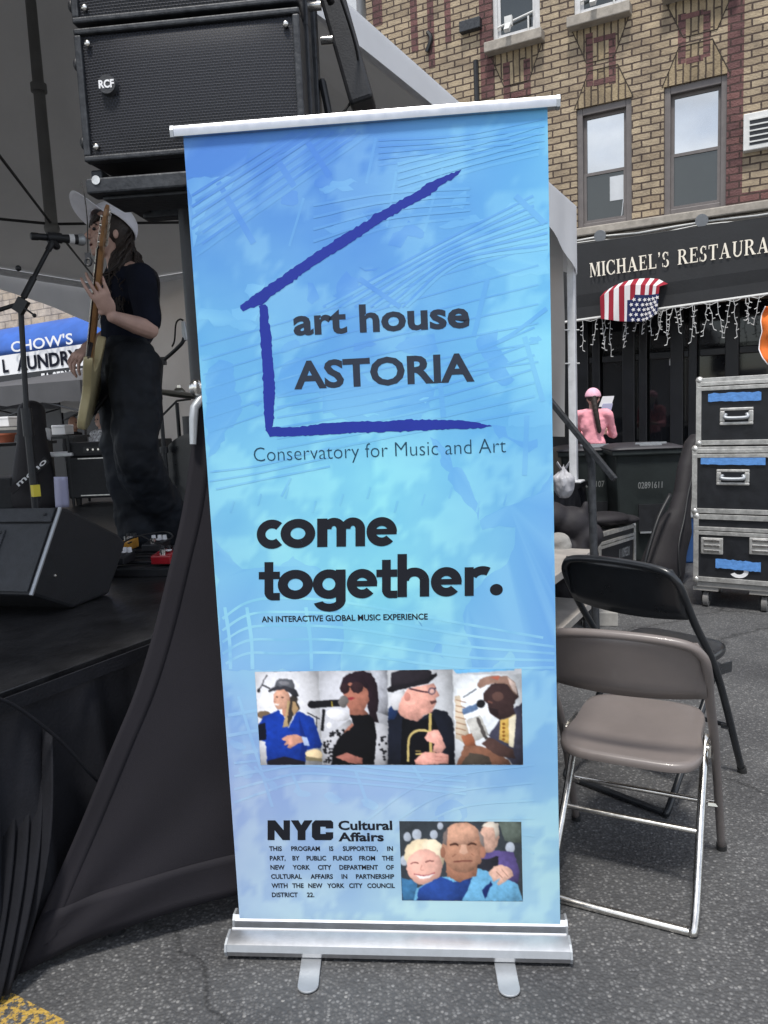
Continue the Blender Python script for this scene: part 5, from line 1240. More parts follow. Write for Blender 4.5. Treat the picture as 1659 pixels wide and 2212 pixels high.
q = MB(); tb_ = at(191, 566, 2.1); q.tube([tb_ + V((.0075 * cos(i * pi / 8), 0, .009 * sin(i * pi / 8))) for i in range(17)], .0034, 6); q.box(tb_ + V((0, 0, .016)), (.014, .005, .016)); q.tube([tb_ + V((.004, 0, .02)), tb_ + V((.018, 0, -.006))], .002, 5); q.build('pull_tab', M['black_plastic'], kc)

# -------- floor wedge monitor
wn3 = V((.965, -.26, 0)); Gp = ground(159, 1315, ZS)
prof = [on(px, py, Gp, wn3) for px, py in ((66, 1286), (129, 1097), (150, 1099), (255, 1153), (273, 1171), (237, 1291), (159, 1315))]
for i in (5, 6): prof[i].z = ZS + .002
wed = thing('wedge_monitor', 'grey and black floor wedge monitor on the near stage edge', 'monitor speaker', Gp)
g = MB(); g.prism(prof, -wn3 * .62); g.build('cabinet', [M['tolex']], wed, bevel=.012)
A_, B_ = prof[0], prof[1]; bn_ = (B_ - A_).cross(-wn3).normalized(); bn_ = bn_ if bn_.y < 0 else -bn_
def wp(u, v, d=0.): return A_ + (B_ - A_) * v - wn3 * u + bn_ * d
g = MB(); g.prism([wp(.012, .03, .002), wp(.012, .80, .002), wp(.6, .80, .002), wp(.6, .03, .002)], bn_ * .006); g.prism([wp(.012, .82, .002), wp(.012, .985, .002), wp(.6, .985, .002), wp(.6, .82, .002)], bn_ * .010); g.build('back_panel', M['wedge_paint'], wed, bevel=.003)
g = MB(); hx0, hx1, hz0, hz1 = .185, .44, .24, .72
for a, b, c, d in ((hx0, hx0 + .035, hz0, hz1), (hx1 - .035, hx1, hz0, hz1), (hx0 + .035, hx1 - .035, hz0, hz0 + .13), (hx0 + .035, hx1 - .035, hz1 - .13, hz1)):
    g.prism([wp(a, c, .0085), wp(a, d, .0085), wp(b, d, .0085), wp(b, c, .0085)], bn_ * .007)
hp_ = g.build('handle_plate', M['alu_flat'] if False else M['wedge_paint'], wed, bevel=.004)
g = MB(); g.prism([wp(hx0 + .035, hz0 + .13, .0088), wp(hx0 + .035, hz1 - .13, .0088), wp(hx1 - .035, hz1 - .13, .0088), wp(hx1 - .035, hz0 + .13, .0088)], bn_ * .0012); g.build('recess', M['store_dark'], hp_)
q = MB()
for u, v in ((.2, .28), (.2, .5), (.2, .68), (.04, .9), (.42, .3), (.42, .68)): q.ell(wp(u, v, .017), .006, None, 8, 6)
q.build('screw', M['steel_worn'], wed)
q = MB(); q.ell(on(118, 1244, Gp, wn3) + wn3 * .002, .007, None, 10, 6); q.build('rivet', M['chrome'], wed)
g = MB(); g.tube([prof[0] + wn3 * .002, prof[1] + wn3 * .002], .007, 6); g.build('edge_strip', M['alu_flat'], wed)

# -------- microphone stand
msb = at(74, 1060, 3.35); MSX = V((msb.x, msb.y, ZS)); mj = at(44, 655, 3.35)
ms = thing('microphone_stand', 'black boom microphone stand with yellow label in front of the singer', 'microphone stand', MSX)
g = MB(); g.cyl(MSX + V((0, 0, .03)), V((MSX.x, MSX.y, mj.z - .45)), .0165, .0165); g.cyl(V((MSX.x, MSX.y, mj.z - .48)), mj, .0115); g.cyl(V((MSX.x, MSX.y, mj.z - .56)), V((MSX.x, MSX.y, mj.z - .44)), .022); g.build('pole', M['steel_dark'], ms, smooth=50)
g = MB(); g.cyl(MSX + V((0, 0, .001)), MSX + V((0, 0, .028)), .13, .12, 28); g.build('base', M['steel_dark'], ms, smooth=40)
mb_ = at(112, 525, 3.45); me_ = at(-35, 680, 3.28)
g = MB(); g.tube([me_, mj, mb_], .0095, 10); g.cyl(mj + (mb_ - mj) * .1, mj + (mb_ - mj) * .42, .0135); g.cyl(mb_ - (mb_ - mj) * .12, mb_, .013); g.build('boom', M['steel_dark'], ms, smooth=50)
g = MB(); g.box(mj + V((.006, -.01, -.012)), (.045, .03, .06), Matrix.Rotation(.6, 3, 'Y')); g.cyl(mj + V((.02, -.02, -.02)), mj + V((.065, -.03, -.055)), .004); g.ell(mj + V((.067, -.03, -.057)), .009); g.ell(at(55, 594 + 94, 3.3) + V((0, -.02, .2)), .012); g.build('clutch', M['black_plastic'], ms, smooth=50)
g = MB(); a = at(77, 1060, 3.33); g.tube([a + V((0, 0, -.025)), a + V((0, 0, .025))], .021, 4); g.build('label', M['yellow'], ms)
m0, m1 = at(66, 510, 3.48), at(186, 519, 3.62); md_ = (m1 - m0).normalized()
mic = thing('microphone', 'black handheld microphone with white ring at the singer\'s mouth', 'microphone', (m0 + m1) / 2)
g = MB(); L = (m1 - m0).length; pp = lambda f: m0 + md_ * L * f
g.tube([pp(0), pp(.02), pp(.12), pp(.14), pp(.6), pp(.68), pp(.84)], [.013, .0165, .0165, .0145, .018, .0195, .022], 18); g.build('body', M['black_plastic'], mic, smooth=40)
g = MB(); g.tube([pp(.68), pp(.77)], [.0215, .0225], 18); g.build('ring', M['white'], mic, smooth=40)
g = MB(); g.tube([pp(.84), pp(.87), pp(.93), pp(.97), pp(1.0)], [.022, .026, .026, .021, .010], 18); g.build('grille', M['alu_flat'], mic, smooth=60)
g = MB(); cp = pp(.42); g.tube([mb_, at(122, 532, 3.48), cp + V((-.01, 0, -.022))], [.012, .016, .02], 10); g.tube([cp - md_ * .03, cp + md_ * .03], .0225, 14); g.build('clip', M['black_plastic'], ms, smooth=50)

# -------- backline: amplifier, gig bag, cases, papers
ap = ground(150, 1093, ZS); ARZ = radians(-4)
amp = thing('bass_amplifier', 'large black bass amplifier cabinet with silver trim lines behind the singer', 'amplifier', ap, ARZ)
zt_ = at(150, 957, ap.y).z - ZS; zm = at(240, 985, ap.y).z - ZS
g = MB(); g.box((.42, .2, (zm + .06) / 2 + .0), (.84, .38, zm - .06)); g.build('cabinet', M['tolex'], amp, local=True, bevel=.012)
g = MB(); g.box((.42, .2, (zt_ + zm) / 2 + .002), (.8, .32, zt_ - zm - .006)); ah = g.build('amplifier_head', M['tolex'], amp, local=True, bevel=.01)
g = MB(); g.box((.46, .036, (zt_ + zm) / 2 - .004), (.62, .012, .05)); g.build('control_panel', M['black_plastic'], ah, local=True)
for i in range(11):
    if i == 7: continue
    q = MB(); q.cyl((.2 + i * .046, .03, (zt_ + zm) / 2), (.2 + i * .046, .012, (zt_ + zm) / 2), .011, .009, 12); q.build('knob', M['chrome'], ah, local=True, smooth=40)
for z in (zm - .012, .085):
    g = MB(); g.box((.47, .004, z), (.72, .008, .009)); g.build('trim_line', M['case_alu'], amp, local=True)
for x in (.06, .42, .78):
    g = MB(); g.cyl((x, .06, .001), (x, .06, .06), .022, .026); g.build('foot', M['rubber'], amp, local=True)
gb = ground(70, 1100, ZS)
def puff(name, pts, y, th, m, parent, voxel=.012, sm=6):
    """soft bag from an outline: chain of thick overlapping discs"""
    b = MB()
    for (px0, py0, w0), (px1, py1, w1) in zip(pts, pts[1:]):
        n = 6
        for k in range(n + 1):
            f = k / n; c = at(px0 + (px1 - px0) * f, py0 + (py1 - py0) * f, y); w = (w0 + (w1 - w0) * f) / FPX * y
            b.ell(c, (w, th, w * .9), None, 18, 10)
    return blob(name, b, m, parent, voxel, sm)
gbt = thing('gig_bag', 'tall black soft instrument case with white word on its strap, standing behind the microphone stand', 'instrument case', V((gb.x, gb.y, ZS)))
puff('case_body', [(68, 890, 28), (70, 960, 32), (72, 1020, 44), (74, 1072, 54)], gb.y + .1, .12, M['gigbag'], gbt)
s0, s1 = at(22, 1062, gb.y - .13), at(102, 992, gb.y - .13); g = MB(); u_ = (s1 - s0); n_ = V((0, -1, 0)); w_ = u_.cross(n_).normalized(); w_ = w_ if w_.z > 0 else -w_
g.prism([s0 - w_ * .03, s1 - w_ * .03, s1 + w_ * .03, s0 + w_ * .03], (0, .012, 0)); g.build('strap', M['gigbag'], gbt)
g = MB(); fit_text(g, 'mono', s0 + u_ * .2 - w_ * .016 + V((0, -.004, 0)), s1 - u_ * .03 - w_ * .016 + V((0, -.004, 0)), .045, w_, .02, ref='H'); g.build('strap_lettering', M['white'], gbt, fix=False)
bc0 = ground(10, 1098, ZS); g = MB(); zz = at(10, 1030, bc0.y).z
g.box((bc0.x - .15, bc0.y + .05, (ZS + zz) / 2), (.62, .4, zz - ZS)); kb = g.build('equipment_case', M['tolex'], None, origin=(bc0.x, bc0.y, ZS), bevel=.02); tag(kb, 'low black equipment case on stage behind the wedge monitor', 'case')
pa_ = at(130, 1094, 3.5); g = MB(); rws = []
for k in range(9):
    f = k / 8; rws.append([at(118 + (148 - 118) * u + (4 * f - 2), 1030 + (1096 - 1030) * f, 3.55 - .04 * sin(u * 3) + .03 * f) for u in (0, .25, .5, .75, 1)])
g.sheet(rws); so = g.build('sheet_music', M['paper'], None, smooth=180, origin=pa_, solid=.001); tag(so, 'pale lilac paper sheet hanging beside the wedge monitor', 'paper')
g = MB(); a = ground(45, 1085, ZS); g.tube([V((a.x + .03 * cos(i), a.y + .02 * sin(i), ZS + .006 + .002 * i)) for i in np.linspace(0, 12, 40)], .005, 6)
tag(g.build('cable', M['yellow'], None, smooth=180, origin=a), 'small coil of yellow cable on the black stage', 'cable')

# -------- pedals
pd = ground(300, 1246, ZS); PRZ = radians(-8)
pb = thing('pedalboard', 'flat black pedalboard on the stage at the singer\'s feet', 'pedalboard', pd, PRZ)
g = MB()
for k in range(4): g.box((.04, .03 + k * .075, .035 + k * .012), (.62, .045, .014))
g.box((.04, -.005, .02), (.62, .02, .038)); g.build('rail', M['black_plastic'], pb, local=True, bevel=.004)
g = MB()
for sx in (-.26, .34): g.box((sx, .14, .02), (.02, .3, .036))
g.build('leg', M['black_plastic'], pb, local=True)
P4m = ROOT[pb.name]
def pedal(x, y, z, w, d, h, m, label):
    o = P4m @ V((x, y, z)); t = thing('effects_pedal', label, 'effects pedal', o, PRZ, 'effects pedals on the pedalboard')
    q = MB(); q.prism([(-w / 2, -d / 2, 0), (w / 2, -d / 2, 0), (w / 2, -d / 2, h * .75), (-w / 2, -d / 2, h * .75)], (0, d, 0)); q.v[6].z = q.v[7].z = h; q.build('enclosure', m, t, local=True, bevel=.005)
    for kx in (-w * .28, w * .05, w * .32):
        q = MB(); q.cyl((kx, d * .28, h * .9), (kx, d * .28, h + .018), .011, .009, 12); q.build('knob', M['black_plastic'] if m is not M['black_plastic'] else M['white'], t, local=True)
    q = MB(); q.cyl((0, -d * .25, h * .78), (0, -d * .25, h + .012), .013, .013, 14); q.build('footswitch', M['chrome'], t, local=True, smooth=40)
    q = MB(); q.box((w * .1, 0, h * .88 + .008), (w * .35, d * .2, .004)); q.build('badge', M['white'], t, local=True)
pedal(.11, .05, .055, .09, .12, .05, M['red_enamel'], 'front small red effects pedal with white badge')
pedal(.19, .2, .085, .13, .13, .055, M['red_enamel'], 'rear larger red effects pedal beside the tower cover')
pedal(-.14, .22, .09, .05, .09, .05, M['amber'], 'amber effects pedal at the back of the pedalboard')
pedal(-.1, .05, .055, .08, .12, .045, M['black_plastic'], 'black effects pedal with white knobs at the front left of the pedalboard')
pedal(.0, .2, .085, .09, .12, .045, M['black_plastic'], 'black effects pedal with white knobs between amber and red pedals')
g = MB(); g.tube(bez([P4m @ V(p) for p in ((-.15, .1, .12), (-.05, .14, .16), (.05, .1, .13), (.1, .16, .15), (.02, .25, .16), (-.1, .2, .15))], 8), .004, 6)
g.tube(bez([P4m @ V(p) for p in ((-.2, -.02, .01), (-.25, .1, .03), (-.18, .2, .1), (-.1, .16, .13))], 8), .004, 6)
tag(g.build('cable', M['cable'], None, smooth=180, origin=pd), 'black patch cable curled over the pedalboard', 'cable')

# -------- drums at the back
dy = 5.1
def stand(name, label, px, pyt, pyb, y, r=.013):
    a, b = at(px, pyt, y), at(px, pyb, y); t = thing(name, label, 'stand', V((a.x, a.y, ZS)))
    g = MB(); b = V((a.x, a.y, ZS + .04)); g.cyl(b, b + (a - b) * .55, r * 1.35); g.cyl(b + (a - b) * .5, a, r); g.cyl(b + (a - b) * .53, b + (a - b) * .58, r * 2.1); g.cyl(b + (a - b) * .3, b + (a - b) * .33, r * 1.9); g.build('pole', M['steel_dark'], t, smooth=50)
    for k in range(3):
        an = .5 + k * 2.094; q = MB(); q.tube([b + V((0, 0, .22)), b + V((.26 * cos(an), .26 * sin(an), -.03))], .008, 6); q.build('leg', M['chrome'], t, smooth=60)
    return t, a
t, a = stand('boom_stand', 'black boom stand holding a microphone over the drums', 345, 855 - 3, 1085, dy)
tp_ = at(350, 780, dy); q = MB(); q.cyl(a, tp_, .011); q.box(tp_, (.05, .04, .05)); q.build('riser', M['steel_dark'], t)
q = MB(); q.tube(bez([at(326, 785, dy), tp_, at(390, 745, dy - .1), at(398, 730, dy - .1), at(402, 735, dy - .1)], 8), [.012] * 33, 8); q.build('boom', M['steel_dark'], t, smooth=60)
q = MB(); q.tube([at(402, 735, dy - .1), at(399, 718, dy - .1), at(396, 695, dy - .1)], [.016, .019, .013], 10); q.build('overhead_microphone', M['alu_flat'], t, smooth=50)
q = MB(); q.tube(bez([at(396, 692, dy - .1), at(388, 690, dy - .1), at(380, 700, dy - .1), at(377, 735, dy - .05), at(372, 748, dy)], 8), .006, 6); q.build('lead', M['cable'], t, smooth=180)
t, a = stand('cymbal_stand', 'short cymbal stand with a tilted boom arm in front of the white sidewall', 382, 870, 1085, dy + .3)
q = MB(); q.tube([at(336, 912, dy + .3), at(382, 866, dy + .3) , at(412, 862, dy + .3)], .008, 6); q.build('boom', M['steel_dark'], t)
cy = at(388, 852, dy); q = MB(); q.ell(cy, (.2, .2, .022), Matrix.Rotation(radians(10), 3, 'Y'), 40, 10); q.ell(cy + V((0, 0, .015)), (.04, .04, .03), Matrix.Rotation(radians(10), 3, 'Y'))
cyo = thing('cymbal', 'tilted dull bronze cymbal in front of the white sidewall', 'cymbal', cy); q.build('plate', M['bronze'], cyo, smooth=60); q = MB(); q.cyl(cy + V((0, 0, .04)), cy + V((0, 0, .06)), .014); q.build('wing_nut', M['chrome'], cyo)
bd = at(462, 1015, dy + .2); bd.z = ZS + .3
dk = thing('bass_drum', 'round black bass drum on the stage beside the tower cover', 'drum', V((bd.x, bd.y, ZS)))
q = MB(); ax = V((-.35, -.94, 0)); q.cyl(bd + ax * .2, bd - ax * .2, .28, .28, 40); q.build('shell', M['black_plastic'], dk, smooth=40)
for s in (-1, 1):
    q = MB(); q.cyl(bd + ax * s * .19, bd + ax * s * .225, .293, .293, 40); q.build('hoop', M['black_enamel'], dk, smooth=40)
    q = MB(); q.tube([bd + ax * s * .1 + V((s * .25, 0, -.1)), bd + ax * s * .12 + V((s * .36, -.05, -.298))], .009, 6); q.build('leg', M['chrome'], dk)
tm = at(420, 905, dy + .25); q = MB(); q.cyl(tm + V((.05, 0, -.12)), tm + V((.05, 0, .02)), .13, .13, 28); q.build('tom_shell', M['black_plastic'], dk, smooth=40); q = MB(); q.cyl(bd + V((0, 0, .25)), tm + V((.05, 0, -.1)), .014); q.build('tom_mount', M['chrome'], dk)

# -------- grey pop-up canopies, table and things beyond the tent
def popup(name, label, cx_, cy_, size, ez, peak, rz, m):
    t = thing(name, label, 'canopy', (cx_, cy_, 0), rz, 'pop-up canopies beyond the stage'); h = size / 2
    g = MB(); n = 16
    g.sheet([[(-h + size * i / n, -h + size * j / n, ez + peak * (1 - max(abs(-1 + 2 * i / n), abs(-1 + 2 * j / n))) - .05 * sin(pi * i / n) * sin(pi * j / n)) for i in range(n + 1)] for j in range(n + 1)]); g.build('roof', m, t, local=True, smooth=40, fix=False)
    for a, b in (((-h, -h), (h, -h)), ((h, -h), (h, h)), ((h, h), (-h, h)), ((-h, h), (-h, -h))):
        g = MB(); g.sheet([[(a[0] + (b[0] - a[0]) * i / 20, a[1] + (b[1] - a[1]) * i / 20, ez - d * (1 + .05 * sin(i * 2))) for i in range(21)] for d in (-.01, .12, .26)]); g.build('valance', m, t, local=True, smooth=180, fix=False)
        g = MB(); A = V((*a, ez - .05)) * .985; B = V((*b, ez - .05)) * .985; A.z = B.z = ez - .08
        for k in range(2):
            p, q = A + (B - A) * (k / 2), A + (B - A) * ((k + 1) / 2); g.tube([p, q - V((0, 0, .32))], .013, 6); g.tube([p - V((0, 0, .32)), q], .013, 6)
        g.build('truss', M['steel_dark'], t, local=True)
    for x in (-h, h):
        for y in (-h, h):
            g = MB(); g.box((x * .985, y * .985, ez / 2), (.04, .04, ez)); g.build('leg', M['steel_dark'], t, local=True)
pc = at(172, 822, 10.2); h_ = 1.5; cen = pc - E1 * h_ + E2 * h_
popup('popup_canopy', 'grey pop-up canopy nearest to the stage, in front of the laundry awning', cen.x, cen.y, 3.0, pc.z, .36, STREET, M['grey_canopy'])
pc2 = at(215, 838, 12.8); cen = pc2 + E1 * .2 + E2 * 1.2
popup('popup_canopy', 'pale pop-up canopy farther back between the singer\'s arm and the laundry sign', cen.x, cen.y, 2.4, pc2.z - .1, .3, STREET, M['tent'])
tb0 = at(30, 955, 8.4); tbl = thing('folding_table', 'dark cloth covered table beyond the stage at the far left', 'table', (tb0.x - .5, tb0.y, 0), STREET)
zt = tb0.z; g = MB(); g.box((0, 0, zt - .015), (1.9, .75, .03)); g.build('top', M['black_plastic'], tbl, local=True)
g = MB(); g.sheet([[(-.97 + 1.94 * i / 40, -.39 + .015 * sin(i * 1.7) * k / 4, (zt - .01) * (1 - k / 4) + .01) for i in range(41)] for k in range(5)]); g.build('cloth', M['skirt'], tbl, local=True, smooth=180, fix=False)
for s in (-.85, .85): g = MB(); g.box((s, .2, zt / 2 - .02), (.04, .04, zt - .04)); g.build('leg', M['steel_dark'], tbl, local=True)
tz = zt
def tabletop(px, y): p = at(px, 950, y); p.z = tz; return p
g = MB(); c = tabletop(14, 8.3); zz = at(14, 936, 8.3).z; g.tube([c + V((0, 0, .001)), c + V((0, 0, max(.1, zz - tz)))], [.07, .095], 20); g.cyl(c + V((0, 0, max(.1, zz - tz) - .02)), c + V((0, 0, max(.1, zz - tz))), .105, .105, 20)
pt_ = g.build('flower_pot', M['terracotta'], None, smooth=40, origin=c); tag(pt_, 'terracotta flower pot on the table at the far left', 'pot')
def carton(px0, py0, px1, py1, y, m, label, nm='cardboard_box', ca='box', base=None):
    a, b = at(px0, py1, y), at(px1, py0, y); z0 = a.z if base is None else base; g = MB(); c = V(((a.x + b.x) / 2, y + .12, (z0 + b.z) / 2)); g.box(c, (b.x - a.x, .24, b.z - z0)); g.prism([(a.x, y - .003, b.z - .02), (b.x, y - .003, b.z - .02), (b.x, y - .003, b.z + .012), (a.x, y - .003, b.z + .012)], (0, .25, 0))
    tag(g.build(nm, m, None, origin=(c.x, c.y, z0), bevel=.008), label, ca)
carton(-4, 902, 18, 922, 8.9, M['white'], 'white carton on the shelf above the flower pot', base=None)
carton(112, 920, 140, 940, 8.6, M['white'], 'pale carton behind the black gig bag', base=None)
sh0 = at(18, 923, 8.95); g = MB(); g.box((sh0.x - .4, 9.05, sh0.z - .015), (1.3, .4, .03)); g.box((sh0.x - 1.0, 9.05, sh0.z / 2), (.05, .35, sh0.z - .03)); g.box((sh0.x + .2, 9.05, sh0.z / 2), (.05, .35, sh0.z - .03)); tag(g.build('shelf', M['wood_grey'], None, origin=(sh0.x, 9.05, 0)), 'plain grey shelf unit behind the table at far left', 'shelf')
cs = at(126, 941, 8.7); g = MB(); g.box((cs.x, 8.75, cs.z - .02), (.5, .45, .03)); g.box((cs.x - .2, 8.75, cs.z / 2), (.04, .4, cs.z - .05)); g.box((cs.x + .2, 8.75, cs.z / 2), (.04, .4, cs.z - .05)); tag(g.build('side_table', M['black_plastic'], None, origin=(cs.x, 8.75, 0)), 'small black side table under the pale carton', 'table')
wc = at(100, 940, 6.6); g = MB(); rws = [[at(90 + 18 * u, 928 + 24 * f - 4 * sin(u * 3), 6.5 + .1 * u) for u in (0, .2, .4, .6, .8, 1)] for f in (0, .3, .6, 1)]; g.sheet(rws)
wch = thing('folding_chair', 'white backed chair partly hidden behind the black gig bag', 'chair', V((wc.x, wc.y, ZS))); g.build('backrest', M['white'], wch, smooth=180, solid=.02)
zc_ = ZS + .44; bw_ = at(99, 952, 6.55)
g = MB(); g.box((bw_.x, bw_.y + .22, zc_), (.4, .4, .03)); g.build('seat', M['white'], wch, bevel=.01)
for sx in (-.17, .17):
    for sy in (.04, .4): g = MB(); g.cyl((bw_.x + sx, bw_.y + sy, ZS), (bw_.x + sx, bw_.y + sy, zc_ if sy > .1 else bw_.z + .04), .012); g.build('leg', M['steel_dark'], wch)

# ================================================================ RIGHT-HAND SIDE
def folding_chair(label, mt, leg_m, loc, rz):
    t = thing('folding_chair', label, 'folding chair', loc, rz, 'metal folding chairs beside the banner')
    W_ = .215; r = .0125
    # front legs and back in one bent tube: front feet -> up and back -> over the top
    side = [(-W_ - .012, .235, 0.0), (-W_ - .004, .05, .40), (-W_, -.10, .60), (-W_, -.17, .70)]
    topc = [(-W_ + .012, -.20, .755), (-W_ + .06, -.215, .785), (0, -.222, .795)]
    pts = bez(side + topc + [(-x, y, z) for x, y, z in (side + topc)[-2::-1]], 8)
    g = MB(); g.tube(pts, r, 10); g.build('back_frame', mt, t, local=True, smooth=180)
    # rear legs: U with a bar on the ground
    u = [(-W_ + .028, .12, .415), (-W_ + .026, -.03, .24), (-W_ + .022, -.215, .035), (-W_ + .034, -.226, .014), (-W_ + .07, -.228, .0125), (0, -.228, .0125)]
    g = MB(); g.tube(bez(u + [(-x, y, z) for x, y, z in u[-2::-1]], 8), r * .92, 10); g.build('rear_leg_frame', leg_m, t, local=True, smooth=180)
    g = MB(); g.tube([(-W_ - .002, .155, .19), (W_ + .002, .155, .19)], .008, 8); g.tube([(-W_ + .024, -.06, .205), (W_ - .024, -.06, .205)], .008, 8)
    for s in (-1, 1): g.tube([(s * (W_ + .004), .145, .19), (s * (W_ - .022), .14, .19)], .009, 6)
    g.build('cross_bar', leg_m, t, local=True, smooth=60)
    # backrest pressed from sheet
    g = MB(); rows = []
    for k in range(9):
        f = k / 8; z = .788 - .155 * f; hw = (W_ - .004) * (1 - .55 * max(0, .30 - f) ** 1.6); y0 = -.205 + .058 * f
        rows.append([(hw * (2 * i / 16 - 1), y0 - .022 * (1 - (2 * i / 16 - 1) ** 2) + (.012 if k == 8 else 0), z - (.012 if k == 8 else 0) - .012 * f * (1 - (2 * i / 16 - 1) ** 2)) for i in range(17)])
    g.sheet(rows); g.build('backrest', mt, t, local=True, smooth=60, solid=.004)
    # seat pan with rolled edge
    def outline(sc=1.):
        o = []
        for a in range(48):
            th_ = a / 48 * 2 * pi; c, s = cos(th_), sin(th_); n = 5.
            x = abs(c) ** (2 / n) * (1 if c > 0 else -1) * (.196 - (.0 if s < 0 else .014)); y = abs(s) ** (2 / n) * (1 if s > 0 else -1) * .205
            o.append((x * sc, .055 + y * sc))
        return o
    g = MB(); lv = [(1.0, .416), (1.010, .424), (1.006, .434), (.985, .440), (.93, .441), (.6, .436), (.2, .434)]
    vs, fs = [], []
    for sc, z in lv:
        for x, y in outline(sc): vs.append((x, y, z + .012 * ((y - .055) / .2) ))
    for i in range(len(lv) - 1):
        for j in range(48): fs.append((i * 48 + j, i * 48 + (j + 1) % 48, (i + 1) * 48 + (j + 1) % 48, (i + 1) * 48 + j))
    fs.append([6 * 48 + j for j in range(48)]); g.add(vs, fs); g.build('seat', mt, t, local=True, smooth=50, fix=True)
    for s in (-1, 1):
        g = MB(); g.box((s * (W_ - .008), .10, .40), (.006, .16, .035), Matrix.Rotation(-.1, 3, 'X')); g.cyl((s * (W_ - .02), .06, .40), (s * (W_ + .012), .06, .40), .008); g.build('hinge', leg_m, t, local=True, smooth=50)
        g = MB(); g.cyl((s * (W_ + .012), .235, .0), (s * (W_ + .0115), .228, .022), .0155); g.build('foot_cap', M['rubber'], t, local=True, smooth=50)
    return t
def chair_pose(rr, fr, extra=0.):
    """rear right foot and front right foot on the ground -> origin and heading"""
    d = (fr - rr); d.z = 0; yaw = atan2(d.y, d.x) - pi / 2 + extra
    R = Matrix.Rotation(yaw, 3, 'Z'); o = rr - R @ V((.19, -.228, 0)); o.z = 0
    return o, yaw
o, yaw = chair_pose(ground(1497, 2024), ground(1570, 1830), radians(6))
folding_chair('taupe metal folding chair with shiny worn legs, nearest to the banner', M['taupe'], M['chrome'], o, yaw)
o, yaw = chair_pose(ground(1480, 1768), ground(1592, 1662), radians(-4)); o += V((-.055, .03, 0))
folding_chair('black metal folding chair standing behind the taupe one', M['black_enamel'], M['black_enamel'], o, yaw).scale = (1.06, 1.06, 1.08)

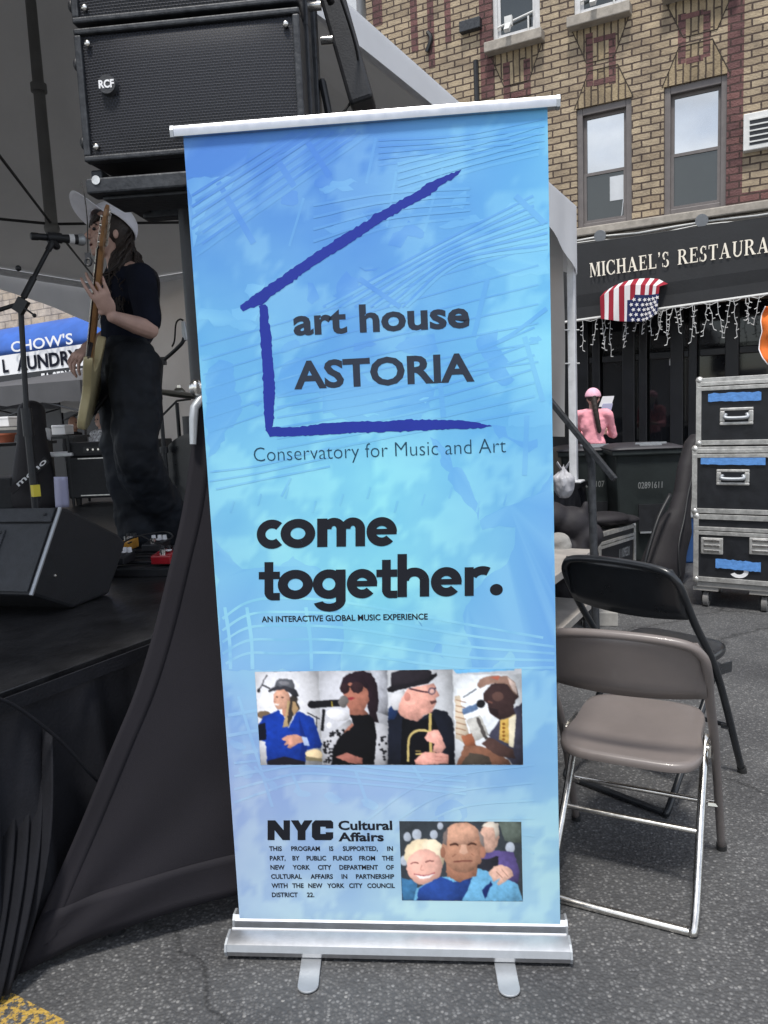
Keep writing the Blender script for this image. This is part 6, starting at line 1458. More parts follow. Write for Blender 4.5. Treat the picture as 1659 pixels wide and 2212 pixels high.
# -------- flight cases
cg = ground(1500, 1312); CRZ = radians(-34); cnn = V((sin(CRZ), -cos(CRZ), 0))
stack4 = Matrix.Translation(cg) @ Matrix.Rotation(CRZ, 4, 'Z')
def CP(px, py): p = stack4.inverted() @ on(px, py, cg, cnn); return p.x, p.z
CWD = CP(1677, 1100)[0]; 
ys = [CP(1512, y)[1] for y in (1268, 1255, 1111, 1108, 966, 962, 818)]
def flight_case(label, x0, z0, z1, lidz, lid_top, hands, latches, w=None, dep=.6, tape=None, mark=False, loc=None, rz=CRZ, side_handle=True):
    w = w or CWD; t = thing('flight_case', label, 'flight case', loc if loc is not None else stack4 @ V((x0 + w / 2, dep / 2, z0)), rz, 'black flight cases with aluminium edges')
    h = z1 - z0; X0, X1, Y0, Y1 = -w / 2, w / 2, -dep / 2, dep / 2
    g = MB(); zl = lidz - z0
    g.box((0, 0, zl / 2), (w - .012, dep - .012, zl - .006)); g.build('body', M['laminate'], t, local=True)
    g = MB(); g.box((0, 0, (zl + h) / 2), (w - .012, dep - .012, h - zl - .006)); lid = g.build('lid', M['laminate'], t, local=True)
    a = .032; th_ = .006
    g = MB()
    for z in (a / 2, h - a / 2):
        for y in (Y0, Y1): g.box((0, y, z), (w - .002, th_ * 2, a))
        for x in (X0, X1): g.box((x, 0, z), (th_ * 2, dep - .002, a))
    for z in (zl - a * .45, zl + a * .5):
        for y in (Y0, Y1): g.box((0, y, z), (w - .002, th_ * 2.4, a * .78))
        for x in (X0, X1): g.box((x, 0, z), (th_ * 2.4, dep - .002, a * .78))
    for x in (X0, X1):
        for y in (Y0, Y1): g.box((x - copysign(a / 2 - th_, x), y, h / 2), (a, th_ * 2.2, h - .004)); g.box((x, y - copysign(a / 2 - th_, y), h / 2), (th_ * 2.2, a, h - .004))
    for y in (Y0 + a / 2 - th_, Y1 - a / 2 + th_): g.box((0, y, h - .001), (w, a, .006))
    for x in (X0 + a / 2 - th_, X1 - a / 2 + th_): g.box((x, 0, h - .0012), (a, dep, .0055))
    g.build('edge_profile', M['case_alu'], t, local=True, bevel=.002)
    for x in (X0, X1):
        for y in (Y0, Y1):
            for z in (.0, h):
                g = MB(); sg = 1 if z == 0 else -1; c = V((x - copysign(.012, x), y - copysign(.012, y), z + sg * .012)); g.ell(c, .026, None, 12, 8); g.build('ball_corner', M['case_alu'], t, local=True, smooth=180)
    for px, py, hw, hh in hands:
        x, z = (px, py); g = MB(); y = Y0 - .002
        for bx in (((x, y, z + hh * .82), (2 * hw, .012, hh * .36)), ((x, y, z - hh * .82), (2 * hw, .012, hh * .36)), ((x - hw * .85, y, z), (hw * .3, .012, hh * 1.28)), ((x + hw * .85, y, z), (hw * .3, .012, hh * 1.28))): g.box(*bx)
        hd = g.build('handle_dish', M['case_alu'], t, local=True, bevel=.005)
        g = MB(); g.box((x, y + .001, z), (hw * 1.4, .006, hh * 1.28)); g.build('recess', M['store_dark'], hd, local=True)
        g = MB(); g.tube(bez([(x - hw * .62, y - .004, z + hh * .3), (x - hw * .6, y - .014, z - hh * .15), (x + hw * .6, y - .014, z - hh * .15), (x + hw * .62, y - .004, z + hh * .3)], 6), .012, 8); g.build('grip', M['alu_flat'], hd, local=True, smooth=60)
    for x, z, s in latches:
        g = MB(); y = Y0 - .004
        g.box((x, y, z), (s, .012, s * .8)); lt = g.build('latch', M['case_alu'], t, local=True, bevel=.006)
        g = MB()
        for k in (-1, 0, 1): g.box((x, y - .008, z + k * s * .25), (s * .72, .008, s * .14))
        g.build('latch_rib', M['chrome'], lt, local=True, bevel=.003)
    if tape:
        g = MB(); tx0, tx1, tz0, tz1, tl = tape; n = 18; rr = random.Random(int(tx0 * 1000)); up_, dn = [], []
        for i in range(n + 1):
            f = i / n; x = tx0 + (tx1 - tx0) * f; e = rr.uniform(-.004, .004); up_.append((x, Y0 + .0052 - .010, tz1 + tl * f + e)); dn.append((x, Y0 + .0052 - .010, tz0 + tl * f + rr.uniform(-.003, .003)))
        g.sheet([up_, dn]); g.build('tape_strip', M['tape'], t, local=True, solid=.001)
    if mark:
        g = MB(); mx_, mz_ = mark; 
        for k in range(14):
            p0, p1 = radians(-150 + k * 290 / 14), radians(-150 + (k + 1) * 290 / 14); q = [(mx_ + r_ * cos(p) * 1.25, Y0 + .004, mz_ + r_ * sin(p)) for r_, p in ((.024, p0), (.024, p1), (.047, p1), (.047, p0))]; g.add(q, [(0, 1, 2, 3)])
        g.build('painted_mark', M['white'], t, local=True, solid=.001)
    return t
def LC(px, py, x0, z0): x, z = CP(px, py); return x - x0 - CWD / 2, z - z0
X1_ = CP(1500, 1200)[0]; X2_ = CP(1497, 1050)[0]; X3_ = CP(1506, 900)[0]
dol = thing('case_dolly', 'wooden dolly on castors under the stack of flight cases', 'dolly', stack4 @ V((X1_ + CWD / 2, .3, 0)), CRZ)
g = MB(); g.box((0, 0, (ys[0] + ys[1]) / 2 - .002), (CWD - .02, .58, ys[1] - ys[0] - .004)); g.build('board', M['wood_grey'], dol, local=True, bevel=.004)
g = MB(); 
for s in (-1, 1): g.box((s * CWD * .36, 0, ys[0] - .0135), (.16, .56, .025))
g.build('batten', M['wood_grey'], dol, local=True)
wr = (ys[0] - .03) / 2 * .92
for sx in (-1, 1):
    for sy in (-1, 1):
        g = MB(); c = V((sx * CWD * .37, sy * .22, wr)); g.tube([c + V((-.018, 0, 0)), c + V((.018, 0, 0))], wr, 24); cs_ = g.build('castor', M['castor'], dol, local=True, smooth=40, bevel=.004)
        g = MB(); g.tube([c + V((-.0195, 0, 0)), c + V((.0195, 0, 0))], wr * .55, 20); g.build('hub', M['case_alu'], cs_, local=True, smooth=40)
        g = MB(); g.box(c + V((-.026, .0, wr * .5)), (.005, .04, wr * 1.6)); g.box(c + V((.026, .0, wr * .5)), (.005, .04, wr * 1.6)); g.box(c + V((0, 0, wr * 1.28)), (.07, .07, .006)); g.build('fork', M['steel_worn'], cs_, local=True)
z0, z1 = ys[1], ys[2]
flight_case('bottom flight case of the stack with two latches and a pale ring mark', X1_, z0, z1, CP(1512, 1146)[1], 0, [], [(*LC(1538, 1179, X1_, z0), .14), (*LC(1644, 1180, X1_, z0), .14)], tape=(LC(1546, 1210, X1_, z0)[0], LC(1644, 1210, X1_, z0)[0], LC(1546, 1226, X1_, z0)[1], LC(1546, 1206, X1_, z0)[1], -.01), mark=LC(1596, 1234, X1_, z0))
z0, z1 = ys[3], ys[4]
hh_ = LC(1583, 1031, X2_, z0); flight_case('middle flight case of the stack, one recessed handle under blue tape', X2_, z0, z1, CP(1512, 980)[1], 0, [(*hh_, .10, .052)], [], tape=(LC(1514, 993, X2_, z0)[0], LC(1654, 990, X2_, z0)[0], LC(1514, 1003, X2_, z0)[1], LC(1514, 986, X2_, z0)[1], -.005))
z0, z1 = ys[5], ys[6]
hh_ = LC(1591, 899, X3_, z0); flight_case('top flight case of the stack with pale double lid edge', X3_, z0, z1, CP(1512, 836)[1], 0, [(*hh_, .10, .056)], [], tape=(LC(1530, 853, X3_, z0)[0], LC(1645, 846, X3_, z0)[0], LC(1530, 868, X3_, z0)[1], LC(1530, 850, X3_, z0)[1], -.004))
# blue tub behind the stack
bt = ground(1466, 1250); bz = at(1466, 1120, bt.y + .55).z; g = MB(); 
pts = [(-.22, -.2), (.22, -.2), (.22, .2), (-.22, .2)]
c = V((bt.x + .1, bt.y + .75, 0)); c.x = at(1462, 1200, c.y).x; g.add([c + V((x * .9, y * .9, .002)) for x, y in pts] + [c + V((x, y, bz)) for x, y in pts], [(0, 1, 2, 3), (4, 5, 6, 7), (0, 1, 5, 4), (1, 2, 6, 5), (2, 3, 7, 6), (3, 0, 4, 7)])
tt = thing('storage_tub', 'blue plastic storage tub behind the flight case stack', 'tub', c); g.build('tub', M['blue_plastic'], tt, bevel=.015); g = MB(); g.box(c + V((0, 0, bz + .0125)), (.48, .44, .024)); g.build('lid', M['alu_flat'], tt, bevel=.008)

# small tilted flight case by the stage corner
fc0 = ground(1295, 1258); frz = radians(46); fw_, fd_ = .62, .30
F5 = Matrix.Translation(fc0) @ Matrix.Rotation(frz, 4, 'Z'); fzh = at(1294, 1153, fc0.y).z
sc5 = flight_case('small flight case by the stage corner under a dark cushion', 0, 0, fzh, fzh * .74, 0, [], [], w=fw_, dep=fd_, loc=F5 @ V((fw_ / 2, fd_ / 2, .0)), rz=frz)
g = MB(); a, b = V((.02, -fd_ / 2 - .004, fzh * .36)), V((.2, -fd_ / 2 - .004, fzh * .36)); fit_text(g, '11109331', a, b, .075, (0, 0, 1), .01); g.build('stencil', M['alu_flat'], sc5, local=True, fix=False)
b = MB(); ct5 = F5 @ V((fw_ * .52, fd_ * .45, fzh + .07))
b.ell(ct5, (.23, .15, .062), Matrix.Rotation(radians(8), 3, 'Z')); b.ell(ct5 + V((.16, .04, -.02)), (.16, .1, .045)); b.ell(ct5 + V((-.17, 0, -.02)), (.12, .1, .045))
cu5 = blob('cushion', b, M['gigbag'], None, .012, 4, origin=ct5 - V((0, 0, .06))); tag(cu5, 'dark squashed cushion lying on the small flight case', 'cushion')

# -------- gig bag leaning on the bins
gb2 = ground(1425, 1275); gb2t = thing('gig_bag', 'dark purple grey soft guitar case leaning upright in front of the bins', 'instrument case', gb2)
yb = gb2.y
b = MB(); chain = [(1500, 944, 9, .45), (1494, 960, 16, .43), (1483, 1010, 20, .36), (1474, 1070, 20, .28), (1466, 1110, 26, .22), (1452, 1150, 44, .17), (1438, 1195, 47, .12), (1428, 1235, 54, .07), (1425, 1262, 50, .05)]
for (x0, y0_, w0, d0), (x1, y1_, w1, d1) in zip(chain, chain[1:]):
    for k in range(6):
        f = k / 6; yy = yb + d0 + (d1 - d0) * f + .1; c = at(x0 + (x1 - x0) * f, y0_ + (y1_ - y0_) * f, yy); w = (w0 + (w1 - w0) * f) / FPX * yy; b.ell(c, (w, .075, w * .8), None, 16, 10)
blob('case_body', b, M['gigbag'], gb2t, .012, 5)
g = MB(); g.tube(bez([at(1506, 990, yb + .38), at(1488, 1060, yb + .29), at(1478, 1120, yb + .2), at(1466, 1180, yb + .09), at(1470, 1250, yb + .02)], 8), .008, 6); g.build('zip', M['black_plastic'], gb2t, smooth=180)
g = MB(); g.tube(bez([at(1448, 1068, yb + .2), at(1422, 1120, yb + .1), at(1400, 1190, yb + .03), at(1385, 1246, yb + .0)], 8), .016, 6, flat=(0, 1, 0)); g.build('shoulder_strap', M['black_plastic'], gb2t, smooth=180)

# -------- wheelie bins
def bin_(label, px, pyt, y, serial, w=.58):
    c = at(px, pyt, y); H = c.z; t = thing('wheelie_bin', label, 'bin', (c.x, c.y + .33, 0), radians(-6), 'dark wheelie bins by the shopfront')
    g = MB(); n = 6; vs = []
    for z, a, d in ((.03, w * .40, .26), (.25, w * .42, .28), (H - .14, w * .48, .33), (H - .06, w * .5, .345)):
        vs.append([(-a, -d, z), (a, -d, z), (a, d, z), (-a, d, z)])
    g.sheet([r + [r[0]] for r in vs]); g.add(vs[0], [(0, 1, 2, 3)]); g.build('body', M['bin'], t, local=True, bevel=.02, merge=True)
    g = MB(); g.box((0, 0, H - .055), (w + .05, .74, .05)); g.build('rim', M['bin'], t, local=True, bevel=.012)
    g = MB(); g.sheet([[(-w / 2 - .03 + (w + .06) * i / 8, -.38 + .76 * j / 6, H - .027 + .035 * (1 - (2 * i / 8 - 1) ** 4) * (1 - (2 * j / 6 - 1) ** 4)) for i in range(9)] for j in range(7)]); ld = g.build('lid', M['bin_lid'], t, local=True, smooth=60, solid=.012)
    g = MB(); g.box((.04, -.2, H + .012), (.26, .02, .02)); g.box((.02, -.27, H + .004), (.18, .05, .012)); g.build('lid_handle', M['alu_flat'], ld, local=True)
    g = MB(); fit_text(g, serial, (-.1, -.352, H - .36), (.1, -.352, H - .36), .055, (0, -.12, 1), .01); g.build('serial_number', M['dull_ink'], t, local=True, fix=False)
    g = MB(); g.box((.02, -.322, H - .62), (.22, .02, .24)); g.build('front_recess', M['black_plastic'], t, local=True); g = MB(); g.box((.02, -.345, H - .74), (.2, .01, .014)); g.build('catch_bar', M['alu_flat'], t, local=True)
    for s in (-1, 1): g = MB(); g.cyl((s * (w / 2 - .07), .27, .1), (s * (w / 2 - .0), .27, .1), .1, .1, 24); g.build('wheel', M['rubber'], t, local=True, smooth=40)
bin_('right dark wheelie bin with white serial number, beside the leaning guitar case', 1412, 962, 6.5, '02891611')
bin_('left dark wheelie bin partly hidden by the tent pole', 1288, 966, 7.0, '0289107')

# -------- stage steps with handrail, and clutter
st4 = Matrix.Translation(sp(4.0, 0, 0)) @ Matrix.Rotation(ST_RZ, 4, 'Z'); tv = at(1226, 1212, 4.05)
ta = (tv - Sa).dot(DE); stp = thing('stage_steps', 'short dark framed steps with pale wooden treads beside the stage', 'steps', sp(ta, 0, 0), ST_RZ)
o_t = (at(1246, 1200, 4.05) - Sa).dot(DX)
def SL(t, o, z): return sp(t, o, z)
for k, zt in enumerate((tv.z, tv.z * .48)):
    o1 = o_t - .005 * k; g = MB(); g.prism([SL(ta - .38, o1 - .3, zt - .045), SL(ta + .38, o1 - .3, zt - .045), SL(ta + .38, o1, zt - .045), SL(ta - .38, o1, zt - .045)], (0, 0, .045)); g.build('tread', M['wood'], stp, bevel=.004)
g = MB()
for s in (-.36, .36):
    for k, zt in enumerate((tv.z, tv.z * .48)): g.box(SL(ta + s, o_t - .03 - .006 * k, zt / 2 - .023), (.035, .035, zt - .046)); g.box(SL(ta + s, o_t - .27 - .006 * k, zt / 2 - .023), (.035, .035, zt - .046))
g.build('frame', M['steel_worn'], stp)
hr0, hr1 = at(1180, 855, 4.0), at(1328, 1036, 3.75); pf = at(1288, 1252, 3.88)
g = MB(); g.tube([hr0, hr1], .019, 4); g.build('handrail', M['steel_worn'], stp, bevel=.003)
pt0 = at(1266, 958, 3.9); g = MB(); g.tube([V((pf.x, pf.y, .02)), V((pf.x - .02, pf.y, pt0.z - .1)), pt0], .02, 10); g.tube([V((pf.x, pf.y, .012)), V((pf.x, pf.y, .03))], .05, 12); g.build('post', M['steel_worn'], stp, smooth=60)
wb = ground(1300, 1352); g = MB(); g.box((wb.x, wb.y + .05, .045), (.22, .12, .088), Matrix.Rotation(radians(-12), 3, 'Z')); tag(g.build('wooden_block', M['wood_grey'], None, origin=(wb.x, wb.y, 0), bevel=.004), 'short offcut of timber lying on the asphalt behind the black folding chair', 'wood block')
pl0 = ground(1212, 1338); g = MB(); q4 = [ground(*p) for p in ((1190, 1345), (1245, 1330), (1240, 1290), (1185, 1300))]; g.prism([V((p.x, p.y, .003)) for p in q4], (0, 0, .03)); tag(g.build('plywood_board', M['wood'], None, origin=(pl0.x, pl0.y, 0), bevel=.003), 'pale plywood offcut lying flat beside the banner', 'board')
bgp = at(1214, 1040, 5.55); c = V((bgp.x, bgp.y, ZS)); b = MB(); wpx = 1 / FPX * 5.55
cz = at(1217, 1000, 5.55); g = MB(); vs_, fs_ = [], []
g.ell(V((0, 0, 0)), 1., None, 56, 44)
for i, p in enumerate(g.v):
    a_ = atan2(p.y, p.x); up_ = p.z; rad = 1 + .10 * sin(a_ * 9 + 3 * up_) * max(0, up_ + .3) + .16 * noise.noise(p * 1.9 + V((4, 1, 2))) + .07 * abs(noise.noise(p * 5.5)); tz_ = up_
    pinch = 1 if up_ < .35 else max(.16, 1 - (up_ - .35) * 1.55)
    zz_ = -.92 if tz_ < -.92 else tz_
    g.v[i] = V((cz.x + .072 * rad * pinch * p.x, cz.y + .09 * rad * pinch * p.y, ZS + .115 + zz_ * .12 + (.03 * noise.noise(p * 3)) * max(0, up_)))
pbg = thing('plastic_bag', '', 'bag', c); g.build('pouch', M['bag_white'], pbg, smooth=180)
g = MB()
for sx in (-1, 1): g.sheet([[V((cz.x + sx * (.008 + .03 * f + .01 * u), cz.y + .014 * (u - .5) * (1 + 2 * f), ZS + .215 + .045 * f + .012 * sin(u * 5 + sx))) for u in (0, .25, .5, .75, 1)] for f in (0, .33, .66, 1)])
g.build('knot_ear', M['bag_white'], pbg, smooth=180, solid=.003)
tag(pbg, 'knotted white plastic bag on the stage corner beside the tent pole', 'bag')
b = MB(); c2 = at(1225, 1130, 4.6)
for dx_, dz_, r_ in ((-.1, .05, .11), (.02, .0, .13), (.1, -.08, .12), (-.05, -.16, .14), (.07, -.2, .12)): b.ell(c2 + V((dx_, .04 * dx_, dz_)), (r_, .12, r_ * .8))
b.capsule(c2 + V((.1, -.05, .12)), .02, c2 + V((.05, -.1, -.2)), .035)
for dz_ in (-.3, -.4, -.5): b.ell(V((c2.x, c2.y, max(.1, c2.z + dz_))), (.15, .13, .12))
dfl = blob('duffel_bag', b, M['gigbag'], None, .014, 3, origin=V((c2.x, c2.y, 0))); tag(dfl, 'slumped dark bag heaped between the banner and the stage handrail', 'bag')
b = MB(); c3 = at(1206, 1168, 4.45); b.ell(c3, (.07, .06, .05)); b.ell(c3 + V((.02, 0, -.03)), (.06, .06, .05)); b.ell(c3 + V((0, .0, -.07)), (.075, .07, .04))
cl3 = blob('cloth_bundle', b, M['wood_grey'], None, .01, 3, origin=c3 - V((0, 0, .1))); tag(cl3, 'small beige cloth bundle on the dark bag beside the banner', 'cloth')

# ================================================================ PEOPLE
def frame(d, n):
    d = V(d).normalized(); n = V(n); n = (n - d * n.dot(d)).normalized(); return d, n, d.cross(n)
def hand(b, W, d, n, ts, curl=(.5, .7, .5), k=1., spread=.06, thumb=None):
    """palm, four bent fingers of unequal length and a thumb from the side of the palm"""
    d, n, s = frame(d, n); W = V(W)
    R = Matrix((s, d, n)).transposed()
    b.ell(W + d * .045 * k, (.036 * k, .052 * k, .0145 * k), R, 16, 10); b.ell(W + d * .075 * k, (.039 * k, .022 * k, .013 * k), R, 14, 8)
    for i, (off, ln) in enumerate(((.031, .95), (.0105, 1.06), (-.0105, 1.0), (-.031, .8))):
        p = W + d * (.088 - .004 * abs(i - 1.2)) * k + s * off * ts * k; a = 0.; dd0 = (d + s * ts * off * spread * 30).normalized()
        for j, (L, r) in enumerate(((.044, .0082), (.028, .0076), (.021, .0068))):
            a += curl[j] * (1 + .12 * (i - 1)); v = dd0 * cos(a) + n * sin(a); q = p + v * L * ln * k; b.capsule(p, r * k, q, r * .93 * k, 10); p = q
    p = W + d * .022 * k + s * ts * .03 * k; th_ = V(thumb) if thumb is not None else (d * .6 + s * ts * .75 + n * .45)
    th_ = th_.normalized(); q = p + th_ * .042 * k; b.capsule(p, .0125 * k, q, .0105 * k, 10); th2 = (th_ + d * .5 + n * .25).normalized(); b.capsule(q, .0105 * k, q + th2 * .032 * k, .009 * k, 10)

# -------- the singer with the guitar
FT1, FT2 = ground(298, 1192, ZS), ground(360, 1180, ZS)
singer = thing('person', 'singer in a white cap, navy tee and wide black trousers playing a cream guitar', 'person', (FT1 + FT2) / 2)
PD = 3.92
J = lambda x, y, d=PD: at(x, y, d)
hc = J(238, 506); fdir = V((-.86, -.50, .10)).normalized(); _, _, hs_ = frame(fdir, (0, 0, 1)); hu = hs_.cross(fdir).normalized()
def HL(x, y, z): return hc + hs_ * x + fdir * y + hu * z
HR = Matrix((hs_, fdir, hu)).transposed()
neck = J(258, 578); chest = J(274, 640); waist = J(270, 722); pelv = J(273, 772)
shL, elL, wrL = J(305, 600, 3.79), J(323, 712, 3.70), J(243, 684, 3.50)
shR, elR, wrR = J(256, 600, 4.07), J(238, 722, 4.16), J(186, 752, 3.95)
b = MB()
b.ell(HL(0, -.012, .035), (.074, .094, .088), HR, 24, 16); b.ell(HL(0, .030, -.03), (.060, .060, .083), HR, 20, 14); b.ell(HL(0, .040, -.083), (.044, .044, .034), HR); b.ell(HL(0, .071, -.098), (.02, .017, .018), HR)
b.capsule(HL(0, .088, .008), .0085, HL(0, .110, -.028), .0125); b.ell(HL(.012, .098, -.032), .0085); b.ell(HL(-.012, .098, -.032), .0085)
b.ell(HL(0, .074, .024), (.052, .018, .012), HR); b.ell(HL(.038, .058, -.034), .026); b.ell(HL(-.038, .058, -.034), .026)
b.ell(HL(0, .088, -.055), (.021, .010, .0065), HR); b.ell(HL(0, .084, -.078), (.019, .010, .0075), HR)
for s in (-1, 1): b.ell(HL(s * .074, -.012, -.012), (.009, .014, .024), HR)
b.capsule(HL(0, -.02, -.06), .053, neck, .056); b.capsule(neck, .06, chest, .09); b.capsule(neck, .055, shL, .052); b.capsule(neck, .055, shR, .052)
b.ell(chest, (.10, .14, .15)); b.capsule(chest, .10, waist, .095); b.capsule(waist, .1, pelv, .11)
b.capsule(shL, .05, elL, .041); b.capsule(elL, .043, elL + (wrL - elL) * .35, .042); b.capsule(elL + (wrL - elL) * .35, .042, wrL, .027)
b.capsule(shR, .05, elR, .041); b.capsule(elR, .042, wrR, .027)
hipL, knL, anL = J(288, 790, 3.85), J(296, 985, 3.80), FT2 + V((-.01, 0, .09))
hipR, knR, anR = J(260, 790, 4.02), J(264, 985, 3.97), FT1 + V((.02, 0, .09))
for h_, k_, a_ in ((hipL, knL, anL), (hipR, knR, anR)): b.capsule(h_, .085, k_, .055); b.capsule(k_, .055, a_, .04)
LH = J(205, 617, 3.42)
hand(b, wrL + (LH - wrL) * .08, LH - wrL, V((-.15, .95, .1)), 1, (.18, .5, .5), 1.12, .10, thumb=V((.35, .1, 1)))
hand(b, wrR + V((.03, 0, .01)), J(142, 782, 3.84) - wrR, V((.35, .85, -.35)), 1, (.35, .75, .5), 1.2)
bodyo = blob('body', b, M['skin'], singer, .0045, 2)
q = MB(); q.ell(HL(.031, .0815, .004), (.0125, .008, .0075), HR, 14, 8); q.build('eye', M['black_plastic'], bodyo, smooth=180)
q = MB(); q.ell(HL(-.031, .0815, .004), (.0125, .008, .0075), HR, 14, 8); q.build('eye', M['black_plastic'], bodyo, smooth=180)
q = MB(); q.ell(HL(0, .0885, -.0665), (.016, .007, .006), HR, 14, 8); q.build('mouth', mat('dark red mouth', (.07, .015, .015), .5), bodyo, smooth=180)
q = MB()
for s in (-1, 1): q.tube([HL(s * .016, .092, .023), HL(s * .034, .088, .029), HL(s * .052, .070, .022)], .0042, 6)
q.build('eyebrow', M['hair'], bodyo, smooth=180)
# tee
b = MB(); b.ell(chest + V((.01, 0, .0)), (.125, .165, .17), None, 24, 14); b.capsule(neck + V((.02, 0, -.04)), .085, chest, .12); b.capsule(chest, .125, waist + V((0, 0, -.03)), .118)
b.capsule(shL, .072, elL + (shL - elL) * .16, .062); b.capsule(shR, .072, elR + (shR - elR) * .2, .06); b.capsule(neck + V((.02, -.02, -.05)), .065, shL, .066); b.capsule(neck + V((.02, 0, -.05)), .065, shR, .066)
b.ell(elL + (shL - elL) * .22, (.066, .06, .04))
blob('tee_shirt', b, M['tee'], singer, .009, 5)
# trousers
b = MB(); b.ell(waist + V((.0, 0, -.04)), (.122, .13, .05), None, 20, 10); b.ell(pelv, (.145, .155, .14), None, 20, 12); b.ell(pelv + V((.035, 0, -.05)), (.125, .14, .12))
def leg(h, k, a, r0, r1, r2, zflat=1.):
    n = 9
    pts = bez([h, h + (k - h) * .5 + V((.01, 0, 0)), k, k + (a - k) * .55, a], 5); 
    for i, (p, w) in enumerate(zip(pts, pts[1:])):
        f = i / (len(pts) - 1); g_ = (i + 1) / (len(pts) - 1); R = lambda t: r0 + (r1 - r0) * t * 2 if t < .5 else r1 + (r2 - r1) * (t - .5) * 2
        b.capsule(p, R(f), w, R(g_), 16)
leg(hipL, knL, FT2 + V((0, 0, .12)), .135, .108, .14); leg(hipR, knR, FT1 + V((.01, 0, .11)), .13, .10, .105)
tro = blob('trousers', b, M['trousers'], singer, .010, 5)
dm = tro.modifiers.new('creases', 'DISPLACE'); tx = bpy.data.textures.new('cloth creases', 'CLOUDS'); tx.noise_scale = .11; tx.noise_depth = 3; dm.texture = tx; dm.strength = .042; dm.mid_level = .5
for ft, dx_ in ((FT1, -.07), (FT2, -.05)):
    b = MB(); b.ell(ft + V((dx_, -.02, .04)), (.12, .05, .04), Matrix.Rotation(.3, 3, 'Z'), 18, 10); b.ell(ft + V((.02, .01, .06)), (.06, .05, .06)); b.box(ft + V((dx_ * .5, -.01, .008)), (.22, .09, .014), Matrix.Rotation(.3, 3, 'Z')); blob('shoe', b, M['black_plastic'], singer, .01, 3)
# hair: loose wavy locks
b = MB(); rr = random.Random(9)
b.ell(HL(0, -.022, .03), (.083, .098, .095), HR, 22, 14); b.ell(HL(0, -.06, -.06), (.075, .06, .11), HR)
for s in (-1, 1): b.ell(HL(s * .064, -.05, -.05), (.02, .034, .09), HR)
for x in (-.05, -.025, 0, .025, .05): b.capsule(HL(x, .075, .06), .014, HL(x * 1.1, .086, .034), .008)
hob = blob('hair', b, M['hair'], singer, .007, 2)
lk = MB()
for i in range(150):
    s = rr.choice((-1, 1)); a = rr.random(); x0 = HL(s * (.045 + .03 * rr.random()), -.085 + .04 * a, .0 - .06 * rr.random())
    ph = rr.random() * 6
    if rr.random() < .55: x0 = HL(-(.05 + .025 * rr.random()), -.085 + .03 * a, .02 - .08 * rr.random()); m_ = neck + V((rr.uniform(.0, .07), rr.uniform(-.10, -.075), rr.uniform(-.02, .03))); e = chest + V((rr.uniform(-.10, .05), rr.uniform(-.185, -.150), rr.uniform(-.14, .06)))
    else: m_ = neck + V((rr.uniform(.06, .1), rr.uniform(-.05, .06), rr.uniform(-.02, .04))); e = chest + V((rr.uniform(.11, .14), rr.uniform(-.1, .1), rr.uniform(-.05, .09)))
    P_ = bez([x0, m_, e], 9)
    P_ = [p + V((.009 * sin(k * .9 + ph), .009 * cos(k * .8 + ph), 0)) for k, p in enumerate(P_)]
    lk.tube(P_, [.002 + .0062 * sin(pi * min(1, (k + 2) / len(P_))) for k in range(len(P_))], 6)
lk.build('hair_locks', M['hair'], hob, smooth=180)
# cap
ta_ = radians(27); cf = fdir * cos(ta_) + hu * sin(ta_); cu = hu * cos(ta_) - fdir * sin(ta_); cu = (cu + (hc - EYE).normalized() * .38); cu = (cu - cf * cu.dot(cf)).normalized(); hcs = cf.cross(cu) * (1 if cf.cross(cu).dot(hs_) > 0 else -1); CR = Matrix((hcs, cf, cu)).transposed(); cc = HL(0, -.016, .047)
CPt = lambda x, y, z: cc + hcs * x + cf * y + cu * z
q = MB(); q.ell(cc, (.093, .116, .106), CR, 40, 14, lo=0, hi=pi * .53); cap = q.build('cap', M['cap'], singer, smooth=180, solid=.004, fix=False)
q = MB()
for k in range(6):
    a = k * pi / 3; q.tube([CPt(.0945 * sin(t) * cos(a), .1175 * sin(t) * sin(a), .1075 * cos(t)) for t in [i * pi * .5 / 10 for i in range(11)]], .0016, 4)
q.ell(CPt(0, 0, .108), (.009, .009, .005), CR); q.build('seam', M['cap'], cap, smooth=60)
q = MB(); rws = []
for j in range(9):
    v_ = j / 8; r = []
    for i in range(25):
        a = radians(18 + 144 * i / 24); ex = .118 * sin(pi * i / 24) ** .55 * v_
        x, y = .093 * cos(a) * (1 + .22 * v_ * sin(pi * i / 24)), .114 * sin(a) + ex; r.append(CPt(x, y, -.006 + .002 * v_ - .052 * (abs(x) / .095) ** 2 * (.35 + v_ * .65) + .018 * v_))
    rws.append(r)
q.sheet(rws); q.build('brim', M['cap'], cap, smooth=180, solid=.0045, fix=False)
q = MB(); fit_text(q, 'NEW', CPt(.026, .109, .034), CPt(-.026, .109, .034), .017, cu * .9 - cf * .4, .03); q.build('cap_lettering', M['bin'], cap, fix=False)

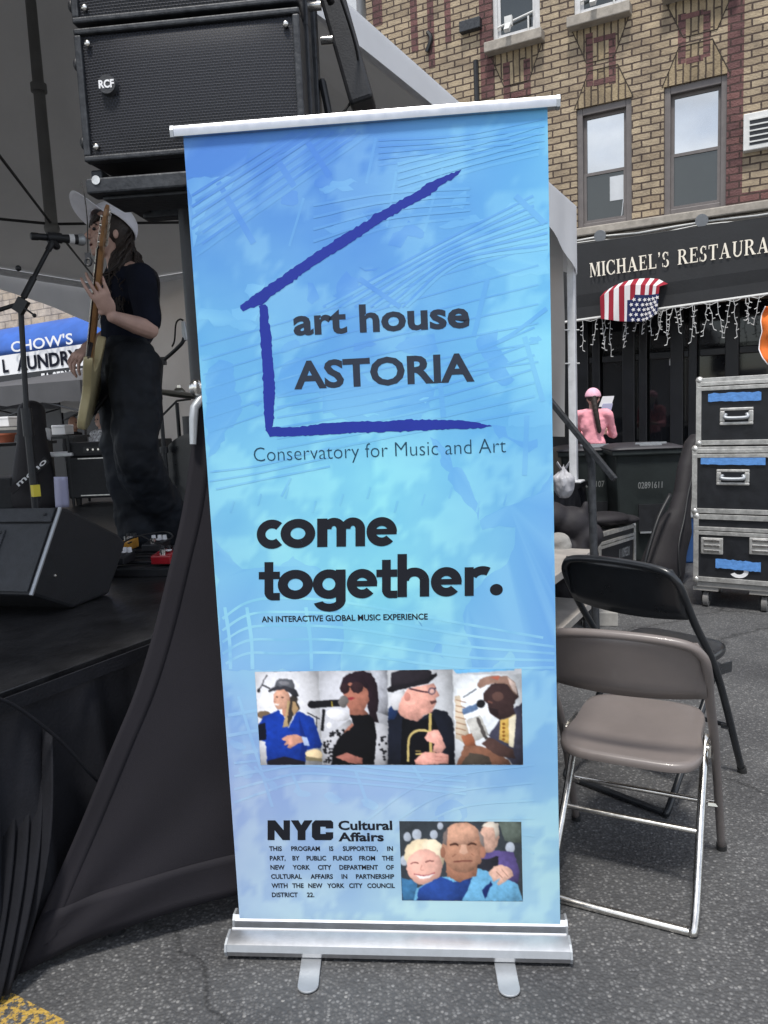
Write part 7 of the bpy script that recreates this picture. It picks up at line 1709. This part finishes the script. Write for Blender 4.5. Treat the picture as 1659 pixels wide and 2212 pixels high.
# -------- guitar
ge, gh = at(190, 906, 3.84), at(236, 449, 3.27); ga = (gh - ge).normalized(); GLn = (gh - ge).length; gk = GLn / 1.21
gn = V((-.97, .0, 0)); gn = (gn - ga * gn.dot(ga)).normalized(); gw = gn.cross(ga)
gtr = thing('electric_guitar', 'cream bodied electric guitar with maple neck held upright by the singer', 'guitar', ge + ga * .23)
def GP(w, a, n=0.): return ge + gw * w * gk + ga * (a + .23) * gk + gn * n * gk
def gprism(mb, pts, n0, n1): mb.prism([GP(w, a, n0) for w, a in pts], gn * (n1 - n0) * gk)
bo = [(0, -.23), (.08, -.225), (.145, -.19), (.165, -.12), (.15, -.05), (.115, .0), (.105, .05), (.12, .11), (.155, .17), (.16, .21), (.135, .215), (.095, .17), (.055, .135), (.03, .13), (-.03, .13), (-.055, .135), (-.09, .18), (-.125, .25), (-.15, .26), (-.155, .22), (-.135, .13), (-.12, .06), (-.125, .0), (-.155, -.07), (-.17, -.13), (-.15, -.19), (-.08, -.225)]
bp_ = [(p.x, p.y) for p in bez([(x, y, 0) for x, y in bo + [bo[0]]], 4)[:-1]]
g = MB(); gprism(g, bp_, -.022, .022); g.build('body', M['guitar_body'], gtr, bevel=.008, seg=3)
g = MB(); gprism(g, [(w * .62 + .01, a * .62 + .02) for w, a in bp_], .0225, .0255); g.build('pickguard', M['rosewood'], gtr)
g = MB(); gprism(g, [(-.03, .08), (.03, .08), (.022, .78), (-.022, .78)], .004, .026); g.build('neck', M['maple'], gtr, bevel=.004)
g = MB(); gprism(g, [(-.03, .09), (.03, .09), (.022, .778), (-.022, .778)], .0262, .032); fb = g.build('fretboard', M['rosewood'], gtr)
g = MB()
for i in range(20): a = .78 - .69 * (1 - .944 ** (i + 1)) / (1 - .944 ** 21); g.tube([GP(-.028, a, .033), GP(.028, a, .033)], .0012 * gk, 4)
g.build('fret', M['chrome'], fb)
hsd = [(-.022, .775), (.022, .775), (.036, .80), (.034, .84), (.030, .93), (.034, .965), (.02, .985), (-.01, .975), (-.026, .95), (-.04, .87), (-.045, .81)]
g = MB(); gprism(g, hsd, .004, .02); hso = g.build('headstock', M['maple'], gtr, bevel=.003)
for i in range(4):
    a = .805 + i * .042; g = MB(); g.tube([GP(.0, a, .02), GP(0, a, .034)], .007 * gk, 10); g.tube([GP(.028, a, .010), GP(.060, a, .008)], .004 * gk, 8); R3 = Matrix((gw, ga, gn)).transposed(); g.ell(GP(.066, a, .008), (.012 * gk, .013 * gk, .005 * gk), R3, 14, 8); g.box(GP(.01, a, -.001), (.03 * gk, .022 * gk, .012 * gk), R3); g.build('tuner', M['chrome'], hso, smooth=50)
g = MB(); R3 = Matrix((gw, ga, gn)).transposed(); g.box(GP(0, -.15, .03), (.085 * gk, .05 * gk, .012 * gk), R3); g.build('bridge', M['chrome'], gtr, bevel=.002)
for a in (-.05, .03): g = MB(); g.box(GP(0, a, .030), (.09 * gk, .03 * gk, .014 * gk), R3); g.build('pickup', M['black_plastic'], gtr, bevel=.003)
for a in (-.15, -.105): g = MB(); g.tube([GP(.105, a, .022), GP(.105, a, .042)], .012 * gk, 14); g.build('knob', M['chrome'], gtr, smooth=50)
g = MB()
for i in range(4): g.tube([GP(-.027 + .018 * i, -.14, .038), GP(-.018 + .012 * i, .78, .036), GP(-.006 + .004 * i, .805 + i * .042, .034)], .0011, 4)
g.build('string', M['chrome'], gtr)
g = MB(); g.tube([GP(-.145, .255, 0), GP(-.145, .268, 0)], .006, 8); g.build('strap_button', M['chrome'], gtr)
g = MB(); s0 = GP(-.145, .26, 0); s1 = GP(0, -.235, 0)
g.tube(bez([s0, shR + V((-.05, .02, .07)), neck + V((.07, .03, .02)), shL + V((.06, .03, .02)), chest + V((.155, -.02, -.03)), waist + V((.11, .10, 0)), s1], 8), .011, 4); g.build('strap', M['gigbag'], gtr, smooth=180)

# -------- background people
def bystander(label, x, y, z, H, yaw, shirt, hairm=None, cap=None, trm=None, skin='skin', armf=.0, hold=False, bald=False, seat=0.):
    t = thing('person', label, 'person', (x, y, z)); R = Matrix.Rotation(yaw, 3, 'Z'); k = H / 1.7; O = V((x, y, z))
    P_ = lambda a, b_, c: O + R @ V((a * k, b_ * k, c * k))          # x to the person's right, y forward
    b = MB(); b.ell(P_(0, 0, 1.6), (.075 * k, .095 * k, .115 * k), R); b.ell(P_(0, .04, 1.545), (.055 * k, .055 * k, .06 * k), R); b.capsule(P_(0, .095, 1.60), .01 * k, P_(0, .108, 1.575), .013 * k); b.capsule(P_(0, -.01, 1.52), .052 * k, P_(0, -.01, 1.42), .058 * k)
    for s in (-1, 1): b.ell(P_(s * .075, 0, 1.585), (.012 * k, .02 * k, .03 * k), R)
    b.ell(P_(0, 0, 1.22), (.15 * k, .1 * k, .22 * k), R); b.ell(P_(0, 0, .98), (.15 * k, .11 * k, .13 * k), R)
    for s in (-1, 1):
        sh, el, wr = P_(s * .19, 0, 1.38), P_(s * .25, .03 + armf * .1, 1.1), P_(s * .16 if armf else s * .25, .08 + armf * .28, .9 + armf * .22)
        b.capsule(P_(s * .1, 0, 1.4), .05 * k, sh, .05 * k); b.capsule(sh, .048 * k, el, .038 * k); b.capsule(el, .038 * k, wr, .027 * k)
        hand(b, wr, (wr - el), R @ V((-s, 0, 0)), s, (.4, .5, .4), k)
        b.capsule(P_(s * .09, 0, .92), .08 * k, P_(s * .1, .02, .48), .055 * k); b.capsule(P_(s * .1, .02, .48), .052 * k, P_(s * .1, 0, .08), .04 * k)
    bo_ = blob('body', b, M[skin], t, .0085, 3)
    b = MB(); b.ell(P_(0, 0, 1.25), (.175 * k, .12 * k, .2 * k), R); b.capsule(P_(0, 0, 1.38), .095 * k, P_(0, 0, 1.0), .13 * k); b.ell(P_(0, 0, 1.0), (.165 * k, .125 * k, .12 * k), R)
    for s in (-1, 1):
        sh, el, wr = P_(s * .19, 0, 1.38), P_(s * .25, .03 + armf * .1, 1.1), P_(s * .16 if armf else s * .25, .08 + armf * .28, .9 + armf * .22)
        b.capsule(P_(s * .08, 0, 1.40), .06 * k, sh, .066 * k); b.capsule(sh, .066 * k, el, .056 * k); b.capsule(el, .056 * k, el + (wr - el) * .75, .045 * k)
    so_ = blob('shirt', b, M[shirt], t, .012, 3); dm = so_.modifiers.new('creases', 'DISPLACE'); dm.texture = tx; dm.strength = .035; dm.mid_level = .5
    b = MB(); b.ell(P_(0, 0, .92), (.165 * k, .12 * k, .12 * k), R)
    for s in (-1, 1): b.capsule(P_(s * .09, 0, .9), .095 * k, P_(s * .1, .02, .48), .075 * k); b.capsule(P_(s * .1, .02, .48), .075 * k, P_(s * .1, 0, .1), .065 * k)
    blob('trousers', b, M[trm or 'trousers'], t, .014, 3)
    for s in (-1, 1): b = MB(); b.ell(P_(s * .1, .05, .045), (.05 * k, .13 * k, .045 * k), R); blob('shoe', b, M['black_plastic'], t, .012, 2)
    q = MB()
    for s in (-1, 1): q.ell(P_(s * .03, .088, 1.605), .011 * k, None, 8, 6)
    q.build('eye', M['black_plastic'], bo_, smooth=180)
    if hairm:
        b = MB(); b.ell(P_(0, -.018, 1.625), (.082 * k, .098 * k, .10 * k), R)
        if hairm == 'tail': 
            for i in range(9): f = i / 8; b.ell(P_(.02 + .07 * f, -.11 - .045 * sin(f * 2.6), 1.60 - .42 * f), ((.045 - .012 * f) * k, (.04 - .012 * f) * k, .055 * k), R)
        blob('hair', b, M['hair'], t, .012, 3)
    if cap:
        q = MB(); q.ell(P_(0, -.018, 1.622), (.102 * k, .125 * k, .112 * k), R, 24, 12, 0, 0., pi * .52); co = q.build('cap', M[cap], t, smooth=180, fix=False, solid=.004)
        q = MB(); q.sheet([[P_(.09 * cos(a), .1 * sin(a) + .08 * v_ * sin(a), 1.625 - .015 * v_) for a in [radians(20 + 140 * i / 12) for i in range(13)]] for v_ in (0, .5, 1)]); q.build('brim', M[cap], co, smooth=180, solid=.004, fix=False)
    return t, P_
wz = .14; wy = 8.7; wt = at(1275, 838, wy); H = (wt.z - wz) / 1.02
t, P_ = bystander('person in a pink top and pink cap with dark ponytail, seen from behind', at(1282, 940, wy).x, wy, wz, H, radians(-22), 'pink', 'tail', 'pink_cap', armf=1.)
for px, py, w, h in ((1311, 867, 17, 11), (1310, 884, 15, 12)):
    a = at(px, py, wy + .35); s_ = (wy + .35) / FPX; g = MB(); g.prism([a + V((-w * s_, 0, -h * s_)), a + V((w * s_ * .6, .02, -h * s_)), a + V((w * s_, .02, h * s_)), a + V((-w * s_ * .5, 0, h * s_))], (0, .012, 0))
    tag(g.build('paper_sheet', M['white'] if py < 880 else M['paper'], None, origin=a), 'upper white sheet of paper held up by the person in pink' if py < 880 else 'lower pale sheet of paper held by the person in pink', 'paper')
my = 12.0; mt = at(157, 897, my); bystander('bald bearded person in dark clothes sitting beyond the bass amplifier', mt.x, my, 0, mt.z / 1.02, radians(-112), 'dark_shirt', skin='skin_dark')
fy_ = 11.5; ft_ = at(216, 888, fy_); bystander('person in a black and white print shirt half hidden behind the singer', ft_.x, fy_, 0, ft_.z / 1.02, radians(150), 'floral', 'short')
